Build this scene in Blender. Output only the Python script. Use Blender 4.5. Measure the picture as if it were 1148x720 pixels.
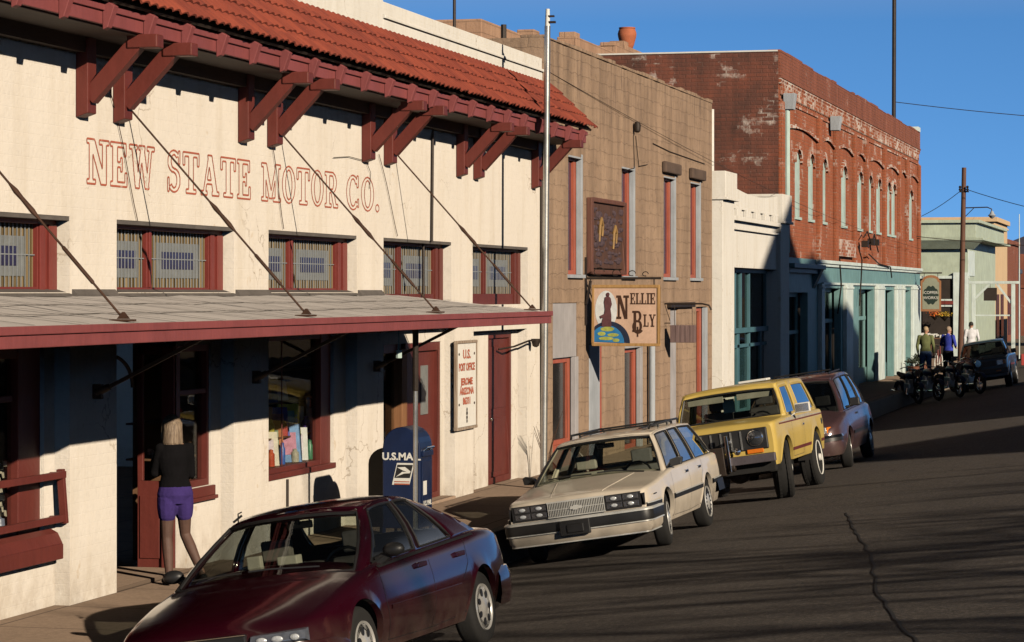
import bpy, bmesh, math, random
from mathutils import Vector, Matrix, Euler
R = math.radians
random.seed(7)
for o in list(bpy.data.objects): bpy.data.objects.remove(o)
S = bpy.context.scene
COL = S.collection

# ---------------------------------------------------------------- camera
cam = bpy.data.cameras.new('camera'); camo = bpy.data.objects.new('camera', cam); COL.objects.link(camo)
camo.location = (10, 0, 3); camo.rotation_euler = (R(90), 0, R(14.25))
cam.sensor_width = 36; cam.lens = 94.08; cam.shift_y = -0.0279
cam.clip_start = .1; cam.clip_end = 6000
S.camera = camo
# ---------------------------------------------------------------- light
SUN_DIR = Vector((1, -.85, .5)).normalized()          # towards the sun
w = bpy.data.worlds.new('World'); S.world = w; w.use_nodes = True
nt = w.node_tree; bg = nt.nodes['Background']
sky = nt.nodes.new('ShaderNodeTexSky'); sky.sky_type = 'NISHITA'; sky.sun_disc = False
sky.sun_elevation = math.asin(SUN_DIR.z); sky.sun_rotation = math.atan2(SUN_DIR.x, SUN_DIR.y)
sky.altitude = 1700; sky.air_density = 1.0; sky.dust_density = 0.05; sky.ozone_density = 3.0
tc = nt.nodes.new('ShaderNodeTexCoord'); sx = nt.nodes.new('ShaderNodeSeparateXYZ')
ma = nt.nodes.new('ShaderNodeMath'); ma.operation = 'MULTIPLY_ADD'; ma.inputs[1].default_value = 1.5; ma.inputs[2].default_value = .20
cx = nt.nodes.new('ShaderNodeCombineXYZ')
nt.links.new(tc.outputs['Generated'], sx.inputs[0]); nt.links.new(sx.outputs[2], ma.inputs[0])
nt.links.new(sx.outputs[0], cx.inputs[0]); nt.links.new(sx.outputs[1], cx.inputs[1]); nt.links.new(ma.outputs[0], cx.inputs[2])
nt.links.new(cx.outputs[0], sky.inputs[0])
hs = nt.nodes.new('ShaderNodeHueSaturation'); hs.inputs['Saturation'].default_value = 1.22
nt.links.new(sky.outputs[0], hs.inputs['Color'])
# the clear winter sky is brightest low down and deepens quickly overhead
rp = nt.nodes.new('ShaderNodeMapRange'); rp.interpolation_type = 'SMOOTHSTEP'
rp.inputs[1].default_value = .13; rp.inputs[2].default_value = .30; rp.inputs[3].default_value = 2.9; rp.inputs[4].default_value = .20
rs = nt.nodes.new('ShaderNodeMapRange'); rs.inputs[1].default_value = .10; rs.inputs[2].default_value = .20; rs.inputs[3].default_value = 1.2; rs.inputs[4].default_value = .35
nt.links.new(sx.outputs[2], rs.inputs[0]); nt.links.new(rs.outputs[0], hs.inputs['Saturation'])
nt.links.new(sx.outputs[2], rp.inputs[0]); nt.links.new(rp.outputs[0], hs.inputs['Value']); nt.links.new(hs.outputs[0], bg.inputs[0])
bg.inputs[1].default_value = 0.052
sl = bpy.data.lights.new('sun', 'SUN'); so = bpy.data.objects.new('sun', sl); COL.objects.link(so)
sl.energy = 4.8; sl.angle = R(.53); sl.color = (1, .86, .68)
so.rotation_euler = SUN_DIR.to_track_quat('Z', 'Y').to_euler(); so.location = (60, -50, 30)
S.view_settings.view_transform = 'Standard'; S.view_settings.look = 'None'
S.view_settings.exposure = 0.04; S.view_settings.gamma = 1
S.render.engine = 'CYCLES'; S.cycles.max_bounces = 7; S.cycles.diffuse_bounces = 0; S.cycles.transparent_max_bounces = 12

# ---------------------------------------------------------------- materials
class NB:
    def __init__(s, name):
        s.m = bpy.data.materials.new(name); s.m.use_nodes = True; s.t = s.m.node_tree
        s.b = s.t.nodes['Principled BSDF']; s.o = s.t.nodes['Material Output']
    def n(s, typ, **kw):
        x = s.t.nodes.new(typ)
        for k, v in kw.items():
            if k.startswith('i_'):
                x.inputs[int(k[2:]) if k[2:].isdigit() else k[2:].replace('_', ' ')].default_value = v
            else: setattr(x, k, v)
        return x
    def l(s, a, b): s.t.links.new(a, b)
    def coord(s): return s.n('ShaderNodeTexCoord').outputs['Object']
    def noise(s, vec, scale, detail=4, rough=.55):
        x = s.n('ShaderNodeTexNoise'); x.inputs['Scale'].default_value = scale; x.inputs['Detail'].default_value = detail; x.inputs['Roughness'].default_value = rough
        s.l(vec, x.inputs['Vector']); return x.outputs[0]
    def ramp(s, fac, pts):
        x = s.n('ShaderNodeValToRGB'); e = x.color_ramp.elements
        e[0].position, e[0].color = pts[0][0], c4(pts[0][1]); e[1].position, e[1].color = pts[-1][0], c4(pts[-1][1])
        for p, c in pts[1:-1]:
            k = e.new(p); k.color = c4(c)
        s.l(fac, x.inputs[0]); return x.outputs[0]
    def mix(s, fac, a, b, mode='MIX'):
        x = s.n('ShaderNodeMix', data_type='RGBA', blend_type=mode)
        for idx, v in ((0, fac), (6, a), (7, b)):
            sock = x.inputs[idx]
            if isinstance(v, bpy.types.NodeSocket): s.l(v, sock)
            elif isinstance(v, (int, float)): sock.default_value = v if idx == 0 else (v, v, v, 1)
            else: sock.default_value = c4(v)
        return x.outputs[2]
    def stretch(s, vec, sc):
        x = s.n('ShaderNodeMapping'); x.inputs['Scale'].default_value = sc; s.l(vec, x.inputs[0]); return x.outputs[0]
    def facade(s, vec):
        a = s.n('ShaderNodeSeparateXYZ'); s.l(vec, a.inputs[0])
        ad = s.n('ShaderNodeMath', operation='ADD'); s.l(a.outputs[0], ad.inputs[0]); s.l(a.outputs[1], ad.inputs[1])
        c = s.n('ShaderNodeCombineXYZ'); s.l(ad.outputs[0], c.inputs[0]); s.l(a.outputs[2], c.inputs[1]); return c.outputs[0]
    def bump(s, h, strength=.3, dist=.01, prev=None):
        x = s.n('ShaderNodeBump'); x.inputs['Strength'].default_value = strength; x.inputs['Distance'].default_value = dist
        s.l(h, x.inputs['Height'])
        if prev: s.l(prev, x.inputs['Normal'])
        return x.outputs[0]
    def fin(s, col=None, rough=.7, nrm=None, metal=0, **kw):
        b = s.b
        if col is not None:
            if isinstance(col, bpy.types.NodeSocket): s.l(col, b.inputs['Base Color'])
            else: b.inputs['Base Color'].default_value = c4(col)
        if isinstance(rough, bpy.types.NodeSocket): s.l(rough, b.inputs['Roughness'])
        else: b.inputs['Roughness'].default_value = rough
        b.inputs['Metallic'].default_value = metal
        if nrm: s.l(nrm, b.inputs['Normal'])
        for k, v in kw.items(): b.inputs[k.replace('_', ' ')].default_value = v
        return s.m
def c4(c): return (c[0], c[1], c[2], 1) if not isinstance(c, (int, float)) else (c, c, c, 1)
def mul(c, k): return tuple(min(1, x * k) for x in c[:3])

def plain(name, col, rough=.6, var=.18, scale=2.5, bump=.15, bscale=30, metal=0, **kw):
    b = NB(name); v = b.coord()
    n1 = b.noise(v, scale, 5); n2 = b.noise(v, scale * 9, 3)
    c = b.ramp(n1, [(.3, mul(col, 1 - var)), (.7, mul(col, 1 + var * .6))])
    c = b.mix(.25, c, b.ramp(n2, [(.35, mul(col, .75)), (.65, mul(col, 1.15))]))
    nr = b.bump(b.noise(v, bscale, 4), bump, .01) if bump else None
    return b.fin(c, rough, nr, metal, **kw)

def stucco(name, col):
    b = NB(name); v = b.coord(); f = b.facade(v)
    br = b.n('ShaderNodeTexBrick'); br.inputs['Scale'].default_value = 1; br.inputs['Brick Width'].default_value = .42; br.inputs['Row Height'].default_value = .105
    br.inputs['Mortar Size'].default_value = .006; br.inputs['Mortar Smooth'].default_value = .8
    br.inputs['Color1'].default_value = c4(1); br.inputs['Color2'].default_value = c4(.9); br.inputs['Mortar'].default_value = c4(0); b.l(f, br.inputs[0])
    streak = b.noise(b.stretch(v, (2.2, 2.2, .25)), 1.5, 6, .65)
    n1 = b.noise(v, .9, 6, .6); n2 = b.noise(v, 14, 5, .7)
    c = b.ramp(n1, [(.25, mul(col, .86)), (.55, col), (.8, mul(col, 1.06))])
    c = b.mix(.5, c, b.ramp(streak, [(.3, mul((col[0], col[1]*.93, col[2]*.8), .78)), (.52, mul(col, 1.02))]))
    c = b.mix(.25, c, b.ramp(n2, [(.3, mul(col, .7)), (.5, col)]))
    sp = b.noise(v, 3.7, 3, .5)
    c = b.mix(b.ramp(sp, [(.70, 0.), (.74, .55)]), c, mul((col[0]*.9, col[1]*.78, col[2]*.62), .85))
    sz = b.n('ShaderNodeSeparateXYZ'); b.l(v, sz.inputs[0])
    dirt = b.n('ShaderNodeMapRange', i_1=.1, i_2=.7, i_3=.55, i_4=0.); b.l(sz.outputs[2], dirt.inputs[0])
    dm = b.n('ShaderNodeMath', operation='MULTIPLY'); b.l(dirt.outputs[0], dm.inputs[0]); b.l(b.ramp(b.noise(v, 5, 5, .7), [(.35, 0.), (.65, 1.)]), dm.inputs[1])
    c = b.mix(dm.outputs[0], c, (.42, .33, .24))
    vo = b.n('ShaderNodeTexVoronoi', feature='DISTANCE_TO_EDGE'); vo.inputs['Scale'].default_value = .7; wa = b.n('ShaderNodeVectorMath', operation='ADD'); nn = b.n('ShaderNodeTexNoise'); nn.inputs['Scale'].default_value = 1.6; nn.inputs['Detail'].default_value = 7; b.l(v, nn.inputs['Vector']); b.l(v, wa.inputs[0]); b.l(nn.outputs['Color'], wa.inputs[1]); b.l(wa.outputs[0], vo.inputs['Vector'])
    kc = b.n('ShaderNodeMath', operation='MULTIPLY'); b.l(b.ramp(vo.outputs[0], [(0., .7), (.007, 0.)]), kc.inputs[0]); b.l(b.ramp(b.noise(v, .6, 3), [(.5, 0.), (.58, 1.)]), kc.inputs[1])
    c = b.mix(kc.outputs[0], c, (.34, .26, .18))
    rust = b.ramp(b.noise(b.stretch(v, (5, 5, .35)), 1.3, 5, .7), [(.66, 0.), (.78, .35)]); c = b.mix(rust, c, (.52, .36, .22))
    nr = b.bump(br.outputs['Color'], .22, .006); nr = b.bump(b.noise(v, 26, 5, .65), .35, .012, nr); nr = b.bump(b.noise(v, 2.2, 4), .25, .05, nr)
    return b.fin(c, .85, nr)

def brickmat(name, c1, c2, mortar, bw, bh, ms, white=0., stain=.35, wpos=(.56, .66), seed=0., stains=False, jit=.02):
    b = NB(name); v = b.coord(); f = b.facade(v)
    jt = jit; jit = b.n('ShaderNodeVectorMath', operation='SCALE'); jit.inputs['Scale'].default_value = jt
    nz = b.n('ShaderNodeTexNoise'); nz.inputs['Scale'].default_value = 4; b.l(f, nz.inputs['Vector'])
    b.l(nz.outputs['Color'], jit.inputs[0]); ad = b.n('ShaderNodeVectorMath', operation='ADD'); b.l(f, ad.inputs[0]); b.l(jit.outputs[0], ad.inputs[1])
    br = b.n('ShaderNodeTexBrick'); br.inputs['Scale'].default_value = 1; br.inputs['Brick Width'].default_value = bw; br.inputs['Row Height'].default_value = bh
    br.inputs['Mortar Size'].default_value = ms; br.inputs['Mortar Smooth'].default_value = .4; br.inputs['Bias'].default_value = -.1
    br.inputs['Color1'].default_value = c4(c1); br.inputs['Color2'].default_value = c4(c2); br.inputs['Mortar'].default_value = c4(mortar); b.l(ad.outputs[0], br.inputs[0])
    mp = b.n('ShaderNodeMapping'); mp.inputs['Location'].default_value = (seed, seed, seed); b.l(v, mp.inputs[0]); vv = mp.outputs[0]
    n1 = b.noise(vv, .8, 7, .65); n3 = b.noise(b.stretch(vv, (1.8, 1.8, .3)), 1.2, 6, .7)
    c = b.mix(stain, br.outputs['Color'], b.ramp(n1, [(.3, mul(c1, .45)), (.5, c1), (.75, mul(c2, 1.3))]))
    c = b.mix(stain * .8, c, b.ramp(n3, [(.32, mul(c1, .4)), (.6, mul(c2, 1.1))]))
    if white:
        n2 = b.noise(vv, 1.1, 8, .72)
        k = b.n('ShaderNodeMath', operation='MULTIPLY'); b.l(b.ramp(n2, [(wpos[0], 0.), (wpos[1], white)]), k.inputs[0]); 
        b2 = b.n('ShaderNodeTexBrick'); b2.inputs['Scale'].default_value = 1; b2.inputs['Brick Width'].default_value = bw; b2.inputs['Row Height'].default_value = bh; b2.inputs['Mortar Size'].default_value = ms
        b2.inputs['Color1'].default_value = c4(0); b2.inputs['Color2'].default_value = c4(1); b2.inputs['Mortar'].default_value = c4(.75); b.l(ad.outputs[0], b2.inputs[0])
        b.l(b.ramp(b2.outputs['Color'], [(.45, .0), (.6, 1.)]), k.inputs[1])
        c = b.mix(k.outputs[0], c, (.72, .66, .60))
    if stains:
        s2 = b.n('ShaderNodeSeparateXYZ'); b.l(v, s2.inputs[0]); up = b.n('ShaderNodeMapRange', i_1=5.2, i_2=7.0, i_3=.15, i_4=1.); b.l(s2.outputs[2], up.inputs[0])
        k2 = b.n('ShaderNodeMath', operation='MULTIPLY'); b.l(up.outputs[0], k2.inputs[0]); b.l(b.ramp(b.noise(b.stretch(v, (2.5, 2.5, .35)), 1.6, 6, .7), [(.50, 0.), (.66, .75)]), k2.inputs[1])
        c = b.mix(k2.outputs[0], c, (.11, .075, .06))
        c = b.mix(b.ramp(b.noise(v, 4.5, 6, .75), [(.54, 0.), (.68, .7)]), c, mul(c1, .5))
        c = b.mix(b.ramp(b.noise(v, 2.3, 6, .7), [(.60, 0.), (.74, .5)]), c, mul((c2[0], c2[1]*.9, c2[2]*.85), 1.25))
    fac = b.n('ShaderNodeMath', operation='SUBTRACT'); fac.inputs[0].default_value = 1; b.l(br.outputs['Fac'], fac.inputs[1])
    nr = b.bump(fac.outputs[0], .8, .012); nr = b.bump(b.noise(v, 18, 5, .7), .6, .02, nr)
    return b.fin(c, .9, nr)

def paint(name, col, rough=.28, coat=.6, flake=0):
    b = NB(name); v = b.coord(); n1 = b.noise(v, 1.7, 4); n2 = b.noise(v, 35, 4, .7)
    c = b.ramp(n1, [(.3, mul(col, .9)), (.7, mul(col, 1.06))])
    sz = b.n('ShaderNodeSeparateXYZ'); b.l(v, sz.inputs[0])
    d = b.n('ShaderNodeMapRange', i_1=.2, i_2=.62, i_3=.5, i_4=0.); b.l(sz.outputs[2], d.inputs[0])
    k = b.n('ShaderNodeMath', operation='MULTIPLY'); b.l(d.outputs[0], k.inputs[0]); b.l(b.ramp(b.noise(v, 6, 5), [(.3, .2), (.7, 1.)]), k.inputs[1])
    c = b.mix(k.outputs[0], c, (.16, .12, .09))
    rr = b.n('ShaderNodeMapRange', i_1=.3, i_2=.7, i_3=rough, i_4=min(1, rough * 1.7)); b.l(n2, rr.inputs[0])
    m = b.fin(c, rr.outputs[0], b.bump(b.noise(v, 2.5, 2), .04, .02)); b.b.inputs['Coat Weight'].default_value = coat; b.b.inputs['Coat Roughness'].default_value = .08
    b.b.inputs['Metallic'].default_value = flake
    return m

def glassmat(name, tint=(.5, .55, .55), refl=1.0, rough=.02, wavy=.02, base=.05):
    b = NB(name); t = b.t; t.nodes.remove(b.b)
    tr = b.n('ShaderNodeBsdfTransparent'); tr.inputs[0].default_value = c4(tint)
    gl = b.n('ShaderNodeBsdfGlossy'); gl.inputs['Roughness'].default_value = rough; gl.inputs[0].default_value = c4(refl)
    lw = b.n('ShaderNodeLayerWeight'); lw.inputs[0].default_value = .5
    pw = b.n('ShaderNodeMath', operation='POWER'); pw.inputs[1].default_value = 5; b.l(lw.outputs['Facing'], pw.inputs[0])
    fr = b.n('ShaderNodeMath', operation='MULTIPLY_ADD'); fr.inputs[1].default_value = 1-base; fr.inputs[2].default_value = base; b.l(pw.outputs[0], fr.inputs[0])
    v = b.coord(); nr = b.bump(b.noise(v, 1.5, 2), wavy, .05); b.l(nr, gl.inputs['Normal'])
    mx = b.n('ShaderNodeMixShader'); b.l(fr.outputs[0], mx.inputs[0]); b.l(tr.outputs[0], mx.inputs[1]); b.l(gl.outputs[0], mx.inputs[2])
    b.l(mx.outputs[0], b.o.inputs[0]); return b.m

def asphalt():
    b = NB('asphalt'); v = b.coord()
    n1 = b.noise(v, .22, 7, .6); n2 = b.noise(v, 22, 4, .75); n3 = b.noise(b.stretch(v, (1.3, .12, 1)), 1.1, 6, .6)
    c = b.ramp(n1, [(.3, (.040, .033, .029)), (.5, (.078, .064, .054)), (.7, (.105, .087, .073))])
    c = b.mix(.45, c, b.ramp(n3, [(.3, (.040, .034, .031)), (.65, (.105, .087, .073))]))
    c = b.mix(.55, c, b.ramp(n2, [(.3, (.016, .014, .013)), (.5, (.075, .062, .053)), (.70, (.28, .235, .20))]))
    vo = b.n('ShaderNodeTexVoronoi', feature='DISTANCE_TO_EDGE'); vo.inputs['Scale'].default_value = .33
    wv = b.n('ShaderNodeVectorMath', operation='ADD'); nn = b.n('ShaderNodeTexNoise'); nn.inputs['Scale'].default_value = .9; nn.inputs['Detail'].default_value = 6; b.l(v, nn.inputs['Vector'])
    b.l(v, wv.inputs[0]); b.l(nn.outputs['Color'], wv.inputs[1]); b.l(wv.outputs[0], vo.inputs['Vector'])
    crack = b.ramp(vo.outputs[0], [(.0, 1.), (.006, 0.)])
    gate = b.ramp(b.noise(v, .35, 3), [(.48, 0.), (.56, .8)])
    k = b.n('ShaderNodeMath', operation='MULTIPLY'); b.l(crack, k.inputs[0]); b.l(gate, k.inputs[1])
    c = b.mix(k.outputs[0], c, (.018, .016, .015))
    oil = b.ramp(b.noise(v, 1.3, 5, .6), [(.62, 0.), (.70, .5)])
    c = b.mix(oil, c, (.022, .019, .018))
    # a few pale specks of grit
    sp = b.n('ShaderNodeTexVoronoi'); sp.inputs['Scale'].default_value = 5; b.l(v, sp.inputs['Vector'])
    c = b.mix(b.ramp(sp.outputs[0], [(.035, .9), (.05, 0.)]), c, (.30, .25, .18))
    nr = b.bump(n2, .8, .02); nr = b.bump(b.noise(v, 70, 3), .5, .008, nr); nr = b.bump(b.noise(v, .6, 3), .25, .08, nr)
    return b.fin(c, .82, nr)

def concrete(name, col, joints=1.5):
    b = NB(name); v = b.coord()
    c = b.ramp(b.noise(v, .8, 7, .65), [(.3, mul(col, .8)), (.6, col), (.8, mul(col, 1.12))])
    c = b.mix(.35, c, b.ramp(b.noise(v, 20, 4, .7), [(.3, mul(col, .5)), (.6, mul(col, 1.2))]))
    br = b.n('ShaderNodeTexBrick', offset=0.); br.inputs['Scale'].default_value = 1; br.inputs['Brick Width'].default_value = joints; br.inputs['Row Height'].default_value = joints
    br.inputs['Mortar Size'].default_value = .012; b.l(v, br.inputs[0])
    c = b.mix(br.outputs['Fac'], c, mul(col, .35))
    c = b.mix(b.ramp(b.noise(v, 2.4, 5, .6), [(.6, 0.), (.7, .5)]), c, mul(col, .4))
    return b.fin(c, .9, b.bump(b.noise(v, 25, 5), .4, .01))

def tile_mat():
    b = NB('clay_tile'); v = b.coord()
    ce = b.n('ShaderNodeTexBrick', offset=0.); ce.inputs['Scale'].default_value = 1; ce.inputs['Brick Width'].default_value = .25; ce.inputs['Row Height'].default_value = .24
    ce.inputs['Mortar Size'].default_value = 0; ce.inputs['Color1'].default_value = (.36, .075, .04, 1); ce.inputs['Color2'].default_value = (.17, .032, .022, 1)
    s = b.n('ShaderNodeSeparateXYZ'); b.l(v, s.inputs[0]); cc = b.n('ShaderNodeCombineXYZ'); b.l(s.outputs[1], cc.inputs[0]); b.l(s.outputs[2], cc.inputs[1]); b.l(cc.outputs[0], ce.inputs[0])
    c = b.mix(.45, ce.outputs['Color'], b.ramp(b.noise(v, 3, 6, .7), [(.3, (.16, .04, .025)), (.5, (.28, .055, .03)), (.75, (.36, .085, .045))]))
    c = b.mix(b.ramp(b.noise(v, 9, 5, .7), [(.62, 0.), (.72, .8)]), c, (.10, .04, .03))
    return b.fin(c, .8, b.bump(b.noise(v, 30, 4), .4, .01))

def worn(name, col, under, amt=.66, rough=.6, scale=5):
    b = NB(name); v = b.coord()
    c = b.ramp(b.noise(v, 2.2, 5), [(.3, mul(col, .78)), (.7, mul(col, 1.12))])
    c = b.mix(b.ramp(b.noise(v, scale, 7, .75), [(amt, 0.), (amt + .05, 1.)]), c, under)
    c = b.mix(.3, c, b.ramp(b.noise(b.stretch(v, (6, 6, .8)), 3, 5, .7), [(.3, mul(col, .55)), (.6, mul(col, 1.1))]))
    return b.fin(c, rough, b.bump(b.noise(v, 20, 5), .3, .01))
def wood(name, c1, c2, axis=(8, 8, .6), rough=.75):
    b = NB(name); v = b.coord()
    c = b.ramp(b.noise(b.stretch(v, axis), 3, 6, .65), [(.3, c1), (.7, c2)])
    return b.fin(c, rough, b.bump(b.noise(b.stretch(v, axis), 8, 4), .4, .01))

MT = {}
MT['asphalt'] = asphalt()
MT['walk'] = concrete('sidewalk_concrete', (.44, .31, .22), 1.52)
MT['kerb'] = concrete('kerb_concrete', (.27, .22, .17), 3.0)
MT['dirt'] = plain('dry_earth', (.22, .16, .10), .95, .3, .3, .4, 5)
MT['cream'] = stucco('cream_painted_wall', (.86, .79, .70))
MT['white'] = stucco('white_painted_wall', (.83, .80, .74))
MT['ochre'] = stucco('peach_stucco', (.70, .50, .30))
MT['palegreen'] = worn('pale_green_boards', (.50, .58, .46), (.40, .42, .34), .7)
MT['stone'] = brickmat('brown_stone_block', (.34, .23, .155), (.435, .30, .205), (.305, .205, .14), .60, .24, .010, 0, .5, stains=True, jit=.13)
MT['stonedark'] = plain('dark_brown_stone', (.12,.08,.06), .9, .35, 3, .5, 12)
MT['stone2'] = brickmat('pink_stone_block', (.42, .25, .16), (.50, .31, .20), (.3, .18, .12), .5, .24, .012, 0, .3, seed=5.)
MT['brick'] = brickmat('orange_red_brick', (.33, .085, .036), (.41, .12, .052), (.35, .18, .11), .28, .095, .013, .6, .4, (.54, .66), jit=.03)
MT['brickpale'] = brickmat('whitewashed_brick', (.33, .085, .036), (.41, .12, .052), (.45, .3, .22), .28, .095, .013, .8, .4, (.42, .58), 2., jit=.03)
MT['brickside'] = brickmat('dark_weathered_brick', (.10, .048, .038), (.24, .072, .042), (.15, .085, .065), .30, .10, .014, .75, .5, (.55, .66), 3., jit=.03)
MT['brickdark'] = brickmat('dark_parapet_brick', (.24, .075, .045), (.30, .10, .06), (.20, .10, .07), .24, .085, .011, .5, .5, (.6, .7), 9.)
MT['tile'] = tile_mat()
MT['oxred'] = worn('oxblood_painted_wood', (.15, .030, .022), (.10, .03, .025), .72, .55)
MT['oxred2'] = worn('dusty_rose_fascia_paint', (.27, .07, .07), (.42, .34, .30), .715, .6, 3.5)
MT['redtrim'] = worn('brick_red_trim_paint', (.215, .038, .03), (.2, .06, .04), .7, .5)
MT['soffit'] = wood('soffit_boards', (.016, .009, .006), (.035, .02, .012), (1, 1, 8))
MT['redtrim2'] = worn('orange_red_sash_paint', (.46, .115, .065), (.2, .08, .05), .7, .5)
MT['roofing'] = plain('grey_roll_roofing', (.66, .61, .58), .9, .14, 1.2, .3, 40)
MT['flash'] = plain('tar_flashing', (.13, .115, .105), .8, .3, 4, .3, 20)
MT['steel'] = plain('galvanised_steel', (.50, .50, .48), .38, .25, 5, .1, 60, .85)
MT['iron'] = plain('black_rusty_iron', (.035, .024, .018), .6, .4, 9, .3, 50, .3)
MT['rustrod'] = plain('rusty_rod', (.075, .035, .02), .7, .4, 9, .3, 50, .3)
MT['amber'] = None
b = NB('ribbed_amber_glass'); v = b.coord(); wv = b.n('ShaderNodeTexWave', bands_direction='Y'); wv.inputs['Scale'].default_value = 2.6; wv.inputs['Distortion'].default_value = .3; b.l(v, wv.inputs['Vector'])
MT['amber'] = b.fin(b.mix(wv.outputs[0], (.10, .07, .03), (.28, .21, .12)), .25, b.bump(wv.outputs[0], .5, .01))
MT['milk'] = plain('frosted_pale_glass', (.24, .25, .24), .3, .25, 6, .1, 30)
MT['violet'] = plain('dark_violet_glass', (.035, .030, .075), .12, .4, 7, .05, 30)
MT['lead'] = plain('lead_came', (.30, .32, .33), .5, .2, 9, 0)
MT['shopglass'] = glassmat('shop_glass', (.95, .96, .95), .30, .01, .03)
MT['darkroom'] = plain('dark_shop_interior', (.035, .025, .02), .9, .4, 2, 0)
MT['shelf'] = plain('brown_shelf_wood', (.20, .10, .05), .7, .3, 4, .2)
MT['teal'] = worn('teal_storefront_paint', (.185, .345, .345), (.32, .42, .42), .7, .5)
MT['tealdark'] = worn('deep_teal_paint', (.07, .17, .20), (.12, .2, .22), .7, .5)
MT['tealpale'] = worn('pale_teal_infill_board', (.50, .64, .60), (.3, .36, .33), .66, .7)
MT['aqua'] = worn('pale_aqua_trim', (.70, .80, .76), (.5, .6, .58), .72, .5)
MT['greyblue'] = worn('grey_blue_casing', (.42, .45, .49), (.24, .22, .21), .68, .7)
MT['greyboard'] = worn('grey_plywood', (.42, .40, .41), (.33, .3, .29), .64, .85)
MT['black'] = plain('black_rubber', (.012, .0115, .011), .85, .3, 6, .3, 60)
MT['trimblack'] = plain('black_plastic', (.02, .02, .021), .45, .25, 6, .05)
MT['chrome'] = plain('chrome', (.78, .77, .74), .12, .08, 8, 0, metal=1)
MT['alloy'] = plain('silver_wheel_paint', (.62, .61, .58), .35, .15, 8, 0, metal=.45)
MT['inter'] = plain('car_interior_cloth', (.17, .15, .135), .9, .3, 7, .1)
MT['interpale'] = plain('pale_seat_cloth', (.38, .35, .30), .9, .25, 7, .1)
MT['carglass'] = glassmat('car_glass', (.74, .78, .72), 1, .015, .01)
MT['cardark'] = glassmat('tinted_car_glass', (.20, .22, .22), 1, .015, .01, .10)
MT['carside'] = glassmat('car_side_window_glass', (.55, .60, .62), 1, .015, .02, .46)
MT['dimpane'] = plain('dim_window_glass', (.030, .027, .026), .12, .5, 5, .05, 20)
MT['lensdark'] = plain('dark_lamp_glass', (.14,.14,.15), .1, .4, 30, .3, 60, metal=.6)
MT['brightwork'] = plain('bright_trim', (.72,.72,.68), .33, .1, 8, 0, metal=.35)
MT['lensclear'] = plain('clear_lamp_lens', (.60, .63, .66), .12, .35, 40, .4, 60, metal=.15)
b = NB('car_side_glass'); b.b.inputs['Base Color'].default_value=(.02,.03,.045,1)
MT['lens'] = plain('headlight_lens', (.55, .57, .58), .08, .25, 30, .5, 90, metal=.55)
MT['amberlens'] = plain('amber_lens', (.75, .20, .02), .15, .2, 30, .2, 90)
MT['redlens'] = plain('red_lens', (.5, .02, .02), .15, .2, 30, .2, 90)
MT['p_maroon'] = paint('maroon_car_paint', (.026, .0013, .006), .14, .9)
MT['p_cream'] = paint('cream_car_paint', (.68, .60, .49), .32, .5)
MT['p_yellow'] = paint('mustard_car_paint', (.58, .42, .105), .42, .3)
MT['p_mauve'] = paint('mauve_brown_car_paint', (.085, .045, .05), .3, .6, .2)
MT['p_navy'] = paint('dark_teal_truck_paint', (.02, .045, .07), .25, .7)
MT['mailblue'] = plain('mailbox_navy_enamel', (.008, .019, .065), .35, .25, 4, .08, 30)
MT['mailolive'] = plain('olive_box_enamel', (.055, .045, .025), .5, .3, 4, .1, 30)
MT['letterwhite'] = plain('white_lettering', (.78, .77, .72), .6, .1, 9, 0)
MT['paintred'] = worn('faded_red_lettering', (.50, .13, .075), (.80, .66, .54), .60, .8, 6)
MT['skin'] = plain('skin', (.50, .27, .18), .5, .12, 9, .1, 60, Subsurface_Weight=.0)
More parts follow.
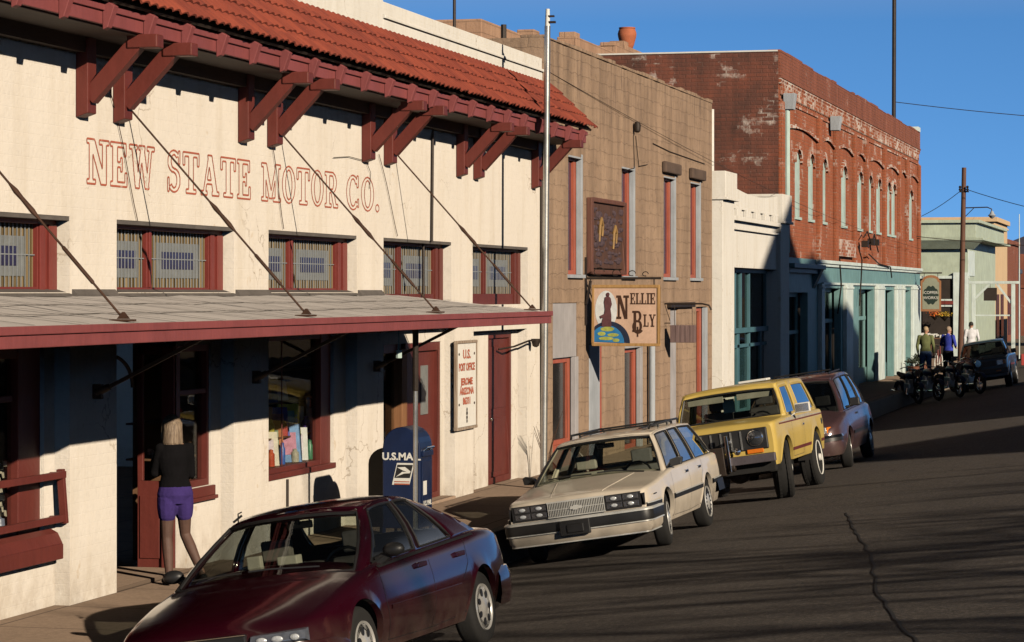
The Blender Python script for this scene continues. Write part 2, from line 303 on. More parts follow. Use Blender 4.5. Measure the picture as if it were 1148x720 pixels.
# ---------------------------------------------------------------- mesh builder
class MB:
    def __init__(s): s.v = []; s.f = []; s.sm = []
    def add(s, vs, fs, smooth=False):
        o = len(s.v); s.v += [tuple(v) for v in vs]; s.f += [tuple(i + o for i in f) for f in fs]; s.sm += [smooth] * len(fs); return s
    def box(s, x0, x1, y0, y1, z0, z1):
        if x0 > x1: x0, x1 = x1, x0
        if y0 > y1: y0, y1 = y1, y0
        if z0 > z1: z0, z1 = z1, z0
        return s.add([(x0,y0,z0),(x1,y0,z0),(x1,y1,z0),(x0,y1,z0),(x0,y0,z1),(x1,y0,z1),(x1,y1,z1),(x0,y1,z1)],
              [(0,3,2,1),(4,5,6,7),(0,1,5,4),(1,2,6,5),(2,3,7,6),(3,0,4,7)])
    def bar(s, p, q, a, b, up=(0,0,1)):
        p, q = Vector(p), Vector(q); d = (q - p).normalized(); u = Vector(up)
        if abs(d.dot(u)) > .98: u = Vector((1,0,0))
        x = d.cross(u).normalized(); y = x.cross(d).normalized()
        vs = []
        for c in (p, q):
            for i, j in ((-1,-1),(1,-1),(1,1),(-1,1)): vs.append(c + x * a/2 * i + y * b/2 * j)
        return s.add(vs, [(3,2,1,0),(4,5,6,7),(0,1,5,4),(1,2,6,5),(2,3,7,6),(3,0,4,7)])
    def tube(s, pts, r, seg=10, cap=True, sy=1.0):
        pts = [Vector(p) for p in pts]; n = len(pts)
        if isinstance(r, (int, float)): r = [r] * n
        vs = []; prev = None
        for i, p in enumerate(pts):
            d = (pts[min(i+1, n-1)] - pts[max(i-1, 0)]).normalized()
            if prev is None:
                u = Vector((0,0,1)) if abs(d.z) < .95 else Vector((1,0,0))
                x = d.cross(u).normalized()
            else:
                x = (prev - d * prev.dot(d)); x = x.normalized() if x.length > 1e-6 else d.orthogonal().normalized()
            prev = x; y = d.cross(x)
            for k in range(seg):
                a = 2*math.pi*k/seg; vs.append(p + x*math.cos(a)*r[i] + y*math.sin(a)*r[i]*sy)
        fs = []
        for i in range(n-1):
            for k in range(seg):
                k2 = (k+1) % seg; fs.append((i*seg+k, i*seg+k2, (i+1)*seg+k2, (i+1)*seg+k))
        s.add(vs, fs, True)
        if cap:
            s.add([vs[k] for k in range(seg)], [tuple(reversed(range(seg)))]); s.add([vs[(n-1)*seg+k] for k in range(seg)], [tuple(range(seg))])
        return s
    def cyl(s, p, q, r, r2=None, seg=14): return s.tube([p, q], [r, r if r2 is None else r2], seg)
    def prism(s, pts, vec):
        n = len(pts); vec = Vector(vec); a = [Vector(p) for p in pts]
        return s.add(a + [p + vec for p in a], [tuple(reversed(range(n))), tuple(range(n, 2*n))] + [(i, (i+1) % n, n + (i+1) % n, n + i) for i in range(n)])
    def lathe(s, prof, org, axis='z', seg=20, smooth=True):
        vs = []; o = Vector(org)
        for r, h in prof:
            for k in range(seg):
                a = 2*math.pi*k/seg; c, d = math.cos(a)*r, math.sin(a)*r
                vs.append(o + (Vector((c,d,h)) if axis == 'z' else Vector((h,c,d)) if axis == 'x' else Vector((c,h,d))))
        fs = [(i*seg+k, i*seg+(k+1)%seg, (i+1)*seg+(k+1)%seg, (i+1)*seg+k) for i in range(len(prof)-1) for k in range(seg)]
        s.add(vs, fs, smooth)
        for i in (0, len(prof)-1):
            if prof[i][0] > 1e-4: s.add(vs[i*seg:(i+1)*seg], [tuple(range(seg))])
        return s
    def grid(s, P, smooth=True, skip=None):   # P[i][j]
        n, m = len(P), len(P[0]); vs = [p for row in P for p in row]
        fs = [(i*m+j, i*m+j+1, (i+1)*m+j+1, (i+1)*m+j) for i in range(n-1) for j in range(m-1) if not (skip and skip(i, j))]
        return s.add(vs, fs, smooth)
    def ball(s, c, r, seg=12, rings=8):
        r = (r, r, r) if isinstance(r, (int, float)) else r
        P = [[(c[0]+r[0]*math.sin(math.pi*i/rings)*math.cos(2*math.pi*j/seg), c[1]+r[1]*math.sin(math.pi*i/rings)*math.sin(2*math.pi*j/seg), c[2]+r[2]*math.cos(math.pi*i/rings)) for j in range(seg+1)] for i in range(rings+1)]
        return s.grid(P)
    def mesh(s, name, off=(0,0,0), merge=.0004, sharp=35, solid=0, normals=True):
        bm = bmesh.new(); off = Vector(off)
        vs = [bm.verts.new(Vector(v) - off) for v in s.v]
        for f, sm in zip(s.f, s.sm):
            idx = []
            for i in f:
                if i not in idx: idx.append(i)
            if len(idx) < 3: continue
            try: fc = bm.faces.new([vs[i] for i in idx]); fc.smooth = sm
            except ValueError: pass
        if merge: bmesh.ops.remove_doubles(bm, verts=bm.verts, dist=merge)
        bmesh.ops.dissolve_degenerate(bm, edges=bm.edges, dist=1e-5)
        if normals: bmesh.ops.recalc_face_normals(bm, faces=bm.faces)
        if solid: bmesh.ops.solidify(bm, geom=bm.faces[:], thickness=solid)
        me = bpy.data.meshes.new(name); bm.to_mesh(me); bm.free()
        if any(s.sm):
            try: me.set_sharp_from_angle(angle=R(sharp))
            except Exception: pass
        return me
    def build(s, name, mat, parent=None, local=False, bevel=0, **kw):
        off = (0,0,0)
        if parent is not None and not local: off = worldloc(parent)
        me = s.mesh(name, off, **kw); me.materials.append(MT[mat] if isinstance(mat, str) else mat)
        o = bpy.data.objects.new(name, me); COL.objects.link(o)
        if parent is not None: o.parent = parent
        if bevel:
            m = o.modifiers.new('bevel', 'BEVEL'); m.width = bevel; m.segments = 2; m.limit_method = 'ANGLE'; m.angle_limit = R(40)
        return o
def worldloc(o):
    v = Vector((0,0,0))
    while o is not None: v += o.location; o = o.parent
    return v
def tag(o, label=None, cat=None, group=None, kind=None):
    if label: o['label'] = label
    if cat: o['category'] = cat
    if group: o['group'] = group
    if kind: o['kind'] = kind
    return o
def thing(name, label, cat, loc=(0,0,0), rz=0, group=None):
    o = bpy.data.objects.new(name, None); COL.objects.link(o); o.location = loc; o.rotation_euler = (0,0,rz); o.empty_display_size = .2
    return tag(o, label, cat, group)
def copy_tree(o, parent=None):
    c = o.copy(); COL.objects.link(c); c.parent = parent
    for ch in list(o.children): copy_tree(ch, c)
    return c
def fwall(mb, x, y0, y1, z0, z1, holes=()):
    """front sheet on plane X=x with openings (ya,yb,za,zb,depth) and their reveals"""
    if abs(z0-.12) < 1e-6: z0 = .10
    holes = [(h[0], h[1], .10 if abs(h[2]-.12) < 1e-6 else h[2], h[3], h[4]) for h in holes]
    ys = sorted({y0, y1} | {h[i] for h in holes for i in (0, 1)}); zs = sorted({z0, z1} | {h[i] for h in holes for i in (2, 3)})
    for a, b in zip(ys, ys[1:]):
        for c, d in zip(zs, zs[1:]):
            ym, zm = (a+b)/2, (c+d)/2
            if a < y0 or b > y1 or c < z0 or d > z1: continue
            if any(h[0] < ym < h[1] and h[2] < zm < h[3] for h in holes): continue
            mb.add([(x,a,c),(x,b,c),(x,b,d),(x,a,d)], [(0,1,2,3)])
    for a, b, c, d, dp in [h[:5] for h in holes]:
        X = x - dp
        mb.add([(x,a,c),(X,a,c),(X,a,d),(x,a,d)], [(0,1,2,3)]); mb.add([(x,b,c),(x,b,d),(X,b,d),(X,b,c)], [(0,1,2,3)])
        mb.add([(x,a,d),(X,a,d),(X,b,d),(x,b,d)], [(0,1,2,3)]); mb.add([(x,a,c),(x,b,c),(X,b,c),(X,a,c)], [(0,1,2,3)])
def frame(mb, x0, x1, y0, y1, z0, z1, t, tz=None, tb=None):
    tz = tz or t; tb = tb or tz
    mb.box(x0,x1,y0,y0+t,z0,z1); mb.box(x0,x1,y1-t,y1,z0,z1); mb.box(x0,x1,y0+t,y1-t,z1-tz,z1); mb.box(x0,x1,y0+t,y1-t,z0,z0+tb)
def face_matrix(kind):  # text plane -> world
    if kind == '+x': return Matrix(((0,0,1,0),(1,0,0,0),(0,1,0,0),(0,0,0,1)))
    return Matrix(((1,0,0,0),(0,0,-1,0),(0,1,0,0),(0,0,0,1)))      # faces -y
def text_obj(name, body, mat, parent, loc, size, kind='-y', ext=.002, sx=1, align='CENTER', rot=0, offset=0):
    cu = bpy.data.curves.new(name, 'FONT'); cu.body = body; cu.size = size; cu.extrude = ext; cu.align_x = align; cu.align_y = 'CENTER'; cu.offset = offset; cu.resolution_u = 3
    t = bpy.data.objects.new('tmp', cu); COL.objects.link(t)
    dg = bpy.context.evaluated_depsgraph_get(); me = bpy.data.meshes.new_from_object(t.evaluated_get(dg)); bpy.data.objects.remove(t)
    me.transform(face_matrix(kind) @ Matrix.Rotation(rot, 4, 'Z') @ Matrix.Diagonal((sx,1,1,1)))
    off = Vector(loc) - (worldloc(parent) if parent else Vector((0,0,0)))
    me.transform(Matrix.Translation(off)); me.name = name; me.materials.clear(); me.materials.append(MT[mat] if isinstance(mat, str) else mat)
    o = bpy.data.objects.new(name, me); COL.objects.link(o); o.parent = parent; return o

# ---------------------------------------------------------------- slab-serif letters
def _r(x0,y0,x1,y1): return [(x0,y0),(x1,y0),(x1,y1),(x0,y1)]
def _s(p,q,t):
    dx, dy = q[0]-p[0], q[1]-p[1]; t = t/2
    if abs(dy) > abs(dx)*.6: return [(p[0]-t,p[1]),(p[0]+t,p[1]),(q[0]+t,q[1]),(q[0]-t,q[1])]
    return [(p[0],p[1]-t),(q[0],q[1]-t),(q[0],q[1]+t),(p[0],p[1]+t)]
def _arc(cx,cy,rx,ry,a0,a1,tx,ty,n=18):
    out = []
    for i in range(n):
        a, b = R(a0+(a1-a0)*i/n), R(a0+(a1-a0)*(i+1)/n)
        out.append([(cx+(rx)*math.cos(a),cy+ry*math.sin(a)),(cx+rx*math.cos(b),cy+ry*math.sin(b)),(cx+(rx-tx)*math.cos(b),cy+(ry-ty)*math.sin(b)),(cx+(rx-tx)*math.cos(a),cy+(ry-ty)*math.sin(a))])
    return out
LET = {
 'N': (.95, [_r(.1,0,.26,1), _r(.69,0,.85,1), [(.1,1),(.34,1),(.85,0),(.61,0)], _r(0,0,.38,.1), _r(0,.9,.3,1), _r(.55,.9,.97,1)]),
 'E': (.78, [_r(.1,0,.32,1), _r(0,.9,.72,1), _r(0,0,.76,.1), _r(.2,.45,.52,.55), _r(.62,.7,.72,1), _r(.66,0,.76,.32), _r(.46,.34,.54,.66)]),
 'W': (1.2, [_s((.2,1),(.38,0),.2), _s((.38,0),(.6,.95),.12), _s((.6,.95),(.84,0),.2), _s((.84,0),(1.02,1),.12), _r(0,.9,.38,1), _r(.45,.9,.74,1), _r(.85,.9,1.2,1)]),
 'S': (.72, _arc(.36,.735,.31,.265,35,270,.17,.10)+_arc(.36,.285,.31,.285,-145,90,.17,.10)+[_r(.58,.68,.66,1), _r(.04,0,.12,.34)]),
 'T': (.84, [_r(.31,0,.53,1), _r(0,.9,.84,1), _r(0,.68,.1,1), _r(.74,.68,.84,1), _r(.17,0,.67,.1)]),
 'A': (.98, [_s((.17,0),(.48,1),.12), _s((.79,0),(.48,1),.23), _r(.25,.28,.7,.38), _r(0,0,.34,.1), _r(.6,0,.98,.1)]),
 'M': (1.16, [_r(.12,0,.25,1), _r(.82,0,1.04,1), _s((.2,1),(.56,.08),.2), _s((.56,.08),(.93,1),.12), _r(0,0,.38,.1), _r(.7,0,1.16,.1), _r(0,.9,.3,1), _r(.82,.9,1.16,1)]),
 'O': (.84, _arc(.42,.5,.4,.5,0,360,.2,.1,30)),
 'C': (.84, _arc(.42,.5,.4,.5,38,322,.2,.1,26)+[_r(.66,.66,.75,1), _r(.7,.08,.77,.32)]),
 'R': (.9, [_r(.1,0,.32,1), _r(0,0,.44,.1), _r(0,.9,.5,1), _r(.3,.42,.5,.52)]+_arc(.5,.71,.3,.29,-90,90,.2,.1,12)+[_s((.5,.46),(.72,0),.2), _r(.58,0,.9,.1)]),
 'L': (.74, [_r(.1,0,.32,1), _r(0,.9,.44,1), _r(0,0,.72,.1), _r(.62,0,.72,.36)]),
 'I': (.46, [_r(.12,0,.34,1), _r(0,.9,.46,1), _r(0,0,.46,.1)]),
 'B': (.84, [_r(.1,0,.32,1), _r(0,0,.5,.1), _r(0,.9,.5,1), _r(.3,.46,.5,.56)]+_arc(.48,.75,.27,.25,-90,90,.19,.09,10)+_arc(.48,.28,.33,.28,-90,90,.2,.1,10)),
 'Y': (.92, [_s((.17,1),(.46,.42),.2), _s((.76,1),(.46,.42),.12), _r(.36,0,.57,.5), _r(.2,0,.73,.1), _r(0,.9,.36,1), _r(.6,.9,.92,1)]),
 '.': (.26, _arc(.13,.11,.11,.11,0,360,.11,.11,14)),
}
def layout(word, gap=.08):
    out = []; x = 0
    for ch in word:
        wd, ps = LET[ch]; out.append((x, ps)); x += wd + gap
    return out, x - gap
def _inside(ps, x, y):
    for p in ps:
        pos = neg = False; n = len(p)
        for i in range(n):
            x1, y1 = p[i]; x2, y2 = p[(i+1) % n]; c = (x2-x1)*(y-y1)-(y2-y1)*(x-x1)
            if c > 1e-9: pos = True
            if c < -1e-9: neg = True
            if pos and neg: break
        if not (pos and neg): return True
    return False
_ocache = {}
def outline(ch, h=.02):
    if ch in _ocache: return _ocache[ch]
    wd, ps = LET[ch]; nx, ny = int(wd/h)+8, int(1/h)+6
    boxes = [(min(q[0] for q in p), max(q[0] for q in p), min(q[1] for q in p), max(q[1] for q in p), p) for p in ps]
    g = [[False]*ny for _ in range(nx)]
    for i in range(nx):
        for j in range(ny):
            x, y = (i-1.5)*h, (j-1.5)*h
            cand = [b[4] for b in boxes if b[0] <= x <= b[1] and b[2] <= y <= b[3]]
            g[i][j] = bool(cand) and _inside(cand, x, y)
    nxt = {}
    for i in range(1, nx-1):
        for j in range(1, ny-1):
            if not g[i][j]: continue
            if not g[i][j-1]: nxt.setdefault((i,j), []).append((i+1,j))
            if not g[i+1][j]: nxt.setdefault((i+1,j), []).append((i+1,j+1))
            if not g[i][j+1]: nxt.setdefault((i+1,j+1), []).append((i,j+1))
            if not g[i-1][j]: nxt.setdefault((i,j+1), []).append((i,j))
    loops = []
    while nxt:
        st = next(iter(nxt)); cur = st; lp = []
        while True:
            lp.append(cur); l = nxt[cur]; n2 = l.pop()
            if not l: del nxt[cur]
            cur = n2
            if cur == st: break
        if len(lp) < 8: continue
        pts = [((a-2)*h, (b-2)*h) for a, b in lp]
        for _ in range(2): pts = [tuple((pts[k-1][c]+2*pts[k][c]+pts[(k+1) % len(pts)][c])/4 for c in (0,1)) for k in range(len(pts))]
        loops.append(pts)
    _ocache[ch] = loops; return loops
# ---------------------------------------------------------------- ground, road, pavement
def sheet(name, mat, x0, x1, y0, y1, z, nx=1, ny=1):
    m = MB(); m.grid([[(x0+(x1-x0)*i/nx, y0+(y1-y0)*j/ny, z) for j in range(ny+1)] for i in range(nx+1)], False)
    return tag(m.build(name, mat, normals=False), kind='structure')
sheet('ground', 'dirt', -2500, 2500, -300, 4500, -.6, 4, 4)
SL = .15                                   # the street falls towards the shops
def roadz(x): return SL*(min(x, 9)-4) + (.03*(x-9) if x > 9 else 0)
m = MB(); m.grid([[(x, y, roadz(x)) for y in (-20, 20, 60, 100, 150, 400)] for x in (1.9, 4, 6, 8, 8.6, 9.2, 10, 12, 15)], True)
tag(m.build('road', 'asphalt', normals=False), kind='structure')
m = MB(); m.box(-14, 1.75, -20, 118, -.59, .12); tag(m.build('sidewalk', 'walk'), kind='structure')
m = MB(); y = -20.
while y < 118: m.box(1.752, 1.9, y, y+2.99, -.45, .128); y += 3
tag(m.build('kerb', 'kerb', bevel=.012), kind='structure')
m = MB(); pts = [(5.88,33.0),(6.31,30.18),(6.74,27.58),(7.0,25.9),(7.48,22.25),(7.82,20.2),(8.15,18.5),(8.45,17.0)]
fine = []
for a, c in zip(pts, pts[1:]):
    for k in range(6):
        t = k/6; fine.append((a[0]+(c[0]-a[0])*t+random.uniform(-.02,.02), a[1]+(c[1]-a[1])*t))
L_ = [[(x-.008-random.random()*.008, y, roadz(x)+.005) for x, y in fine], [(x+.008+random.random()*.008, y, roadz(x)+.007) for x, y in fine]]
m.grid(L_, False); tag(m.build('road_crack_seal', plain('tar_seal', (.012,.011,.011), .7, .3, 5, .2)), kind='structure')

# ---------------------------------------------------------------- the cream garage building
B1 = thing('garage_building', 'cream painted garage building with clay tile eave, grey canopy and red outline lettering', 'building', (0, 30, 0))
CAN_END = 33.4
UW = [(19.6,22.85),(23.96,27.2),(28.32,31.58),(32.71,35.94),(37.08,40.38)]
holes = [(a, c, 3.0 if i < 3 else 2.82, 3.70, .16) for i, (a, c) in enumerate(UW)]
BAY = [(18.5,22.85),(23.96,27.2),(28.32,31.6),(32.71,36.12),(37.13,40.32)]
DEP = .15
for i, (a, c) in enumerate(BAY): holes.append((a, c, .12, 2.52 if i < 4 else 2.44, DEP))
m = MB(); fwall(m, 0, 14, 41.35, .1, 6.32, [h for h in holes])
m.box(-9, -.5, 14, 41.3, .1, 6.3) if False else None
# far end wall, back, roof slab
m.add([(0,41.35,.1),(-10,41.35,.1),(-10,41.35,6.32),(0,41.35,6.32)], [(0,1,2,3)])
m.add([(0,14,.1),(-10,14,.1),(-10,14,6.32),(0,14,6.32)], [(3,2,1,0)])
m.build('wall', 'cream', B1, merge=.001)
m = MB(); m.box(-10, -.32, 14.1, 41.25, 6.2, 6.28); m.build('flat_roof', 'flash', B1)
m = MB(); m.box(-.30, -.002, 32.7, 41.35, 6.28, 6.50); m.box(-.30, .03, 32.7, 41.36, 6.50, 6.545); m.box(-.28, -.01, 32.7, 41.35, 6.545, 6.72); m.build('parapet', 'white', B1, bevel=.01)
m = MB(); m.box(-.34, -.001, 13.9, 32.7, 6.28, 7.5); m.box(-.36, .04, 13.9, 32.74, 7.5, 7.6); m.build('raised_parapet', 'white', B1, bevel=.01)
# panels behind the bays (each bay's recessed wall with its openings)
openings = {0: [(18.5,22.62,.78,2.5)], 1: [(23.96,25.9,.12,2.5),(25.9,26.9,.95,2.45)], 2: [(28.32,31.12,.92,2.5)], 3: [(32.71,34.0,.12,2.32),(34.0,35.93,.12,2.32)], 4: [(37.13,37.75,.12,2.3),(38.52,39.95,.12,2.40)]}
m = MB()
for i, (a, c) in enumerate(BAY):
    top = 2.52 if i < 4 else 2.44
    fwall(m, -DEP, a, c, .12, top, [(p, q, r, t, .12) for p, q, r, t in openings[i]])
m.build('bay_wall', 'cream', B1, merge=.001)
# dark interiors
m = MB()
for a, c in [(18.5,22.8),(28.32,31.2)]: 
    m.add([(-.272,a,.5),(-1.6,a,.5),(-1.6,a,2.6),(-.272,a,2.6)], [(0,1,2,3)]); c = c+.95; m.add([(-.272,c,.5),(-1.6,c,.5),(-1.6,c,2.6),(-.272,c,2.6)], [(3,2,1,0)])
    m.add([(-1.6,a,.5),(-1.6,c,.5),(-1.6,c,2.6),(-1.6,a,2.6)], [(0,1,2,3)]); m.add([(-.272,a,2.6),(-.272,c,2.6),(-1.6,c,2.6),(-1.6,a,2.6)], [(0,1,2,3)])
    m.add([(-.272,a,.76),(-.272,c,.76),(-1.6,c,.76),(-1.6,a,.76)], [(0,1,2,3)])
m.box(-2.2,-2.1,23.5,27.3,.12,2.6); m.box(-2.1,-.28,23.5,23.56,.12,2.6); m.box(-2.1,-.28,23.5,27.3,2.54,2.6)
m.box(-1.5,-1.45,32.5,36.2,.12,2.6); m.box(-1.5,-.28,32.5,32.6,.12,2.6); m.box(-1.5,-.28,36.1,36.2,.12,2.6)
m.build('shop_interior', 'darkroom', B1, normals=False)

# upper windows
for i, (a, c) in enumerate(UW):
    z0 = 3.0 if i < 3 else 2.82
    f = MB(); x0, x1 = -.20, -.13; mid = a + (c-a)*.355
    tb = .05 if i < 3 else .16
    f.box(x0,x1,a,a+.12,z0,3.7); f.box(x0,x1,c-.42,c,z0,3.7); f.box(x0,x1,a+.12,c-.42,3.62,3.7); f.box(x0,x1,a+.12,c-.42,z0,z0+tb)
    f.box(x1,x1+.02,c-.40,c-.29,z0,3.62); f.box(x1,x1+.02,c-.20,c-.03,z0,3.62)
    f.box(x0,x1,mid-.07,mid+.07,z0+tb,3.62); f.box(x1,x1+.012,mid-.02,mid+.02,z0+tb,3.62)
    fo = f.build('window', 'oxred' if i > 2 else 'redtrim', B1, bevel=.004)
    for (p, q) in ((a+.12, mid-.07), (mid+.07, c-.42)):
        wv_ = q-p; z1 = 3.62; zb = z0+tb; hh = z1-zb
        g = MB(); n = int(wv_/.06)
        g.grid([[( -.175+.006*math.sin(j*math.pi/2), p+wv_*j/(n*4), z) for j in range(n*4+1)] for z in (zb, z1)]); g.build('pane', 'amber', fo)
        g = MB(); g.box(-.172,-.166,p+wv_*.13,q-wv_*.13,zb+hh*.17,z1-hh*.20); g.build('frosted_border', 'milk', fo)
        g = MB(); g.box(-.167,-.162,p+wv_*.22,q-wv_*.22,zb+hh*.33,z1-hh*.36); g.build('violet_centre', 'violet', fo)
        g = MB()
        for k in range(int(wv_/.085)):
            yy = p+.04+k*.085; g.box(-.163,-.157,yy,yy+.009,zb,z1)
        g.box(-.164,-.158,p,q,zb+hh*.5,zb+hh*.5+.01); g.build('window_bars', 'lead', fo)
    # opening head board
    g = MB(); g.box(-.128, -.004, a+.003, c-.003, 3.66, 3.697); g.build('window_head', 'flash', fo)

# lettering
m = MB()
def word_outline(word, y0, y1, z0, hh, wd=.019):
    m = MB()
    lay, tot = layout(word, .09); kx = (y1-y0)/tot
    for (x, ps), ch in zip(lay, word):
        for lp in outline(ch):
            n = len(lp); P = [(y0+(x+a)*kx, z0+c*hh) for a, c in lp]
            inn, out = [], []
            for k in range(n):
                dx, dz = P[(k+1)%n][0]-P[k-1][0], P[(k+1)%n][1]-P[k-1][1]; l = math.hypot(dx, dz) or 1
                nx_, nz_ = -dz/l*wd/2, dx/l*wd/2
                inn.append((.004, P[k][0]+nx_, P[k][1]+nz_)); out.append((.004, P[k][0]-nx_, P[k][1]-nz_))
            m.grid([inn+[inn[0]], out+[out[0]]], False)
    m.build('painted_word', 'paintred', B1, normals=False, merge=.0002)
for wd_, a, c in (('NEW',23.24,24.92),('STATE',25.25,27.73),('MOTOR',28.08,30.82),('CO.',31.15,32.52)): word_outline(wd_, a, c, 4.02, .42)

# tile roof: corrugated, four courses
m = MB(); Y0, Y1 = 13.8, 41.72; X0, Z0, X1, Z1 = .0, 6.31, .74, 5.60
sl_ = Vector((X1-X0, 0, Z1-Z0)); LN = sl_.length; dn = sl_/LN; nn_ = Vector((-dn.z, 0, dn.x)); nn_ = nn_ if nn_.z > 0 else -nn_
NC = 4; step = .195; ny = int((Y1-Y0)/step*8)
for c_ in range(NC):
    a0, a1 = LN*c_/NC, LN*(c_+1)/NC+.03
    rows = []
    for t, lift in ((a0, .0), (a1, .028), (a1, .008)):
        row = []
        for j in range(ny+1):
            yy = Y0+(Y1-Y0)*j/ny; ph = (yy/step) % 1; k = int(yy/step)
            hgt = .038*abs(math.sin(math.pi*ph))**.8 - .0
            rnd = random.Random(k*7+c_*131).uniform(-.012, .014)
            row.append(Vector((X0, yy, Z0)) + dn*(t+rnd*(1 if t == a1 else 0)) + nn_*(hgt+lift+.03))
        rows.append(row)
    m.grid(rows)
m.build('tile_roof', 'tile', B1, sharp=50, merge=0, normals=False)
# under-board, fascia, rafter tails
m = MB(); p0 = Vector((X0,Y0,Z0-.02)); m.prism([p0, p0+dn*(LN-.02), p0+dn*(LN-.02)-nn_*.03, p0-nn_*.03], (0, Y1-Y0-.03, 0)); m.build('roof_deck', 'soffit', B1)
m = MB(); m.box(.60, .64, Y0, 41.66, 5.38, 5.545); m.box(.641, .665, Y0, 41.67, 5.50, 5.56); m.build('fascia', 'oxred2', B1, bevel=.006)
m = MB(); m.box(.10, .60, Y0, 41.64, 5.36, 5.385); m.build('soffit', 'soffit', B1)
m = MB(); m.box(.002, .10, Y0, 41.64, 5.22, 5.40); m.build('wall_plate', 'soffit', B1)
yy = 14.55
while yy < 41.6:
    t = MB(); t.prism([(.642,yy-.05,5.33),(.69,yy-.05,5.35),(.755,yy-.05,5.54),(.642,yy-.05,5.61)], (0,.10,0)); t.build('rafter_tail', 'oxred2', B1, bevel=.006)
    yy += .95
for ys in [18.55,19.4,22.97+.11,23.83+.13,27.28+.14,28.2+.16,31.69+.18,32.63+.18,36.08+.2,36.98+.22,40.44+.24]:
    b_ = MB(); b_.box(.003, .125, ys-.10, ys+.10, 4.70, 5.36); b_.prism([(.003,ys-.10,4.70),(.125,ys-.10,4.70),(.125,ys-.10,4.66),(.003,ys-.10,4.62)], (0,.20,0)); bo = b_.build('bracket', 'oxred', B1, bevel=.008)
    b_ = MB(); b_.bar((.10, ys, 4.80), (.60, ys, 5.33), .15, .13, up=(0,1,0)); b_.build('brace', 'oxred', bo, bevel=.006)
    b_ = MB(); b_.box(.50, .80, ys-.085, ys+.085, 5.25, 5.375); b_.build('outrigger', 'oxred', bo, bevel=.012)

# canopy
m = MB(); nC = 60
def cz(x): return 2.965 - .215*(x/2.0)
P = []
for i in range(5):
    x = .003+1.98*i/4; P.append([(x, 13.8+(CAN_END-13.8)*j/nC, cz(x)+.006*math.sin(j*.9+i)+.004*math.sin(j*2.3)) for j in range(nC+1)])
m.grid(P, True); Q = [[(x, yq, z-.05) for x, yq, z in row] for row in P]; m.grid(Q, True)
m.add([P[0][-1], P[-1][-1], Q[-1][-1], Q[0][-1]], [(0,1,2,3)]); cn = m.build('canopy', 'roofing', B1, normals=False)
m = MB()
for j in range(1, 21): 
    yj = 13.8 + j*.98; m.add([(.05,yj,cz(.05)+.012),(1.96,yj+.02,cz(1.96)+.012),(1.96,yj+.055,cz(1.96)+.012),(.05,yj+.035,cz(.05)+.012)], [(0,1,2,3)])
for xx in (.7, 1.35): m.add([(xx,13.8,cz(xx)+.012),(xx+.03,13.8,cz(xx+.03)+.012),(xx+.03,33.35,cz(xx+.03)+.012),(xx,33.35,cz(xx)+.012)], [(0,1,2,3)])
m.build('roofing_lap', 'flash', cn, normals=False)
m = MB(); m.box(1.99, 2.035, 13.8, CAN_END+.02, 2.605, 2.755); m.box(2.036, 2.055, 13.8, CAN_END+.03, 2.70, 2.762); m.box(.005, 1.988, CAN_END-.02, CAN_END+.02, 2.62, 2.73); m.prism([(.005,CAN_END-.02,2.73),(1.988,CAN_END-.02,2.73),(1.988,CAN_END-.02,2.752),(.005,CAN_END-.02,2.935)], (0,.04,0)); m.build('canopy_fascia', 'oxred2', cn, bevel=.006)
m = MB()
for j in range(20): m.box(.02, 1.98, 14+j, 14.05+j, 2.62, 2.72)
m.box(.01, 1.98, 13.9, 33.3, 2.722, 2.735)
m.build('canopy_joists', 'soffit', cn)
m = MB()
segs = [(13.9,19.58),(22.9,23.9),(27.25,28.3),(31.62,32.6)]
for a, c in segs: m.prism([(.002,a,2.96),(.002,a,3.03),(.012,a,3.03),(.05,a,2.985),(.05,a,2.96)], (0,c-a,0))
for a, c in UW[:3]: m.prism([(-.125,a+.01,2.985),(-.125,a+.01,3.03),(.03,a+.01,2.985),(.03,a+.01,2.962)], (0,c-a-.02,0))
m.build('flashing', 'flash', cn)
for ys in (19.7, 24.2, 28.7, 33.2):
    a, c = Vector((.0, ys, 4.82)), Vector((1.83, ys, cz(1.83)+.03)); d = c-a
    r_ = MB(); r_.tube([a, c], .010, 8); ro = r_.build('tie_rod', 'rustrod', B1)
    tb_ = MB(); t0 = .47
    tb_.tube([a+d*t0, a+d*(t0+.03), a+d*(t0+.06), a+d*(t0+.11), a+d*(t0+.14)], [.011,.024,.019,.024,.011], 8); tb_.build('turnbuckle', 'rustrod', ro)
    tb_ = MB(); tb_.tube([a+d*.72, a+d*.725, a+d*.86, a+d*.865], [.011,.017,.017,.011], 8); tb_.build('rod_sleeve', 'rustrod', ro)
    tb_ = MB(); tb_.box(1.74, 1.92, ys-.06, ys+.06, cz(1.83)+.004, cz(1.83)+.02); tb_.prism([(1.79,ys-.03,cz(1.8)+.02),(1.88,ys-.03,cz(1.8)+.02),(1.835,ys-.03,cz(1.8)+.075)], (0,.06,0)); tb_.build('anchor_plate', 'rustrod', ro)
for ys in (19.0, 23.4, 27.8, 32.3):
    r_ = MB(); r_.bar((.03,ys,2.05), (1.30,ys,2.68), .03, .035); r_.bar((.03,ys,2.0), (.03,ys,2.14), .12, .05, up=(0,1,0)); r_.add([], []); r_.cyl((.03,ys,2.06),(.16,ys,2.115), .045, .03); r_.build('canopy_strut', 'iron', B1)
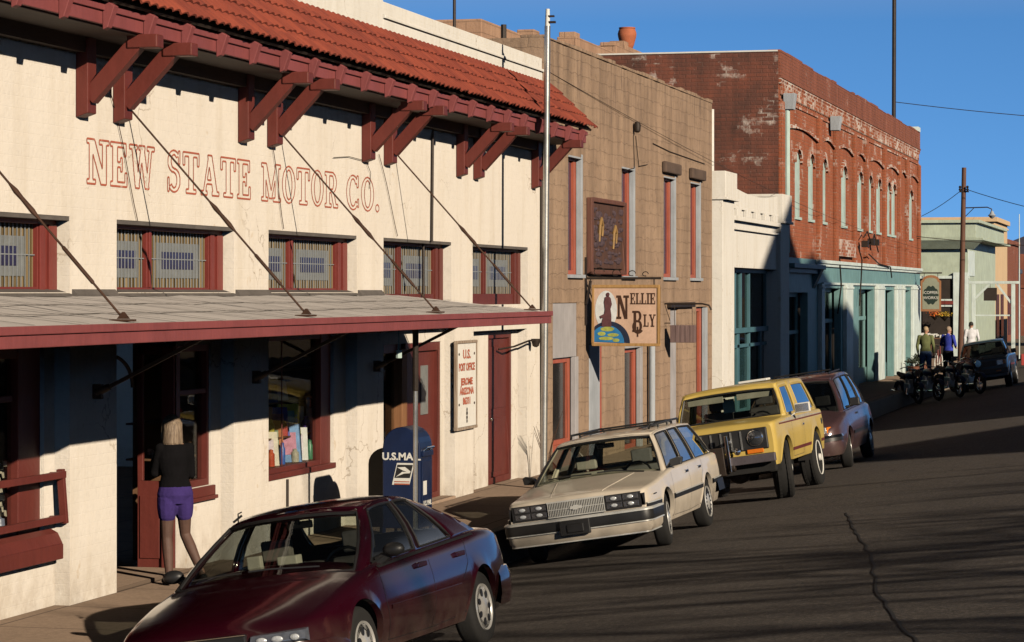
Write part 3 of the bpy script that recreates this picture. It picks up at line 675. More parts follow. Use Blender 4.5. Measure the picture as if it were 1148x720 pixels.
# thin wires and conduit on the upper wall
def wire(name, pts, r, mat='iron', parent=None, seg=6):
    q = MB(); q.tube(pts, r, seg); return q.build(name, mat, parent)
for a, c in (((.02,23.74,4.94),(.02,24.47,3.70)), ((.02,28.27,4.87),(.02,28.81,3.72)), ((.02,32.45,4.75),(.02,33.3,3.73))):
    A, Cc = Vector(a), Vector(c); wire('wall_cable', [A+(Cc-A)*t+Vector((0,.03*math.sin(t*5),0)) for t in [k/8 for k in range(9)]], .0045, 'rustrod', B1)
wire('conduit', [(.03,34.9,5.2),(.03,34.85,3.68)], .018, 'iron', B1)
wire('conduit_drop', [(-.09,34.85,3.68),(-.09,34.85,2.95)], .020, 'iron', B1)
wire('loose_cable', [(.02,30.6,4.62),(.02,31.2,4.66),(.02,31.9,4.64),(.02,32.1,4.5),(.02,32.05,4.3)], .004, 'iron', B1)
wire('downpipe', [(.03,41.18,5.2),(.03,41.16,3.0),(.03,41.2,.13)], .03, 'iron', B1)
wire('wall_conduit', [(-.13,29.35,.13),(-.13,29.35,.84)], .014, 'iron', B1)
wire('roof_pipe', [(-1.5,44.7,6.5),(-1.5,44.7,7.62)], .05, 'iron', B1)
wire('roof_mast', [(-2.41,44.8,6.5),(-2.41,44.8,9.2)], .028, 'iron', B1)
m = MB(); m.lathe([(.08,6.2),(.08,6.78),(.11,6.80),(.11,6.84),(.07,6.87),(.05,6.92),(.001,6.93)], (-.6,34.35,0)); m.build('roof_vent', 'flash', B1)

# bay 1: shop window with red frame and rail box
m = MB(); frame(m, -.30,-.20,18.5,22.62,.78,2.5,.09); m.box(-.30,-.19,22.15,22.62,.78,2.5); m.box(-.30,-.21,20.9,20.97,.87,2.42); m.box(-.29,-.22,18.6,22.1,2.02,2.08)
w1 = m.build('shop_window', 'oxred', B1, bevel=.006)
m = MB(); m.box(-.262,-.255,18.6,22.14,.87,2.42); m.build('pane', 'shopglass', w1)
m = MB(); m.box(-.148,-.02,18.5,22.76,.56,.70); m.prism([(-.148,18.5,.70),(-.02,18.5,.70),(-.07,18.5,.80),(-.148,18.5,.84)], (0,4.25,0)); m.build('window_sill', 'oxred', w1, bevel=.008)
m = MB(); m.bar((-.03,18.5,1.33),(-.03,22.80,1.33),.045,.065); m.bar((-.03,18.5,.93),(-.03,22.80,.93),.045,.065); m.bar((-.03,22.80,.88),(-.05,22.76,1.38),.05,.07); m.bar((-.14,22.72,1.33),(-.03,22.76,1.33),.04,.05); m.bar((-.14,22.72,.93),(-.03,22.76,.93),.04,.05); m.build('window_rail', 'oxred', w1, bevel=.006)
# bay 2: entry
m = MB(); m.box(-.30,-.16,25.86,25.99,.13,2.45); frame(m, -.27,-.17,25.99,26.9,.95,2.45,.07); m.box(-.26,-.18,26.0,26.9,1.93,1.98); m.box(-.26,-.12,25.95,26.97,.84,.945)
m.box(-.152,-.10,25.9,27.0,.80,.84); w2 = m.build('display_window', 'oxred', B1, bevel=.006)
m = MB(); m.box(-.232,-.226,26.05,26.84,1.0,2.40); m.build('pane', 'shopglass', w2)
m = MB(); m.box(-1.05,-.275,26.92,26.95,.12,2.45); m.box(-.56,-.29,25.96,26.88,.12,.90); m.build('cabinet_back', 'shelf', w2)
for z in (1.25, 1.62): 
    m = MB(); m.box(-.75,-.30,26.0,26.85,z,z+.02); m.build('shelf', 'shelf', w2)
m = MB(); m.box(-.58,-.30,25.90,25.95,.13,1.05); m.box(-.55,-.33,25.885,25.90,.25,.90); m.box(-.58,-.52,25.90,25.95,1.05,2.45); m.box(-.58,-.30,25.90,25.95,2.36,2.45)
m.build('entry_side_panel', 'oxred', B1, bevel=.006)
m = MB(); m.box(-.52,-.30,25.92,25.93,1.05,2.36); m.build('entry_side_glass', 'shopglass', B1)
m = MB(); m.box(-1.0,.0,23.97,25.89,.121,.16); m.build('threshold', 'walk', B1, bevel=.01)
m = MB(); frame(m, -1.55,-1.48,24.0,27.0,.16,2.45,.12); m.box(-1.53,-1.49,24.12,26.88,.16,.5); dr = m.build('entrance_door', 'darkroom', B1, bevel=.005)
m = MB(); m.box(-1.52,-1.51,24.12,26.88,.5,2.33); m.build('pane', 'shopglass', dr)
m = MB(); m.tube([(-1.46,26.3,1.05),(-1.43,26.3,1.08),(-1.43,26.3,1.32),(-1.46,26.3,1.35)], .012, 8); m.build('handle', 'steel', dr)
# bay 3: display window
m = MB(); frame(m, -.30,-.20,28.32,31.12,.92,2.5,.06); m.box(-.30,-.19,30.75,31.12,.92,2.5); m.box(-.2,-.13,28.33,31.16,.86,.925); m.box(-.262,-.250,29.5,29.515,.98,2.44)
w3 = m.build('display_window', 'oxred', B1, bevel=.006)
m = MB(); m.box(-.262,-.256,28.38,30.76,.98,2.44); m.build('pane', 'shopglass', w3)
for z, xx in ((1.28,-.50), (1.68,-.62), (2.05, -.7)):
    m = MB(); m.box(xx-.12,xx+.12,28.4,32.0,z,z+.02); m.build('shelf', 'shelf', w3)
# bay 4: post office door
m = MB(); m.box(-.29,-.20,32.71,32.8,.12,2.32); m.box(-.29,-.20,32.8,34.0,2.2,2.32); m.box(-.29,-.20,32.8,34.0,.12,.32); f4 = m.build('side_window', 'oxred', B1, bevel=.005)
m = MB(); m.box(-.25,-.245,32.8,33.98,.32,2.2); m.build('pane', 'shopglass', f4)
m = MB(); m.box(-.28,-.13,33.98,34.22,.12,2.25); m.build('wooden_post', wood('varnished_post', (.20,.085,.035), (.33,.16,.07)), B1, bevel=.006)
m = MB(); frame(m, -.30,-.16,34.24,35.93,.12,2.32,.12); m.box(-.29,-.17,34.24,34.62,.12,2.2); do = m.build('post_office_door', 'oxred', B1, bevel=.006)
m = MB(); m.box(-.25,-.205,34.63,35.80,.16,2.19); m.box(-.205,-.195,34.75,35.68,.3,1.15); m.build('door_leaf', 'oxred', do, bevel=.004)
m = MB(); m.box(-.204,-.188,35.1,35.42,1.33,2.0); m.build('door_glass', 'milk', do)
m = MB(); m.ball((-.17,34.80,1.12), .035); m.cyl((-.2,34.80,1.12),(-.17,34.80,1.12),.02); m.build('door_knob', 'chrome', do)
m = MB(); m.box(-.30,.05,34.2,36.0,.121,.165); m.build('door_step', 'walk', B1, bevel=.01)
# bay 5
m = MB(); m.box(-.26,-.165,37.13,37.75,.13,2.3); m.box(-.166,-.155,37.2,37.68,.25,2.2); m.build('shutter_panel', 'oxred', B1, bevel=.005)
m = MB(); frame(m, -.27,-.16,38.52,39.95,.13,2.40,.09); d5 = m.build('side_door', 'oxred', B1, bevel=.005)
m = MB(); m.box(-.25,-.20,38.62,39.85,.16,2.30); m.box(-.2,-.19,38.75,39.72,.3,1.1); m.box(-.2,-.19,38.75,39.72,1.25,2.18); m.build('door_leaf', 'oxred', d5, bevel=.004)
m = MB(); m.ball((-.17,38.78,1.1), .03); m.build('door_knob', 'chrome', d5)

# arch painted over the entry
m = MB(); A0 = []; A1 = []
for k in range(25):
    a = math.pi*k/24; A0.append((-.6, 25.2-.62*math.cos(a), 2.02+.34*math.sin(a))); 
m.tube(A0, .02, 6); m.build('entry_arch_rail', 'iron', B1)

# things on and by the building
sg = thing('wall_sign', 'narrow white board with red post office lettering hung on the cream pilaster', 'sign', (.0, 36.66, 0))
m = MB(); m.box(.004, .04, 36.1, 37.12, 1.10, 2.28); m.build('board', 'white', sg, bevel=.006)
m = MB(); m.box(.003,.055,36.06,37.16,2.28,2.32); m.box(.003,.055,36.06,37.16,1.06,1.10); m.box(.003,.05,36.06,36.1,1.1,2.28); m.box(.003,.05,37.12,37.16,1.1,2.28); m.build('frame', wood('weathered_trim', (.22,.14,.09), (.5,.42,.33)), sg, bevel=.004)
for t, z, s_, sx_ in (('U.S.',2.12,.155,1.5),('POST OFFICE',1.94,.13,1.0),('JEROME',1.735,.12,1.35),('ARIZONA',1.60,.12,1.25),('86331',1.46,.12,1.25)):
    text_obj('lettering', t, 'paintred', sg, (.043, 36.61, z), s_*1.12, '+x', .001, sx_, offset=.006)
m = MB()
for z, r_ in ((1.34,.03),(1.29,.045),(1.23,.04),(1.18,.03)): m.ball((.042,36.62,z), (.004,r_,.03))
m.build('painted_emblem', 'iron', sg)
for y_, z_ in ((36.2,2.13),(37.02,2.13),(36.2,1.42),(37.02,1.42)):
    m = MB(); m.ball((.042,y_,z_), (.006,.03,.02)); m.build('bolt', 'rustrod', sg)
lm = thing('wall_lamp', 'small dark spotlight on an arm above the red side door', 'lamp', (0, 40.4, 2.25))
m = MB(); m.tube([(-.14,39.1,2.14),(.05,39.3,2.18),(.12,40.0,2.26),(.12,40.4,2.25)], .015, 6); m.build('arm', 'iron', lm)
m = MB(); m.lathe([(.02,.0),(.05,.02),(.07,.1),(.075,.13),(.06,.12)], (.12,40.4,2.15)); m.build('lamp_head', 'iron', lm)
post = thing('steel_pole', 'thin galvanised pole standing on the pavement in front of the mailbox', 'pole', (1.6, 28.7, .12))
m = MB(); m.tube([(1.6,28.7,.12),(1.6,28.7,1.9)], .027, 10); m.build('shaft', 'steel', post)
m = MB(); m.tube([(1.6,28.7,1.9),(1.6,28.7,2.62)], .034, 10); m.tube([(1.6,28.7,.12),(1.6,28.7,.135)], .07, 10); m.build('sleeve', 'iron', post)
m = MB(); m.tube([(1.45,28.55,2.62),(1.45,28.55,2.36)], .006, 5); m.tube([(1.45,28.55,2.36),(1.45,28.55,2.27)], .035, 8); m.build('hanging_tag', 'tealpale', post)
gp = thing('street_pole', 'tall pale metal pole rising past the end of the tile eave, above the wagon', 'pole', (.82, 38.1, .12))
def polepart(n, a, c, r1, r2, mat):
    q = MB(); q.tube([a, c], [r1, r2], 12); return q.build(n, mat, gp)
polepart('shaft', (.80,38.1,.12), (.86,38.1,6.9), .052, .045, 'steel'); polepart('tip', (.86,38.1,6.9), (.863,38.1,7.15), .038, .03, 'letterwhite')
m = MB(); m.box(.84,.98,38.07,38.13,6.94,6.97); m.box(.84,.96,38.07,38.13,7.03,7.055); m.build('cross_arm', 'iron', gp)

# mailboxes
def mailbox(x, y, mat, label, marks):
    t = thing('mailbox', label, 'mailbox', (x, y, .12), R(0)); hw, d = .225, .25
    prof = [(-hw, .18)] + [(-hw, 1.10)] + [(hw*math.cos(R(a)), 1.10+.24*math.sin(R(a))) for a in range(165, 0, -15)] + [(hw, 1.10), (hw, .18)]
    m = MB(); m.prism([(px, -d, pz) for px, pz in prof], (0, 2*d, 0)); m.build('body', mat, t, local=True, bevel=.012)
    m = MB()
    for sx_ in (-1, 1):
        for sy_ in (-1, 1): m.box(sx_*hw-.03*sx_, sx_*hw, sy_*d-.03*sy_, sy_*d, 0, .20)
    m.build('legs', mat, t, local=True)
    m = MB(); m.box(hw+.0, hw+.012, -.2, .2, .42, .95); m.box(hw+.0, hw+.03, -.2, .2, 1.00, 1.06); m.build('door', mat, t, local=True, bevel=.005)
    m = MB(); m.tube([(hw+.01,-.14,1.06),(hw+.05,-.14,1.1),(hw+.05,.14,1.1),(hw+.01,.14,1.06)], .012, 8); m.build('pull_handle', 'chrome', t, local=True)
    if marks:
        m = MB(); sk = .06; z0, z1 = .68, .93
        def q(u, v_, dy=0): return (-.09+u*.26+ (v_)*sk*1.0-.02, -d-.003-dy, z0+v_*(z1-z0))
        m.prism([q(0,0),q(.8,0),q(.8,1),q(0,1)], (0,-.002,0)); mk = m.build('emblem_panel', 'letterwhite', t, local=True)
        m = MB(); m.prism([q(.05,.32,.004),q(.75,.32,.004),q(.75,.92,.004),q(.05,.92,.004)], (0,-.002,0)); m.build('emblem_field', 'trimblack', mk, local=True)
        m = MB(); m.prism([q(.06,.80,.008),q(.42,.82,.008),q(.72,.62,.008),q(.70,.55,.008),q(.36,.66,.008)], (0,-.002,0)); m.prism([q(.10,.36,.0105),q(.44,.52,.0105),q(.70,.54,.0105),q(.66,.60,.0105),q(.34,.60,.0105)], (0,-.002,0)); m.build('emblem_bird', 'letterwhite', mk, local=True)
        m = MB(); m.box(-.08,.10,-d-.010,-d-.007,.682,.697); m.box(-.08,.10,-d-.010,-d-.007,.712,.722); m.build('emblem_stripe', 'paintred', mk, local=True)
        o = text_obj('lettering', 'U.S.MAIL', 'letterwhite', None, (.0, -d-.004, 1.0), .115, '-y', .001, 1.05, offset=.004); o.parent = t
        m = MB(); m.box(hw+.013, hw+.015, -.17, -.03, .56, .72); m.build('schedule_card', 'letterwhite', t, local=True)
        o = text_obj('side_lettering', 'U.S. MAIL', 'letterwhite', None, (hw+.016, .0, .46), .08, '+x', .001, 1, offset=.002); o.parent = t
    return t
mailbox(1.24, 29.6, 'mailblue', 'navy blue street mailbox with white U.S. MAIL lettering and an eagle emblem', True)
mb2 = mailbox(.90, 30.1, 'mailolive', 'dark olive box standing half hidden behind the navy mailbox', False)  # shorter, unlettered copy of the mailbox shape in dark olive
mb2.scale = (.95, 1, .80)

# shop window goods
goods = [(28.55,1.0,.28,.30,(.5,.05,.04),'red spined'),(28.9,1.0,.22,.26,(.55,.5,.4),'buff'),(29.2,1.0,.25,.34,(.36,.14,.05),'russet'),(29.62,1.0,.26,.30,(.15,.3,.55),'sky blue'),(29.98,1.0,.22,.26,(.7,.68,.6),'white'),(30.3,1.0,.24,.28,(.08,.12,.35),'deep blue'),(30.6,1.0,.2,.4,(.75,.72,.66),'pale tall'),
 (28.6,1.302,.24,.26,(.1,.25,.15),'green'),(29.0,1.302,.26,.30,(.55,.2,.08),'orange'),(29.45,1.302,.24,.28,(.12,.12,.4),'violet'),(29.85,1.302,.26,.30,(.75,.55,.08),'yellow and red'),(30.3,1.302,.22,.26,(.6,.55,.5),'cream'),
 (28.7,1.702,.26,.22,(.3,.08,.06),'brown'),(29.3,1.702,.28,.18,(.1,.1,.25),'navy'),(30.0,1.702,.24,.2,(.6,.6,.62),'silvery')]
rq = random.Random(21)
for i, (y_, z_, w_, h_, c_, nm) in enumerate(goods):
    row = 0 if z_ < 1.2 else 1 if z_ < 1.5 else 2; xx = (-.40, -.50, -.62)[row]+rq.uniform(-.05,.05); z_ = (.985, 1.302, 1.702)[row]; y_ = y_+.55
    t = thing('display_book', nm + ' book cover propped on the ' + ('window floor', 'middle shelf', 'upper shelf')[row] + ' of the display window', 'book', (xx, y_, z_), R(rq.uniform(22,60)), 'goods in the display window')
    h_ = h_*(1.5 if row == 0 else 1.2); w_ = w_*1.05; m = MB(); m.prism([(-w_/2,-.02,0),(-w_/2,.03,0),(-w_/2,.09,h_),(-w_/2,.05,h_)], (w_,0,0)); m.build('cover', plain('cover_'+nm.replace(' ','_'), mul(c_,1.5), .5, .35, 9, 0), t, local=True)
    m = MB(); m.prism([(-w_*.35,-.008,h_*.2),(-w_*.35,-.012,h_*.2),(-w_*.35,.028,h_*.78),(-w_*.35,.034,h_*.78)], (w_*.6,0,0)); m.build('cover_picture', plain('picture_'+nm.replace(' ','_'), mul((c_[2]+.3,c_[0]*.7+.2,c_[1]+.15),1.1), .45, .5, 14, 0), t, local=True)
m = MB(); m.box(-.95,-.30,28.33,32.1,.935,.984); m.build('display_floor', 'shelf', w3)
m = MB(); m.box(-1.3,-.31,18.5,22.6,.80,.86); m.build('display_floor', 'shelf', w1)
for i, (y_, z_, h_, r_, c_, lb) in enumerate(((29.35,.985,.20,.045,(.62,.10,.05),'squat scarlet tin before the books in the display window'),(29.75,.985,.26,.035,(.06,.16,.55),'slim cobalt bottle before the books in the display window'),(30.2,.985,.16,.05,(.75,.70,.55),'cream jar before the books in the display window'),(30.75,.985,.24,.04,(.08,.30,.16),'bottle green flask before the books in the display window'),
  (29.6,1.302,.22,.05,(.70,.62,.10),'yellow canister on the middle shelf of the display window'),(30.05,1.302,.18,.06,(.65,.12,.10),'red tin on the middle shelf of the display window'),(30.5,1.302,.24,.045,(.65,.66,.68),'silver canister on the middle shelf of the display window'),(30.9,1.302,.2,.05,(.20,.10,.45),'purple canister on the middle shelf of the display window'))):
    m = MB(); xx = -.335 if z_ < 1 else -.43; m.lathe([(r_,0),(r_*1.02,.01),(r_,h_*.7),(r_*.6,h_*.82),(r_*.6,h_*.95),(.002,h_)], (xx,y_,z_), seg=14); tag(m.build('shop_container', plain('container_%d'%i, c_, .35, .35, 30, 0)), lb, 'container', 'goods in the display window')
# goods of the left window and the entry cabinet
for (x_, y_, z_, h_, c_, lb) in ((-.38,21.75,.865,.25,(.6,.03,.02),'red flower arrangement behind the glass of the left shop window'),(-.40,22.2,.865,.5,(.55,.5,.38),'pale cone of dried grasses in the left shop window'),(-.36,22.55,.865,.15,(.25,.35,.5),'small blue jar beside the frame of the left shop window')):
    t = thing('window_ornament', lb, 'ornament', (x_,y_,z_))
    m = MB(); m.lathe([(.04,0),(.07,.04),(.06,.1),(.04,.12)], (x_,y_,z_)); m.build('pot', plain('glazed_pot', (.2,.22,.3), .3, .3), t)
    m = MB()
    rr = random.Random(int(y_*100))
    for k in range(60):
        a = rr.uniform(0,6.28); u = rr.random(); p = Vector((x_+math.cos(a)*.13*u, y_+math.sin(a)*.13*u, z_+.1+h_*rr.random())); s_ = .025
        m.add([p+Vector((0,-s_,-s_)),p+Vector((.01,s_,-s_)),p+Vector((0,s_,s_)),p+Vector((-.01,-s_,s_))], [(0,1,2,3)])
    m.build('petals', plain('ornament_'+str(int(y_*100)), c_, .7, .5, 20, 0), t)
for (y_, z_, h_, c_, lb) in ((26.2,1.272,.22,(.75,.73,.68),'white figurine on the lower shelf of the entry cabinet'),(26.5,1.272,.18,(.7,.66,.6),'cream vase on the lower shelf of the entry cabinet'),(26.25,1.642,.24,(.78,.76,.7),'white figurine on the upper shelf of the entry cabinet'),(26.55,1.642,.14,(.65,.05,.03),'red bowl on the upper shelf of the entry cabinet'),(26.35,.962,.2,(.7,.68,.62),'framed card leaning low in the entry cabinet')):
    m = MB(); m.lathe([(.03,0),(.06,.02),(.045,h_*.35),(.02,h_*.6),(.045,h_*.8),(.03,h_*.95),(.001,h_)], (-.38,y_,z_)); tag(m.build('shop_ornament', plain('orn_'+str(int(y_*100+z_*10)), c_, .4, .3, 20, 0)), lb, 'ornament', 'ornaments in the entry cabinet')
# bare shrub against the wall end
sh = thing('bare_shrub', 'leafless thin shrub against the cream wall corner by the white wagon', 'plant', (.35, 40.2, .12))
m = MB(); rr = random.Random(4)
for k in range(7):
    a = rr.uniform(-.25,.25); c_ = rr.uniform(-.2,.2); h_ = rr.uniform(.6,1.15)
    m.tube([(.35,40.2,.12),(.35+a*.3,40.2+c_*.4,.12+h_*.5),(.35+a,40.2+c_,.12+h_)], [.012,.008,.003], 5)
m.build('stems', 'rustrod', sh)
# ---------------------------------------------------------------- brown stone building
B2 = thing('stone_building', 'two storey brown stone block building with tall narrow windows and red and grey trim', 'building', (0, 49, 0))
up = [(43.15,44.1),(47.44,48.5),(51.42,52.55),(54.3,55.35)]
hl = [(a, c, 3.3, 5.28, .17) for a, c in up]
gr_ = [(42.05,43.85,.12,2.83),(44.72,45.68,.12,2.12),(47.7,49.3,.12,2.06),(52.1,52.95,.12,2.66),(54.95,56.25,.12,2.70)]
hl += [(a, c, z0, z1, .17) for a, c, z0, z1 in gr_]
m = MB(); fwall(m, 0, 41.37, 56.85, .1, 7.06, hl)
m.add([(0,41.37,.1),(-9,41.37,.1),(-9,41.37,7.06),(0,41.37,7.06)], [(0,3,2,1)])
m.add([(0,56.85,.1),(-9,56.85,.1),(-9,56.85,7.06),(0,56.85,7.06)], [(0,1,2,3)])
m.add([(0,41.37,7.06),(0,56.85,7.06),(-.4,56.85,7.06),(-.4,41.37,7.06)], [(0,1,2,3)]); m.add([(-.4,41.37,7.06),(-.4,56.85,7.06),(-.4,56.85,6),(-.4,41.37,6)], [(0,1,2,3)])
m.build('wall', 'stone', B2, merge=.001)
m = MB()
rr = random.Random(3); y = 41.4
while y < 56.6:
    ln = rr.uniform(.35,.6); m.box(-.38, .012+rr.uniform(0,.02), y, min(56.85,y+ln-.015), 7.062, 7.09+rr.uniform(0,.05)); y += ln
m.build('coping_stones', 'stone', B2, bevel=.012)
m = MB(); m.box(-9,-.41,41.6,56.7,6.2,6.25); m.build('flat_roof', 'flash', B2)
B2b = thing('rear_stone_building', 'taller pinkish stone building behind, its stepped parapet showing above the brown one', 'building', (-8, 62, 0))
m = MB(); XR = -4.9
for a, c, z in ((56.0,60.9,8.93),(60.9,65.2,9.05),(65.2,70.0,9.40),(70.0,71.2,9.62),(71.2,75.5,9.72)): m.box(-12 if a < 57 else XR-.5,XR,a,c,4,z)
for a, z in ((60.9,9.17),(65.2,9.52),(70.0,9.70),(71.2,9.84)): m.box(XR-.45,XR-.03,a,a+.55,z-.14,z)
m.build('wall', 'stone2', B2b, bevel=.02)
for a, c in up:
    f = MB(); frame(f, -.16,-.08,a,c,3.3,5.28,.22,.07); fo = f.build('window', 'redtrim2', B2, bevel=.004)
    f = MB(); f.box(-.13,-.12,a+.22,c-.22,3.37,5.21); f.build('pane', 'violet', fo)
    f = MB(); f.box(-.075,.012,c-.035,c-.003,3.302,5.278); f.box(-.0,.014,c-.003,c+.10,3.25,5.33); f.box(-.075,.02,a,c,5.245,5.277); f.box(-.03,.06,a-.05,c+.12,3.24,3.298); f.build('window_casing', 'greyblue', fo, bevel=.004)
for a, c in up[2:]:
    f = MB(); f.box(.001,.10,a-.2,c+.28,5.34,5.56); f.build('lintel', 'stonedark', B2, bevel=.03)
# ground floor openings
f = MB(); f.box(-.10,-.02,42.06,43.84,1.93,2.82); f.build('panel_board', 'greyboard', B2)
f = MB(); frame(f, -.16,-.08,42.05,43.62,.5,1.92,.17,.08); f.box(-.16,-.06,42.05,43.62,.12,.5); fo = f.build('window', 'redtrim2', B2, bevel=.004); f = MB(); f.box(-.13,-.12,42.22,43.45,.58,1.84); f.build('pane', 'dimpane', fo); f = MB(); f.box(-.07,.015,43.63,43.86,.12,1.925); f.build('window_casing', 'greyboard', fo, bevel=.005)
f = MB(); f.box(-.155,.01,44.74,45.56,.12,2.11); fo = f.build('door', 'greyblue', B2, bevel=.008); f = MB(); f.box(-.14,.014,45.565,45.67,.12,2.11); f.build('door_edge', 'redtrim2', fo)
f = MB(); frame(f, -.16,-.08,47.7,49.08,.12,1.97,.18,.08); fo = f.build('window', 'redtrim2', B2, bevel=.004); f = MB(); f.box(-.13,-.12,47.88,48.9,.2,1.89); f.build('pane', 'dimpane', fo); f = MB(); f.box(-.07,.015,49.09,49.29,.12,1.975); f.box(-.07,.02,47.71,49.29,1.978,2.055); f.build('window_casing', 'greyboard', fo, bevel=.005)
f = MB(); f.box(-.15,-.04,52.12,52.93,.12,2.65); f.build('white_post_board', 'greyboard', B2, bevel=.01)
f = MB(); f.box(.001,.09,51.75,54.4,2.70,2.80); f.build('lintel', 'iron', B2, bevel=.01)
f = MB(); frame(f, -.16,-.08,54.96,56.0,.12,2.68,.26,.08); fo = f.build('window', 'redtrim2', B2, bevel=.004); f = MB(); f.box(-.13,-.12,55.22,55.74,.2,2.6); f.build('pane', 'dimpane', fo); f = MB(); f.box(-.07,.015,56.01,56.24,.12,2.68); f.build('window_casing', 'greyblue', fo, bevel=.005)
f = MB(); f.tube([(.10,49.75,.15),(.10,49.75,2.28)], .06, 10); f.build('grey_pipe', 'greyblue', B2)
# small fitting with wires on the wall
f = MB(); f.lathe([(.03,0),(.06,.03),(.07,.14),(.04,.2)], (.08,48.45,5.95)); f.tube([(.02,48.6,5.9),(.03,48.7,5.6),(.02,48.9,5.35),(.02,49.7,5.42)], .008, 5); f.tube([(.02,48.4,5.9),(.02,48.5,5.3),(.02,47.7,5.22)], .008, 5); f.tube([(.01,50.3,5.85),(.01,52,5.78),(.01,55.9,5.72)], .010, 5); f.build('wall_fitting', 'iron', B2)

urn = thing('clay_urn', 'orange clay urn standing on the stepped parapet above the stone building', 'urn', (-5.15, 72.6, 9.72))
m = MB(); m.lathe([(r_*.92,h_*.95) for r_, h_ in [(.13,0),(.16,.02),(.21,.14),(.27,.36),(.285,.46),(.26,.55),(.235,.60),(.25,.62),(.25,.645),(.20,.64),(.19,.58)]], (-5.15,72.6,9.72), seg=28); m.build('body', plain('terracotta', (.46,.135,.06), .8, .25, 5, .3), urn)

cs = thing('carved_sign', 'dark carved wood relief panel fixed upright between the upper windows', 'sign', (.05, 46, 3.36))
m = MB(); m.box(.0,.05,44.62,47.38,3.42,4.56); m.build('panel', wood('dark_carved_wood', (.05,.025,.018), (.13,.06,.04), (3,3,1)), cs)
m = MB(); frame(m, -.001,.10,44.52,47.44,3.32,4.62,.15,.07); m.build('frame', wood('carved_frame_wood', (.09,.035,.025), (.19,.08,.055)), cs, bevel=.015)
m = MB(); rr = random.Random(11)
for k in range(90):
    y_, z_ = rr.uniform(44.8,47.2), rr.uniform(3.5,4.45); m.ball((.05,y_,z_), (.02,rr.uniform(.08,.28),rr.uniform(.02,.06)), 8, 5)
m.build('relief', wood('relief_wood', (.035,.02,.02), (.13,.085,.10), (4,4,4)), cs)
for y_, z_ in ((45.35,4.16),(46.5,4.05)):
    m = MB(); m.tube([(.07,y_-.12,z_-.28),(.08,y_-.10,z_),(.08,y_,z_+.12),(.08,y_+.12,z_),(.07,y_+.12,z_-.18)], [.02,.028,.03,.028,.02], 8); m.build('gilded_scroll', plain('gilding', (.34,.20,.07), .6, .4, 9), cs)

# hanging sign with writing
hb = thing('hanging_sign', 'hanging sign reading NELLIE BLY with a figure standing on a globe', 'sign', (0, 44.4, 3.2))
Y = 44.4
m = MB(); m.box(.17,1.26,Y-.02,Y+.02,2.14,3.08); m.build('board', plain('salmon_sign_paint', (.66,.44,.32), .6, .18, 3, .05), hb)
m = MB()
for a, c, d, e in ((.13,1.30,3.08,3.13),(.13,1.30,2.09,2.14)): m.box(a,c,Y-.035,Y+.035,d,e)
m.box(.13,.17,Y-.035,Y+.035,2.14,3.08); m.box(1.26,1.30,Y-.035,Y+.035,2.14,3.08); m.build('frame', wood('ochre_frame', (.34,.18,.06), (.52,.31,.12)), hb, bevel=.006)
m = MB(); m.prism([(.375+.19*math.cos(R(a)), Y-.021, 2.70+.33*math.sin(R(a))) for a in range(0,360,15)], (0,-.002,0)); m.build('painted_glow', plain('pale_halo_paint', (.74,.76,.76), .6, .2, 9, 0), hb)
def disc_clip(cx_, cz_, r, zc, y0):
    return [(cx_+r*math.cos(R(a)), y0, cz_+r*math.sin(R(a))) for a in range(0, 181, 8)]
m = MB(); m.prism([(min(1.2,max(.172,x)), y, z) for x, y, z in disc_clip(.42,2.143,.37,0,Y-.0245)], (0,-.002,0)); m.build('painted_globe_rim', plain('globe_navy', (.012,.02,.05), .5, .3, 9, 0), hb)
m = MB(); m.prism([(max(.172,x), y, z) for x, y, z in disc_clip(.39,2.143,.30,0,Y-.0275)], (0,-.002,0)); m.build('painted_globe', plain('globe_blue', (.03,.20,.46), .5, .3, 9, 0), hb)
m = MB()
for cx_, cz_, rx, rz_ in ((.40,2.38,.12,.04),(.30,2.30,.07,.035),(.50,2.28,.10,.03),(.38,2.22,.13,.03),(.55,2.19,.06,.03)):
    m.prism([(cx_+rx*math.cos(R(a))*(1+.25*math.sin(a*.13)), Y-.0305-.0008*(cx_), cz_+rz_*math.sin(R(a))) for a in range(0,360,24)], (0,-.0015,0))
m.build('painted_land', plain('globe_green', (.42,.45,.10), .5, .4, 19, 0), hb)
fm = plain('figure_plum', (.12,.045,.05), .6, .4, 16, 0)
m = MB(); m.prism([(x, Y-.0335, z) for x, z in ((.30,2.42),(.47,2.42),(.47,2.62),(.455,2.72),(.48,2.80),(.46,2.90),(.42,2.945),(.40,2.945),(.36,2.92),(.345,2.84),(.36,2.72),(.345,2.62),(.31,2.52))], (0,-.002,0)); m.prism([(x, Y-.0365, z) for x, z in ((.27,2.60),(.35,2.64),(.35,2.58),(.29,2.56))], (0,-.002,0)); m.prism([(.41+.03*math.cos(R(a)), Y-.0335, 2.965+.035*math.sin(R(a))) for a in range(0,360,30)], (0,-.002,0)); m.build('painted_figure', fm, hb)
def fill_word(word, x0, z0, hx, hz, x, y0, big=1):
    lay, tot = layout(word, .05)
    m = MB(); k = 0
    for (lx, ps) in lay:
        for p in ps:
            q = [(x0+(lx+a)*hx, y0-.0006*(k % 7)-.0003, z0+c*hz) for a, c in p]; m.prism(q, (0,-.0006,0)); k += 1
    return m
bl = plain('sign_brown_lettering', (.055,.022,.010), .5, .3, 19, 0)
for wd_, x0, z0, hx, hz in (('N',.555,2.55,.225,.40),('ELLIE',.79,2.80,.118,.19),('B',.83,2.33,.21,.36),('LY',1.02,2.42,.125,.21)):
    fill_word(wd_, x0, z0, hx, hz, 0, Y-.022).build('painted_lettering', bl, hb, normals=True)
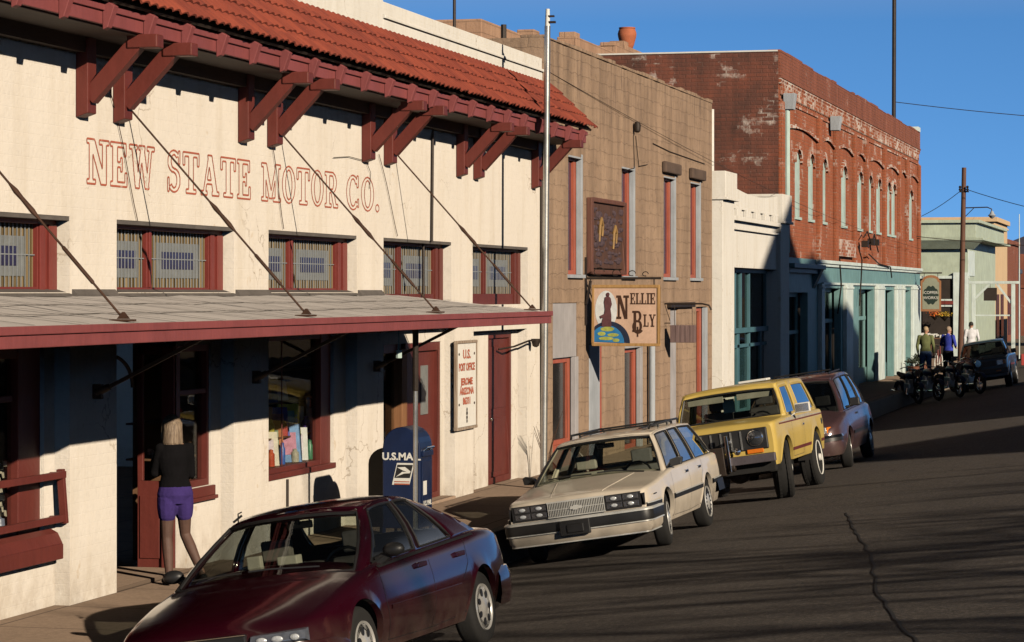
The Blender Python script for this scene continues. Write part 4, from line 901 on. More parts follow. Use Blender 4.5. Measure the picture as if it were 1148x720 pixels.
m = MB(); m.prism([(.93+.10*math.cos(R(a)), Y-.0235, 2.42+.12*math.sin(R(a))) for a in range(100,330,15)]+[(.93+.065*math.cos(R(a)), Y-.0235, 2.42+.08*math.sin(R(a))) for a in range(325,100,-15)], (0,-.001,0)); m.box(.91,.935,Y-.0265,Y-.0245,2.25,2.42); m.build('painted_flourish', bl, hb)
m = MB(); m.bar((.0,Y,3.24),(1.32,Y,3.24),.035,.04); m.bar((.02,Y,2.45),(.02,Y,3.60),.03,.05,up=(0,1,0)); m.tube([(.1,Y,3.24),(.1,Y,3.08)], .012,6); m.tube([(1.2,Y,3.24),(1.2,Y,3.08)], .012,6)
for cx_, r_ in ((.25,.09),(.55,.07),(.82,.06),(1.05,.05)): m.tube([(cx_+r_*math.cos(t*.5), Y, 3.26+r_+r_*.9*math.sin(t*.5)*(1-t*.03)) for t in range(11)], .008, 5)
m.bar((.03,Y,2.8),(.10,Y,3.2),.10,.03); m.build('iron_bracket', 'iron', hb)

hs_ = thing('hanging_sign', 'small brown slatted box sign hanging under an iron arm on the stone building', 'sign', (0, 51.5, 2.77))
m = MB()
for k in range(5): m.box(.13+.098*k,.22+.098*k,51.40,51.60,2.02,2.36)
m.build('slat_box', wood('mauve_weathered_wood', (.12,.075,.075), (.24,.16,.15)), hs_, bevel=.008)
m = MB(); m.tube([(-.0,51.5,2.78),(.75,51.5,2.78),(.88,51.5,2.75),(.93,51.5,2.66)], .018, 8); m.tube([(.2,51.5,2.78),(.2,51.5,2.36)], .006,5); m.tube([(.55,51.5,2.78),(.55,51.5,2.36)], .006,5); m.tube([(0,51.5,2.40),(.12,51.5,2.40)], .01,5); m.build('iron_arm', 'iron', hs_)

# ---------------------------------------------------------------- white low building
B3 = thing('white_building', 'low white painted building with end piers and a grey green shopfront', 'building', (.1, 62, 0))
X = .12
m = MB(); fwall(m, X, 58.45, 65.3, .1, 5.2, [(58.46, 65.29, .12, 3.56, .35)]); m.build('wall', 'white', B3)
m = MB(); m.box(-9, X+.10, 56.95, 58.44, .1, 5.05); m.box(-6, X+.16, 56.93, 58.46, 5.05, 5.62); m.box(-2, X+.20, 56.91, 58.5, 5.0, 5.06); m.build('left_pier', 'white', B3, bevel=.01)
m = MB(); m.box(-1, X+.10, 65.31, 66.75, .1, 4.75); m.box(-1, X+.16, 65.29, 66.8, 4.75, 5.42); m.box(-1, X+.20, 65.27, 66.83, 4.70, 4.76); m.build('right_pier', 'white', B3, bevel=.01)
m = MB()
n = 24; top = [(58.5+(65.25-58.5)*i/n, 5.36-.13*math.sin(math.pi*i/n)) for i in range(n+1)]
m.prism([(-.3,58.5,4.92)]+[(-.3,y_,z_) for y_, z_ in top]+[(-.3,65.25,4.92)], (.45,0,0)); m.build('parapet', 'white', B3)
m = MB(); m.box(X+.001,X+.11,58.47,65.28,4.60,4.70); m.box(X+.001,X+.07,58.47,65.28,4.40,4.45); m.box(X+.001,X+.05,58.47,65.28,4.86,4.92)
for k in range(5): m.box(X+.001,X+.09,58.9+k*1.35,59.5+k*1.35,4.70,4.86)
m.build('cornice', 'white', B3, bevel=.008)
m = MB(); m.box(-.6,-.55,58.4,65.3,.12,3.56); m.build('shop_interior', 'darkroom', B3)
fo = MB()
for a in (58.5,59.35,60.6,61.4,62.6,65.1): fo.box(-.22,-.12,a,a+.14,2.16,3.5)
fo.box(-.22,-.12,58.46,65.29,3.46,3.56); fo.box(-.22,-.08,58.46,65.29,2.06,2.18)
for a in (59.5,60.9,61.05,62.6,64.3): fo.box(-.22,-.12,a,a+.16,.12,2.06)
fo.box(-.22,-.12,58.46,65.29,1.72,1.80); f3 = fo.build('shopfront_frame', 'tealdark', B3, bevel=.006)
m = MB(); m.box(-.18,-.175,58.5,65.2,.3,3.46); m.build('pane', 'shopglass', f3)
m = MB(); m.box(-.24,-.19,61.1,62.55,.12,1.70); m.build('door', 'tealdark', B3, bevel=.006)
m = MB()
for a in (58.75,59.6,60.15): m.box(-.30,-.26,a,a+.42,2.2,3.44)
m.build('curtain', 'greyblue', B3)
m = MB(); m.tube([(-.05,57.0,5.6),(-.05,57.0,6.95)], .07, 10); m.build('vent_pipe', 'letterwhite', B3)

# ---------------------------------------------------------------- red brick building
B4 = thing('brick_building', 'long two storey red brick building with arched windows above a teal shopfront', 'building', (0, 84, 0))
WB = [(69.25,.95),(71.75,.95),(74.35,.95),(78.75,1.1),(82.6,1.15),(85.25,1.1),(87.8,1.1),(90.65,1.15),(92.35,1.1),(98.0,1.3)]
m = MB(); fwall(m, 0, 66.4, 101.8, 3.9, 9.0, [(a, a+c, 4.98, 6.72, .16) for a, c in WB]); m.build('front_wall', 'brick', B4)
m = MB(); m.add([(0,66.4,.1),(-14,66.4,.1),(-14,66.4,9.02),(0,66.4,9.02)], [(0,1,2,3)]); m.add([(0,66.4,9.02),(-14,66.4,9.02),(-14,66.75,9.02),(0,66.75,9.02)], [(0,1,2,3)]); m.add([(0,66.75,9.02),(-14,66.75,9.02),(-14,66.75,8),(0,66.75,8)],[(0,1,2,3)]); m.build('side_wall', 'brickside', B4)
m = MB(); m.add([(0,101.8,.1),(-14,101.8,.1),(-14,101.8,9.0),(0,101.8,9.0)], [(0,1,2,3)]); m.build('far_wall', 'brickdark', B4)
m = MB(); m.box(-14,-.3,66.8,101.5,8,8.05); m.build('flat_roof', 'flash', B4)
m = MB(); m.box(-13.9,-.02,66.38,66.8,9.022,9.06); m.build('parapet_coping', 'letterwhite', B4)
m = MB(); m.box(-.3,.06,66.42,101.8,8.42,9.0); m.box(-.3,.09,66.42,101.8,8.36,8.42)
rr = random.Random(5); y = 66.42
while y < 101.5: 
    ln = rr.uniform(.5,1.6); m.box(-.28,.055,y,min(101.8,y+ln),9.001,9.02+rr.uniform(0,.07)); y += ln
m.build('parapet', 'brickdark', B4, bevel=.01)
m = MB(); m.box(-.25,.07,101.0,101.8,9.05,9.22); m.build('corner_cap', 'aqua', B4)
m = MB(); m.box(.001,.05,66.42,101.8,8.22,8.30); m.box(.001,.035,66.42,101.8,7.80,7.86)
y = 66.6
while y < 101.6: m.box(.001,.055,y,y+.16,7.96,8.22); y += .34
m.box(.001,.065,66.42,101.8,8.30,8.36)
m.build('corbel_band', 'brickpale', B4, bevel=.006)
PIL = [66.42,73.4,76.9,81.3,84.35,89.6,94.3,96.8,101.2]
for a in PIL:
    m = MB(); m.box(.001,.10,a,a+.55,3.9,7.79); m.build('brick_pier', 'brick', B4, bevel=.01)
m = MB(); m.box(.001,.14,77.5,81.2,4.05,4.55); m.build('brick_panel', 'brickpale', B4, bevel=.01)
for a, c in WB:
    cy, r_ = a+c/2, c/2
    m = MB(); m.prism([(-.06,a,4.99),(-.06,a+c,4.99)]+[(-.06, cy+r_*math.cos(R(t)), 6.44+.27*math.sin(R(t))) for t in range(0,181,15)], (.03,0,0)); fo = m.build('window', 'tealpale', B4)
    m = MB(); m.box(-.029,-.012,a+c-.14,a+c-.004,4.99,6.5); m.box(-.029,-.012,a+.004,a+.12,4.99,6.5); m.box(-.05,.05,a-.05,a+c+.05,4.90,4.975); m.build('window_frame', 'aqua' if False else 'tealpale', fo, bevel=.005)
    m = MB()
    ang = list(range(-12,193,12)); ou = [(cy+(r_+.16)*math.cos(R(t)), 6.47+.46*math.sin(R(t))) for t in ang]; inn = [(cy+(r_+.0)*math.cos(R(t)), 6.47+.27*math.sin(R(t))) for t in ang]
    for k in range(len(ang)-1): m.prism([(.002,*inn[k]),(.002,*ou[k]),(.002,*ou[k+1]),(.002,*inn[k+1])], (.055,0,0))
    m.build('brick_arch', 'brickpale', fo)
# spandrel above each window (fills the square opening corners), arched string course
m = MB()
for a, c in WB:
    cy, r_ = a+c/2, c/2; n = 10
    P = [[( -.002, cy+r_*math.cos(R(180*i/n)), z) for z in (6.44+.27*math.sin(R(180*i/n)), 6.725)] for i in range(n+1)]; m.grid(P, False)
m.build('window_spandrel', 'brick', B4)
sc = MB()
for a, c in zip(PIL, PIL[1:]):
    a2, c2 = a+.56, c-.01
    P0 = [(.001, a2+(c2-a2)*k/12, 7.12+.16*math.sin(math.pi*k/12)) for k in range(13)]
    for p, q in zip(P0, P0[1:]): sc.prism([p, q, (q[0],q[1],q[2]+.10), (p[0],p[1],p[2]+.10)], (.07,0,0))
sc.build('string_course', 'brickpale', B4)
for y_, mt in ((67.0,'greyblue'),(76.0,'greyblue')):
    m = MB(); m.prism([(.06,y_-.16,7.6),(.30,y_-.16,7.6),(.36,y_-.22,8.0),(.06,y_-.22,8.0)], (0,.4,0)); m.build('leader_head', mt, B4, bevel=.01)
m = MB(); m.tube([(.14,66.95,7.6),(.14,66.95,4.0)], .07, 10); m.build('downspout', 'tealpale', B4)
# shopfront
SH = [(67.1,71.3,3.0),(74.0,78.3,3.12),(82.6,86.6,3.10),(90.1,92.4,3.08),(95.4,98.2,3.08)]
m = MB(); fwall(m, .05, 66.42, 101.8, .1, 3.9, [(a, c, .12, z, .20) for a, c, z in SH]); m.add([(.05,101.8,.1),(-2,101.8,.1),(-2,101.8,3.9),(.05,101.8,3.9)],[(0,1,2,3)]); m.build('shopfront_wall', 'teal', B4)
m = MB(); m.box(.052,.17,72.9,101.8,3.80,3.90); m.box(.052,.12,72.9,101.8,3.72,3.80); m.build('shopfront_cornice', 'aqua', B4, bevel=.012)
m = MB(); m.box(.052,.34,66.9,72.85,3.62,3.74); m.box(.052,.2,66.9,72.85,3.5,3.62); m.prism([(.052,72.2,3.1),(.30,72.2,3.62),(.052,72.2,3.62)], (0,.5,0)); m.build('dark_ledge', 'tealdark', B4, bevel=.012)
for a, c in ((78.75,80.3),(86.8,88.8),(92.7,94.1),(94.75,95.35),(98.3,101.0),(73.3,73.9)):
    m = MB(); m.box(.052,.17,a,c,.14,3.24); m.box(.052,.20,a-.02,c+.02,3.10,3.16); m.build('white_column', 'aqua', B4, bevel=.012)
m = MB(); m.box(.053,.12,74.0,101,3.22,3.28); m.build('shopfront_trim', 'aqua', B4)
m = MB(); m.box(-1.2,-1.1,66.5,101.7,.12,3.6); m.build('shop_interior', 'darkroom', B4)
for k, (a, c, z) in enumerate(SH):
    f = MB(); f.box(-.30,-.22,a,a+.2,.12,z); f.box(-.30,-.22,c-.2,c,.12,z); f.box(-.30,-.20,a,c,2.12 if k else 1.9,2.24 if k else 2.0); f.box(-.30,-.22,a,c,z-.12,z); f.box(-.30,-.22,(a+c)/2-.09,(a+c)/2+.09,.12,z)
    f.box(-.30,-.18,a,c,.12,.6)
    fo = f.build('shopfront_window', 'teal', B4, bevel=.008); f = MB(); f.box(-.27,-.265,a+.1,c-.1,.6,z-.1); f.build('pane', 'shopglass', fo)
    if k in (2,3): f = MB(); f.box(-.36,-.33,a+.2,c-.2,2.24,z-.12); f.build('blind', 'tealpale', fo)
m = MB()
for p in ([(.2,81.2,4.4),(.2,82.2,4.0),(.15,82.4,3.4),(.15,82,2.6)], [(.18,82.8,4.7),(.2,83.6,4.9),(.22,84.6,4.5),(.2,85.5,4.85),(.2,86.6,4.3)], [(.2,84,4.2),(.22,86.6,3.92),(.22,90,3.85),(.2,90.6,3.5)], [(.15,77.2,4.0),(.15,77.6,3.2),(.15,76.8,2.4)]):
    m.tube(p, .022, 6)
for y_, z_ in ((83.0,4.5),(84.6,4.6),(85.9,4.6)): m.box(.1,.3,y_-.15,y_+.15,z_-.1,z_+.1)
m.build('service_cables', 'iron', B4)
# plants and clutter outside the shops
for i, (x_, y_, h_) in enumerate(((.6,93.9,.35),(.6,96.4,.5),(.55,97.6,.35))):
    lb = ['dark pot plant between two white shop columns','pale spiky plant beside the doorway of the teal shop','small round pot plant behind the man in green'][i]
    t = thing('potted_plant', lb, 'plant', (x_,y_,.12), 0, 'pots outside the teal shopfront')
    m = MB(); m.lathe([(.14,.0),(.2,.28),(.22,.3),(.18,.29)], (x_,y_,.12)); m.build('pot', plain('clay_pot', (.25,.10,.06), .8, .2), t)
    m = MB(); rr = random.Random(i)
    for k in range(220):
        a, b2, u = rr.uniform(0,6.28), rr.uniform(-.6,1.5), rr.random()**.5
        p = Vector((x_+math.cos(a)*.34*u*math.cos(b2*.6), y_+math.sin(a)*.34*u, .12+.3+h_*.4+math.sin(b2)*.35*u*h_)); d = Vector((rr.uniform(-1,1),rr.uniform(-1,1),rr.uniform(-1,1)))*.05; e = Vector((rr.uniform(-1,1),rr.uniform(-1,1),rr.uniform(-1,1)))*.05
        m.add([p, p+d, p+d+e, p+e], [(0,1,2,3)])
    m.build('leaves', plain('pot_leaves', (.025,.035,.018), .7, .5, 9, 0), t)

# hanging shop sign near the far end
s4 = thing('hanging_sign', 'brown bordered hanging sign with dark oval lettered COPPER WORKS', 'sign', (.3, 100, 3.6))
Yg = 99.8
pts = [(.27,2.30),(1.02,2.30),(1.02,3.42)]+[(.645+.30*math.cos(R(t)), 3.48+.16*math.sin(R(t))) for t in range(0,181,15)]+[(.27,3.42)]
m = MB(); m.prism([(x,Yg,z) for x, z in pts], (0,.06,0)); m.build('board', wood('brown_sign_border', (.30,.12,.05), (.42,.20,.09)), s4)
m = MB(); m.prism([(.645+(x-.645)*.82, Yg-.004, 2.93+(z-2.93)*.87) for x, z in pts], (0,.003,0)); m.build('grey_field', plain('sign_grey_green', (.32,.34,.25), .7, .2), s4)
m = MB(); m.prism([(.645+(.27+.022*math.cos(R(t*12)))*math.cos(R(t)), Yg-.008, 2.90+(.34+.03*math.cos(R(t*10)))*math.sin(R(t))) for t in range(0,360,6)], (0,.003,0)); m.build('oval', plain('sign_dark_green', (.015,.03,.022), .5, .2), s4)
text_obj('lettering', 'COPPER', 'letterwhite', s4, (.645,Yg-.010,2.99), .15, '-y', .001, .9); text_obj('lettering', 'WORKS', 'letterwhite', s4, (.645,Yg-.010,2.80), .15, '-y', .001, .95)
m = MB(); m.bar((.0,Yg+.03,3.72),(1.05,Yg+.03,3.72),.05,.05); m.tube([(.4,Yg+.03,3.72),(.4,Yg+.03,3.5)], .012,5); m.tube([(.9,Yg+.03,3.72),(.9,Yg+.03,3.45)], .012,5); m.build('arm', 'iron', s4)

# ---------------------------------------------------------------- far end of the street
B5 = thing('green_building', 'pale green corner building with a wide cornice beyond the brick building', 'building', (-5, 125, 0))
m = MB(); m.box(-12,.18,122,140,.1,5.85); m.build('wall', 'palegreen', B5)
m = MB(); m.box(-12.2,.95,121.3,140,5.35,5.46); m.prism([(-12.2,121.75,4.95),(.5,121.75,4.95),(.95,121.3,5.35),(-12.2,121.3,5.35)], (0,.24,0)); m.box(-12,.62,121.55,140,5.46,6.12); m.box(-12.1,.80,121.4,140,6.12,6.26); m.build('cornice', 'palegreen', B5, bevel=.02)
m = MB(); m.box(-3,.22,121.93,121.995,.12,3.66); m.build('shopfront', 'darkroom', B5)
m = MB(); m.box(-.42,.24,121.8,122.2,.12,3.9); m.box(-3,-.42,121.85,121.92,2.35,2.45); m.box(-3,-.42,121.85,121.92,2.62,2.7); m.box(-3,.3,121.86,121.99,3.62,3.75); m.box(.182,.22,122.5,126,3.75,4.9); m.build('trim', 'aqua', B5, bevel=.01)
m = MB(); m.box(-3,-.42,121.8,121.84,2.46,2.61); m.build('red_sign_band', 'redtrim', B5)
for x_, z_, c_, lb in ((-1.15,1.72,(.75,.16,.02),'orange flower basket hanging in the green building shopfront'),(-.72,1.68,(.7,.45,.04),'yellow flower basket hanging in the green building shopfront')):
    t = thing('flower_basket', lb, 'plant', (x_,121,z_), 0, 'flower baskets'); m = MB(); m.lathe([(.02,-.22),(.2,-.05),(.24,0),(.2,0)], (x_,121,z_+.25)); m.tube([(x_,121,z_+.25),(x_,121,z_+1.0)], .01, 5); m.build('basket', 'iron', t)
    m = MB(); rr = random.Random(int(x_*100))
    for k in range(160):
        p = Vector((x_+rr.gauss(0,.14), 121+rr.gauss(0,.1), z_+.33+rr.gauss(0,.07))); d = Vector((rr.uniform(-1,1),rr.uniform(-1,1),rr.uniform(-1,1)))*.05; e = Vector((rr.uniform(-1,1),rr.uniform(-1,1),rr.uniform(-1,1)))*.05
        m.add([p,p+d,p+d+e,p+e], [(0,1,2,3)])
    m.build('flowers', plain('flowers_'+lb[:6], c_, .7, .3), t)
aw = thing('display_table', 'cluttered pavement stand of pale goods in front of the green building', 'stand', (-1.1,119.5,.12)); 
m = MB(); m.box(-2.0,-.3,119,120.2,.95,1.0); [m.box(x_,x_+.06,119.1,119.16,.12,.95) for x_ in (-1.95,-1.2,-.4)]; m.build('table', 'shelf', aw)
m = MB(); rr = random.Random(8)
for k in range(22): x_, s_ = rr.uniform(-2,-.4), rr.uniform(.06,.16); m.box(x_,x_+s_,119+rr.random(),119.2+rr.random()+.1,1.002,1.0+s_*1.3)
m.build('goods', 'letterwhite', aw)
B6 = thing('peach_building', 'peach coloured false front building behind the green one', 'building', (-5, 146, 0))
m = MB(); m.box(-12,.0,142,152,.1,6.7); m.box(-12,.16,141.8,152,6.7,6.95); m.box(-12,.08,141.9,152,6.45,6.55); m.build('wall', 'ochre', B6, bevel=.02)
m = MB(); m.box(.001,.04,143,145,.6,2.9); m.box(.001,.04,146.5,148.5,.6,2.9); m.build('window', 'violet', B6)
B7 = thing('red_brick_block', 'narrow dark red brick building beyond the peach front', 'building', (-4, 158, 0))
m = MB(); m.box(-12,-.5,154,170,.1,6.0); m.box(-12,-.38,153.8,170,5.85,6.12); m.build('wall', 'brickdark', B7, bevel=.02)
m = MB(); m.box(-.499,-.46,155.5,158,.5,2.8); m.box(-.499,-.46,160.5,163,.5,2.8); m.box(-.499,-.46,156,157.5,3.6,5.1); m.build('window', 'violet', B7)
B8 = thing('dark_shed', 'dark blue grey shed with a railed flat top at the end of the street', 'building', (2, 180, 0))
m = MB(); m.lathe([(.72,.1),(.72,4.2),(.85,4.25),(.85,4.5),(.7,4.55),(.01,4.7)], (-1.7,180,0), seg=20); m.build('drum', plain('blue_grey_metal', (.06,.075,.11), .6, .3), B8)
m = MB(); m.box(-1.3,3.2,182,190,.1,3.3); m.prism([(-1.4,181.9,3.3),(3.3,181.9,3.3),(3.3,181.9,3.4),(1.0,181.9,3.9),(-1.4,181.9,3.4)], (0,8.2,0)); m.build('annex', 'brickdark', B8)
m = MB(); m.box(-1.25,-.95,184,184.4,3.4,5.6); m.build('chimney', 'brickdark', B8)
hz = MB(); rr = random.Random(2)
P = []
for i in range(60):
    x_ = -900+i*40; P.append([(x_, 1500+j*130, (-4, 30+22*math.sin(i*.33)+10*math.sin(i*.9)+rr.uniform(0,5), 22)[j]) for j in range(3)])
hz.grid(P, True); tag(hz.build('distant_hills', plain('purple_hill', (.10,.085,.13), .95, .25, .01, 0)), kind='structure')
B9 = thing('low_shop_row', 'low dark shop with a pale post at the right edge beyond the timber frame', 'building', (6, 150, 0))
m = MB(); m.box(3.0,9,140,150,.05,2.75); m.box(2.8,9.2,139.6,150,2.75,2.95); m.build('wall', plain('plum_brown_paint', (.075,.05,.06), .8, .3, 2), B9, bevel=.02)
m = MB(); m.box(3.9,5.2,139.95,139.995,.6,2.3); m.box(5.8,7.6,139.95,139.995,.6,2.3); m.build('window', 'violet', B9)
rk = MB(); rk.box(3.2,6.6,112,113,.0,.42); rk.box(3.2,6.6,112,113,.42,.46); tag(rk.build('red_barrier', plain('red_barrier_paint', (.48,.07,.06), .6, .2), bevel=.01), 'low red painted barrier at the far right side of the street', 'barrier')

tf = thing('timber_frame', 'white timber frame with corner braces at the far end of the pavement', 'frame', (1.8,115,.12))
for x_ in (1.02, 2.68):
    m = MB(); m.box(x_-.08,x_+.08,114.92,115.08,.12,3.36); m.build('post', 'aqua', tf, bevel=.01)
m = MB(); m.box(.80,2.92,114.93,115.07,3.365,3.48); m.build('beam', 'aqua', tf, bevel=.01)
for a, c in (((1.1,115,2.75),(1.7,115,3.36)), ((2.6,115,2.55),(2.0,115,3.36))):
    m = MB(); m.bar(a, c, .08, .09); m.build('brace', 'aqua', tf)
m = MB(); m.box(1.1,2.6,114.97,115.03,2.0,2.06); m.build('rail', 'aqua', tf)
m = MB(); m.box(1.45,2.0,114.98,115.02,2.65,3.2); m.tube([(1.72,115,3.36),(1.72,115,3.2)], .01, 5); m.build('hanging_board', 'darkroom', tf)
up_ = thing('utility_pole', 'brown wooden utility pole with a lamp arm on the pavement beyond the brick building', 'utility pole', (1.45,104,.12))
m = MB(); m.tube([(1.38,104,.12),(1.52,104,7.8)], [.12,.085], 12); m.build('shaft', wood('pole_wood', (.09,.04,.025), (.17,.08,.05)), up_)
m = MB(); m.tube([(1.5,104,6.25),(2.4,104,6.27),(2.56,104,6.2),(2.58,104,6.05)], .025, 6); m.tube([(1.5,104,5.85),(1.9,104,6.25)], .015, 5); m.build('lamp_arm', 'iron', up_)
m = MB(); m.lathe([(.03,.18),(.06,.14),(.09,.06),(.16,.0),(.13,-.02),(.06,-.1),(.01,-.12)], (2.58,104,5.95)); m.build('lamp_head', 'greyblue', up_)
m = MB(); m.lathe([(.03,0),(.06,.05),(.03,.1),(.06,.15),(.02,.2)], (1.38,103.85,6.9)); m.lathe([(.03,0),(.06,.05),(.03,.1),(.06,.15),(.02,.2)], (1.66,103.85,6.9)); m.box(1.35,1.7,103.9,104.1,6.85,6.9); m.build('insulators', 'iron', up_)
fp = thing('flagpole', 'thin pale pole standing beside the white timber frame', 'pole', (2.75,118,.12)); m = MB(); m.tube([(2.75,118,.12),(2.75,118,6.4)], [.03,.018], 8); m.build('shaft', 'aqua', fp)
dp = thing('tall_mast', 'tall dark mast rising behind the red brick building', 'mast', (-.53,98,8)); m = MB(); m.tube([(-.53,98,8),(-.5,98,16)], .075, 8); m.build('shaft', 'iron', dp)

def cable(name, a, c, sag, lb, r=.014):
    a, c = Vector(a), Vector(c); q = MB(); q.tube([a+(c-a)*t-Vector((0,0,sag*4*t*(1-t))) for t in [k/16 for k in range(17)]], r, 5); tag(q.build(name, 'iron'), lb, 'cable')
cable('overhead_cable', (-.52,98,9.95), (14,101,9.0), .25, 'overhead cable running right from the tall dark mast')
cable('overhead_cable', (1.5,104,7.0), (12,96,5.2), .5, 'overhead cable running right from the top of the wooden pole')
cable('overhead_cable', (1.5,104,7.0), (-2.5,122,6.2), .15, 'overhead cable running left from the wooden pole to the green building')
cable('overhead_cable', (0,101,5.1), (13,110,4.9), .3, 'overhead cable crossing low in front of the green building')
cable('overhead_cable', (0,41.6,6.55), (.3,101,4.6), .35, 'long overhead cable running along the upper fronts of the buildings', .005)

# ---------------------------------------------------------------- across the street, outside the picture: what casts the long shadows
def house(name, label, x, y0, y1, eave, peak, yp_, mat='brickdark', depth=9, base=None):
    t = thing(name, label, 'building', (x, (y0+y1)/2, 0))
    base = -.02
    m = MB(); m.prism([(x,y0,base),(x,y1,base),(x,y1,eave[1]),(x,yp_,peak),(x,y0,eave[0])], (depth,0,0)); m.build('wall', mat, t)
    m = MB(); m.prism([(x-.3,y0-.3,eave[0]-.1),(x-.3,yp_,peak+.12),(x-.3,yp_,peak+.02),(x-.3,y0-.3,eave[0]-.22)], (depth+.6,0,0)); m.prism([(x-.3,y1+.3,eave[1]-.1),(x-.3,yp_,peak+.12),(x-.3,yp_,peak+.02),(x-.3,y1+.3,eave[1]-.22)], (depth+.6,0,0)); m.build('roof', 'roofing', t)
    m = MB(); m.box(x-.05,x-.001,y0+1,y0+2.2,1,2.6); m.box(x-.05,x-.001,y1-2.2,y1-1,1,2.6); m.build('window', 'violet', t)
house('gable_house', 'tall gabled house across the street facing the white building', 28, 39.4, 46.5, (17.3,17.6), 19.0, 43.4, depth=8)
house('shop_block', 'plain brick shop block across the street next to the tall gabled house', 28, 46.8, 59, (17.6,15.6), 17.8, 49, depth=8)
house('shop_block', 'lower long brick block across the street at its far end', 28, 59.3, 66, (15.4,12.8), 15.5, 60, depth=8)
house('cottage', 'small gabled cottage across the street facing the minivan', 28, 24.8, 36.7, (10.3,10.5), 12.6, 27.6, depth=8)
m = MB(); rr = random.Random(12)
m.grid([[(40+i*16, -150+j*25, .8+i*2.8+3*math.sin(j*.7+i)+(0 if i == 0 else rr.uniform(-1,2))) for j in range(9)] for i in range(14)], True); tag(m.build('sky_blocking_hill', 'dirt', normals=False), kind='structure')  # unseen hill, added to block low skylight and deepen the shade
sheet('far_verge', 'dirt', 15, 60, -20, 400, .92)
def bare_tree(x, y, h, seed, label):
    t = thing('bare_tree', label, 'tree', (x,y,0), 0, 'bare trees across the street'); rr = random.Random(seed)
    tr = MB(); tr.tube([(x,y,0),(x+.05,y+.05,h*.3),(x-.05,y+.1,h*.55)], [.2,.16,.12], 8); tr.build('trunk', 'rustrod', t)
    cr = MB()
    def br(p, d, l, r, n):
        q = p + d*l*.5 + Vector((rr.uniform(-.08,.08),rr.uniform(-.08,.08),rr.uniform(-.03,.06)))*l; e = q + (d+Vector((rr.uniform(-.2,.2),rr.uniform(-.2,.2),rr.uniform(-.1,.15)))).normalized()*l*.5
        cr.tube([p,q,e], [r,r*.8,r*.6], 5, cap=False)
        if n: 
            for _ in range(3 if n > 1 else 4):
                br(e if rr.random() < .6 else q, (d+Vector((rr.uniform(-.9,.9),rr.uniform(-.9,.9),rr.uniform(-.25,.5)))).normalized(), l*rr.uniform(.55,.8), r*.58, n-1)
    for k in range(9):
        a = k*.9+rr.random(); br(Vector((x-.05,y+.1,h*rr.uniform(.38,.6))), Vector((math.cos(a),math.sin(a),rr.uniform(.0,.5))).normalized(), h*.34, .15, 4)
    cr.build('crown', 'rustrod', t)
bare_tree(26, 10.5, 9.6, 1, 'nearest leafless tree across the street')
bare_tree(27.5, 15.5, 10.0, 2, 'middle leafless tree across the street')
bare_tree(25, 20, 8.8, 5, 'leafless tree across the street beside the cottage')
bare_tree(24, 6.0, 7.6, 9, 'leafless tree across the street closest to the viewer')
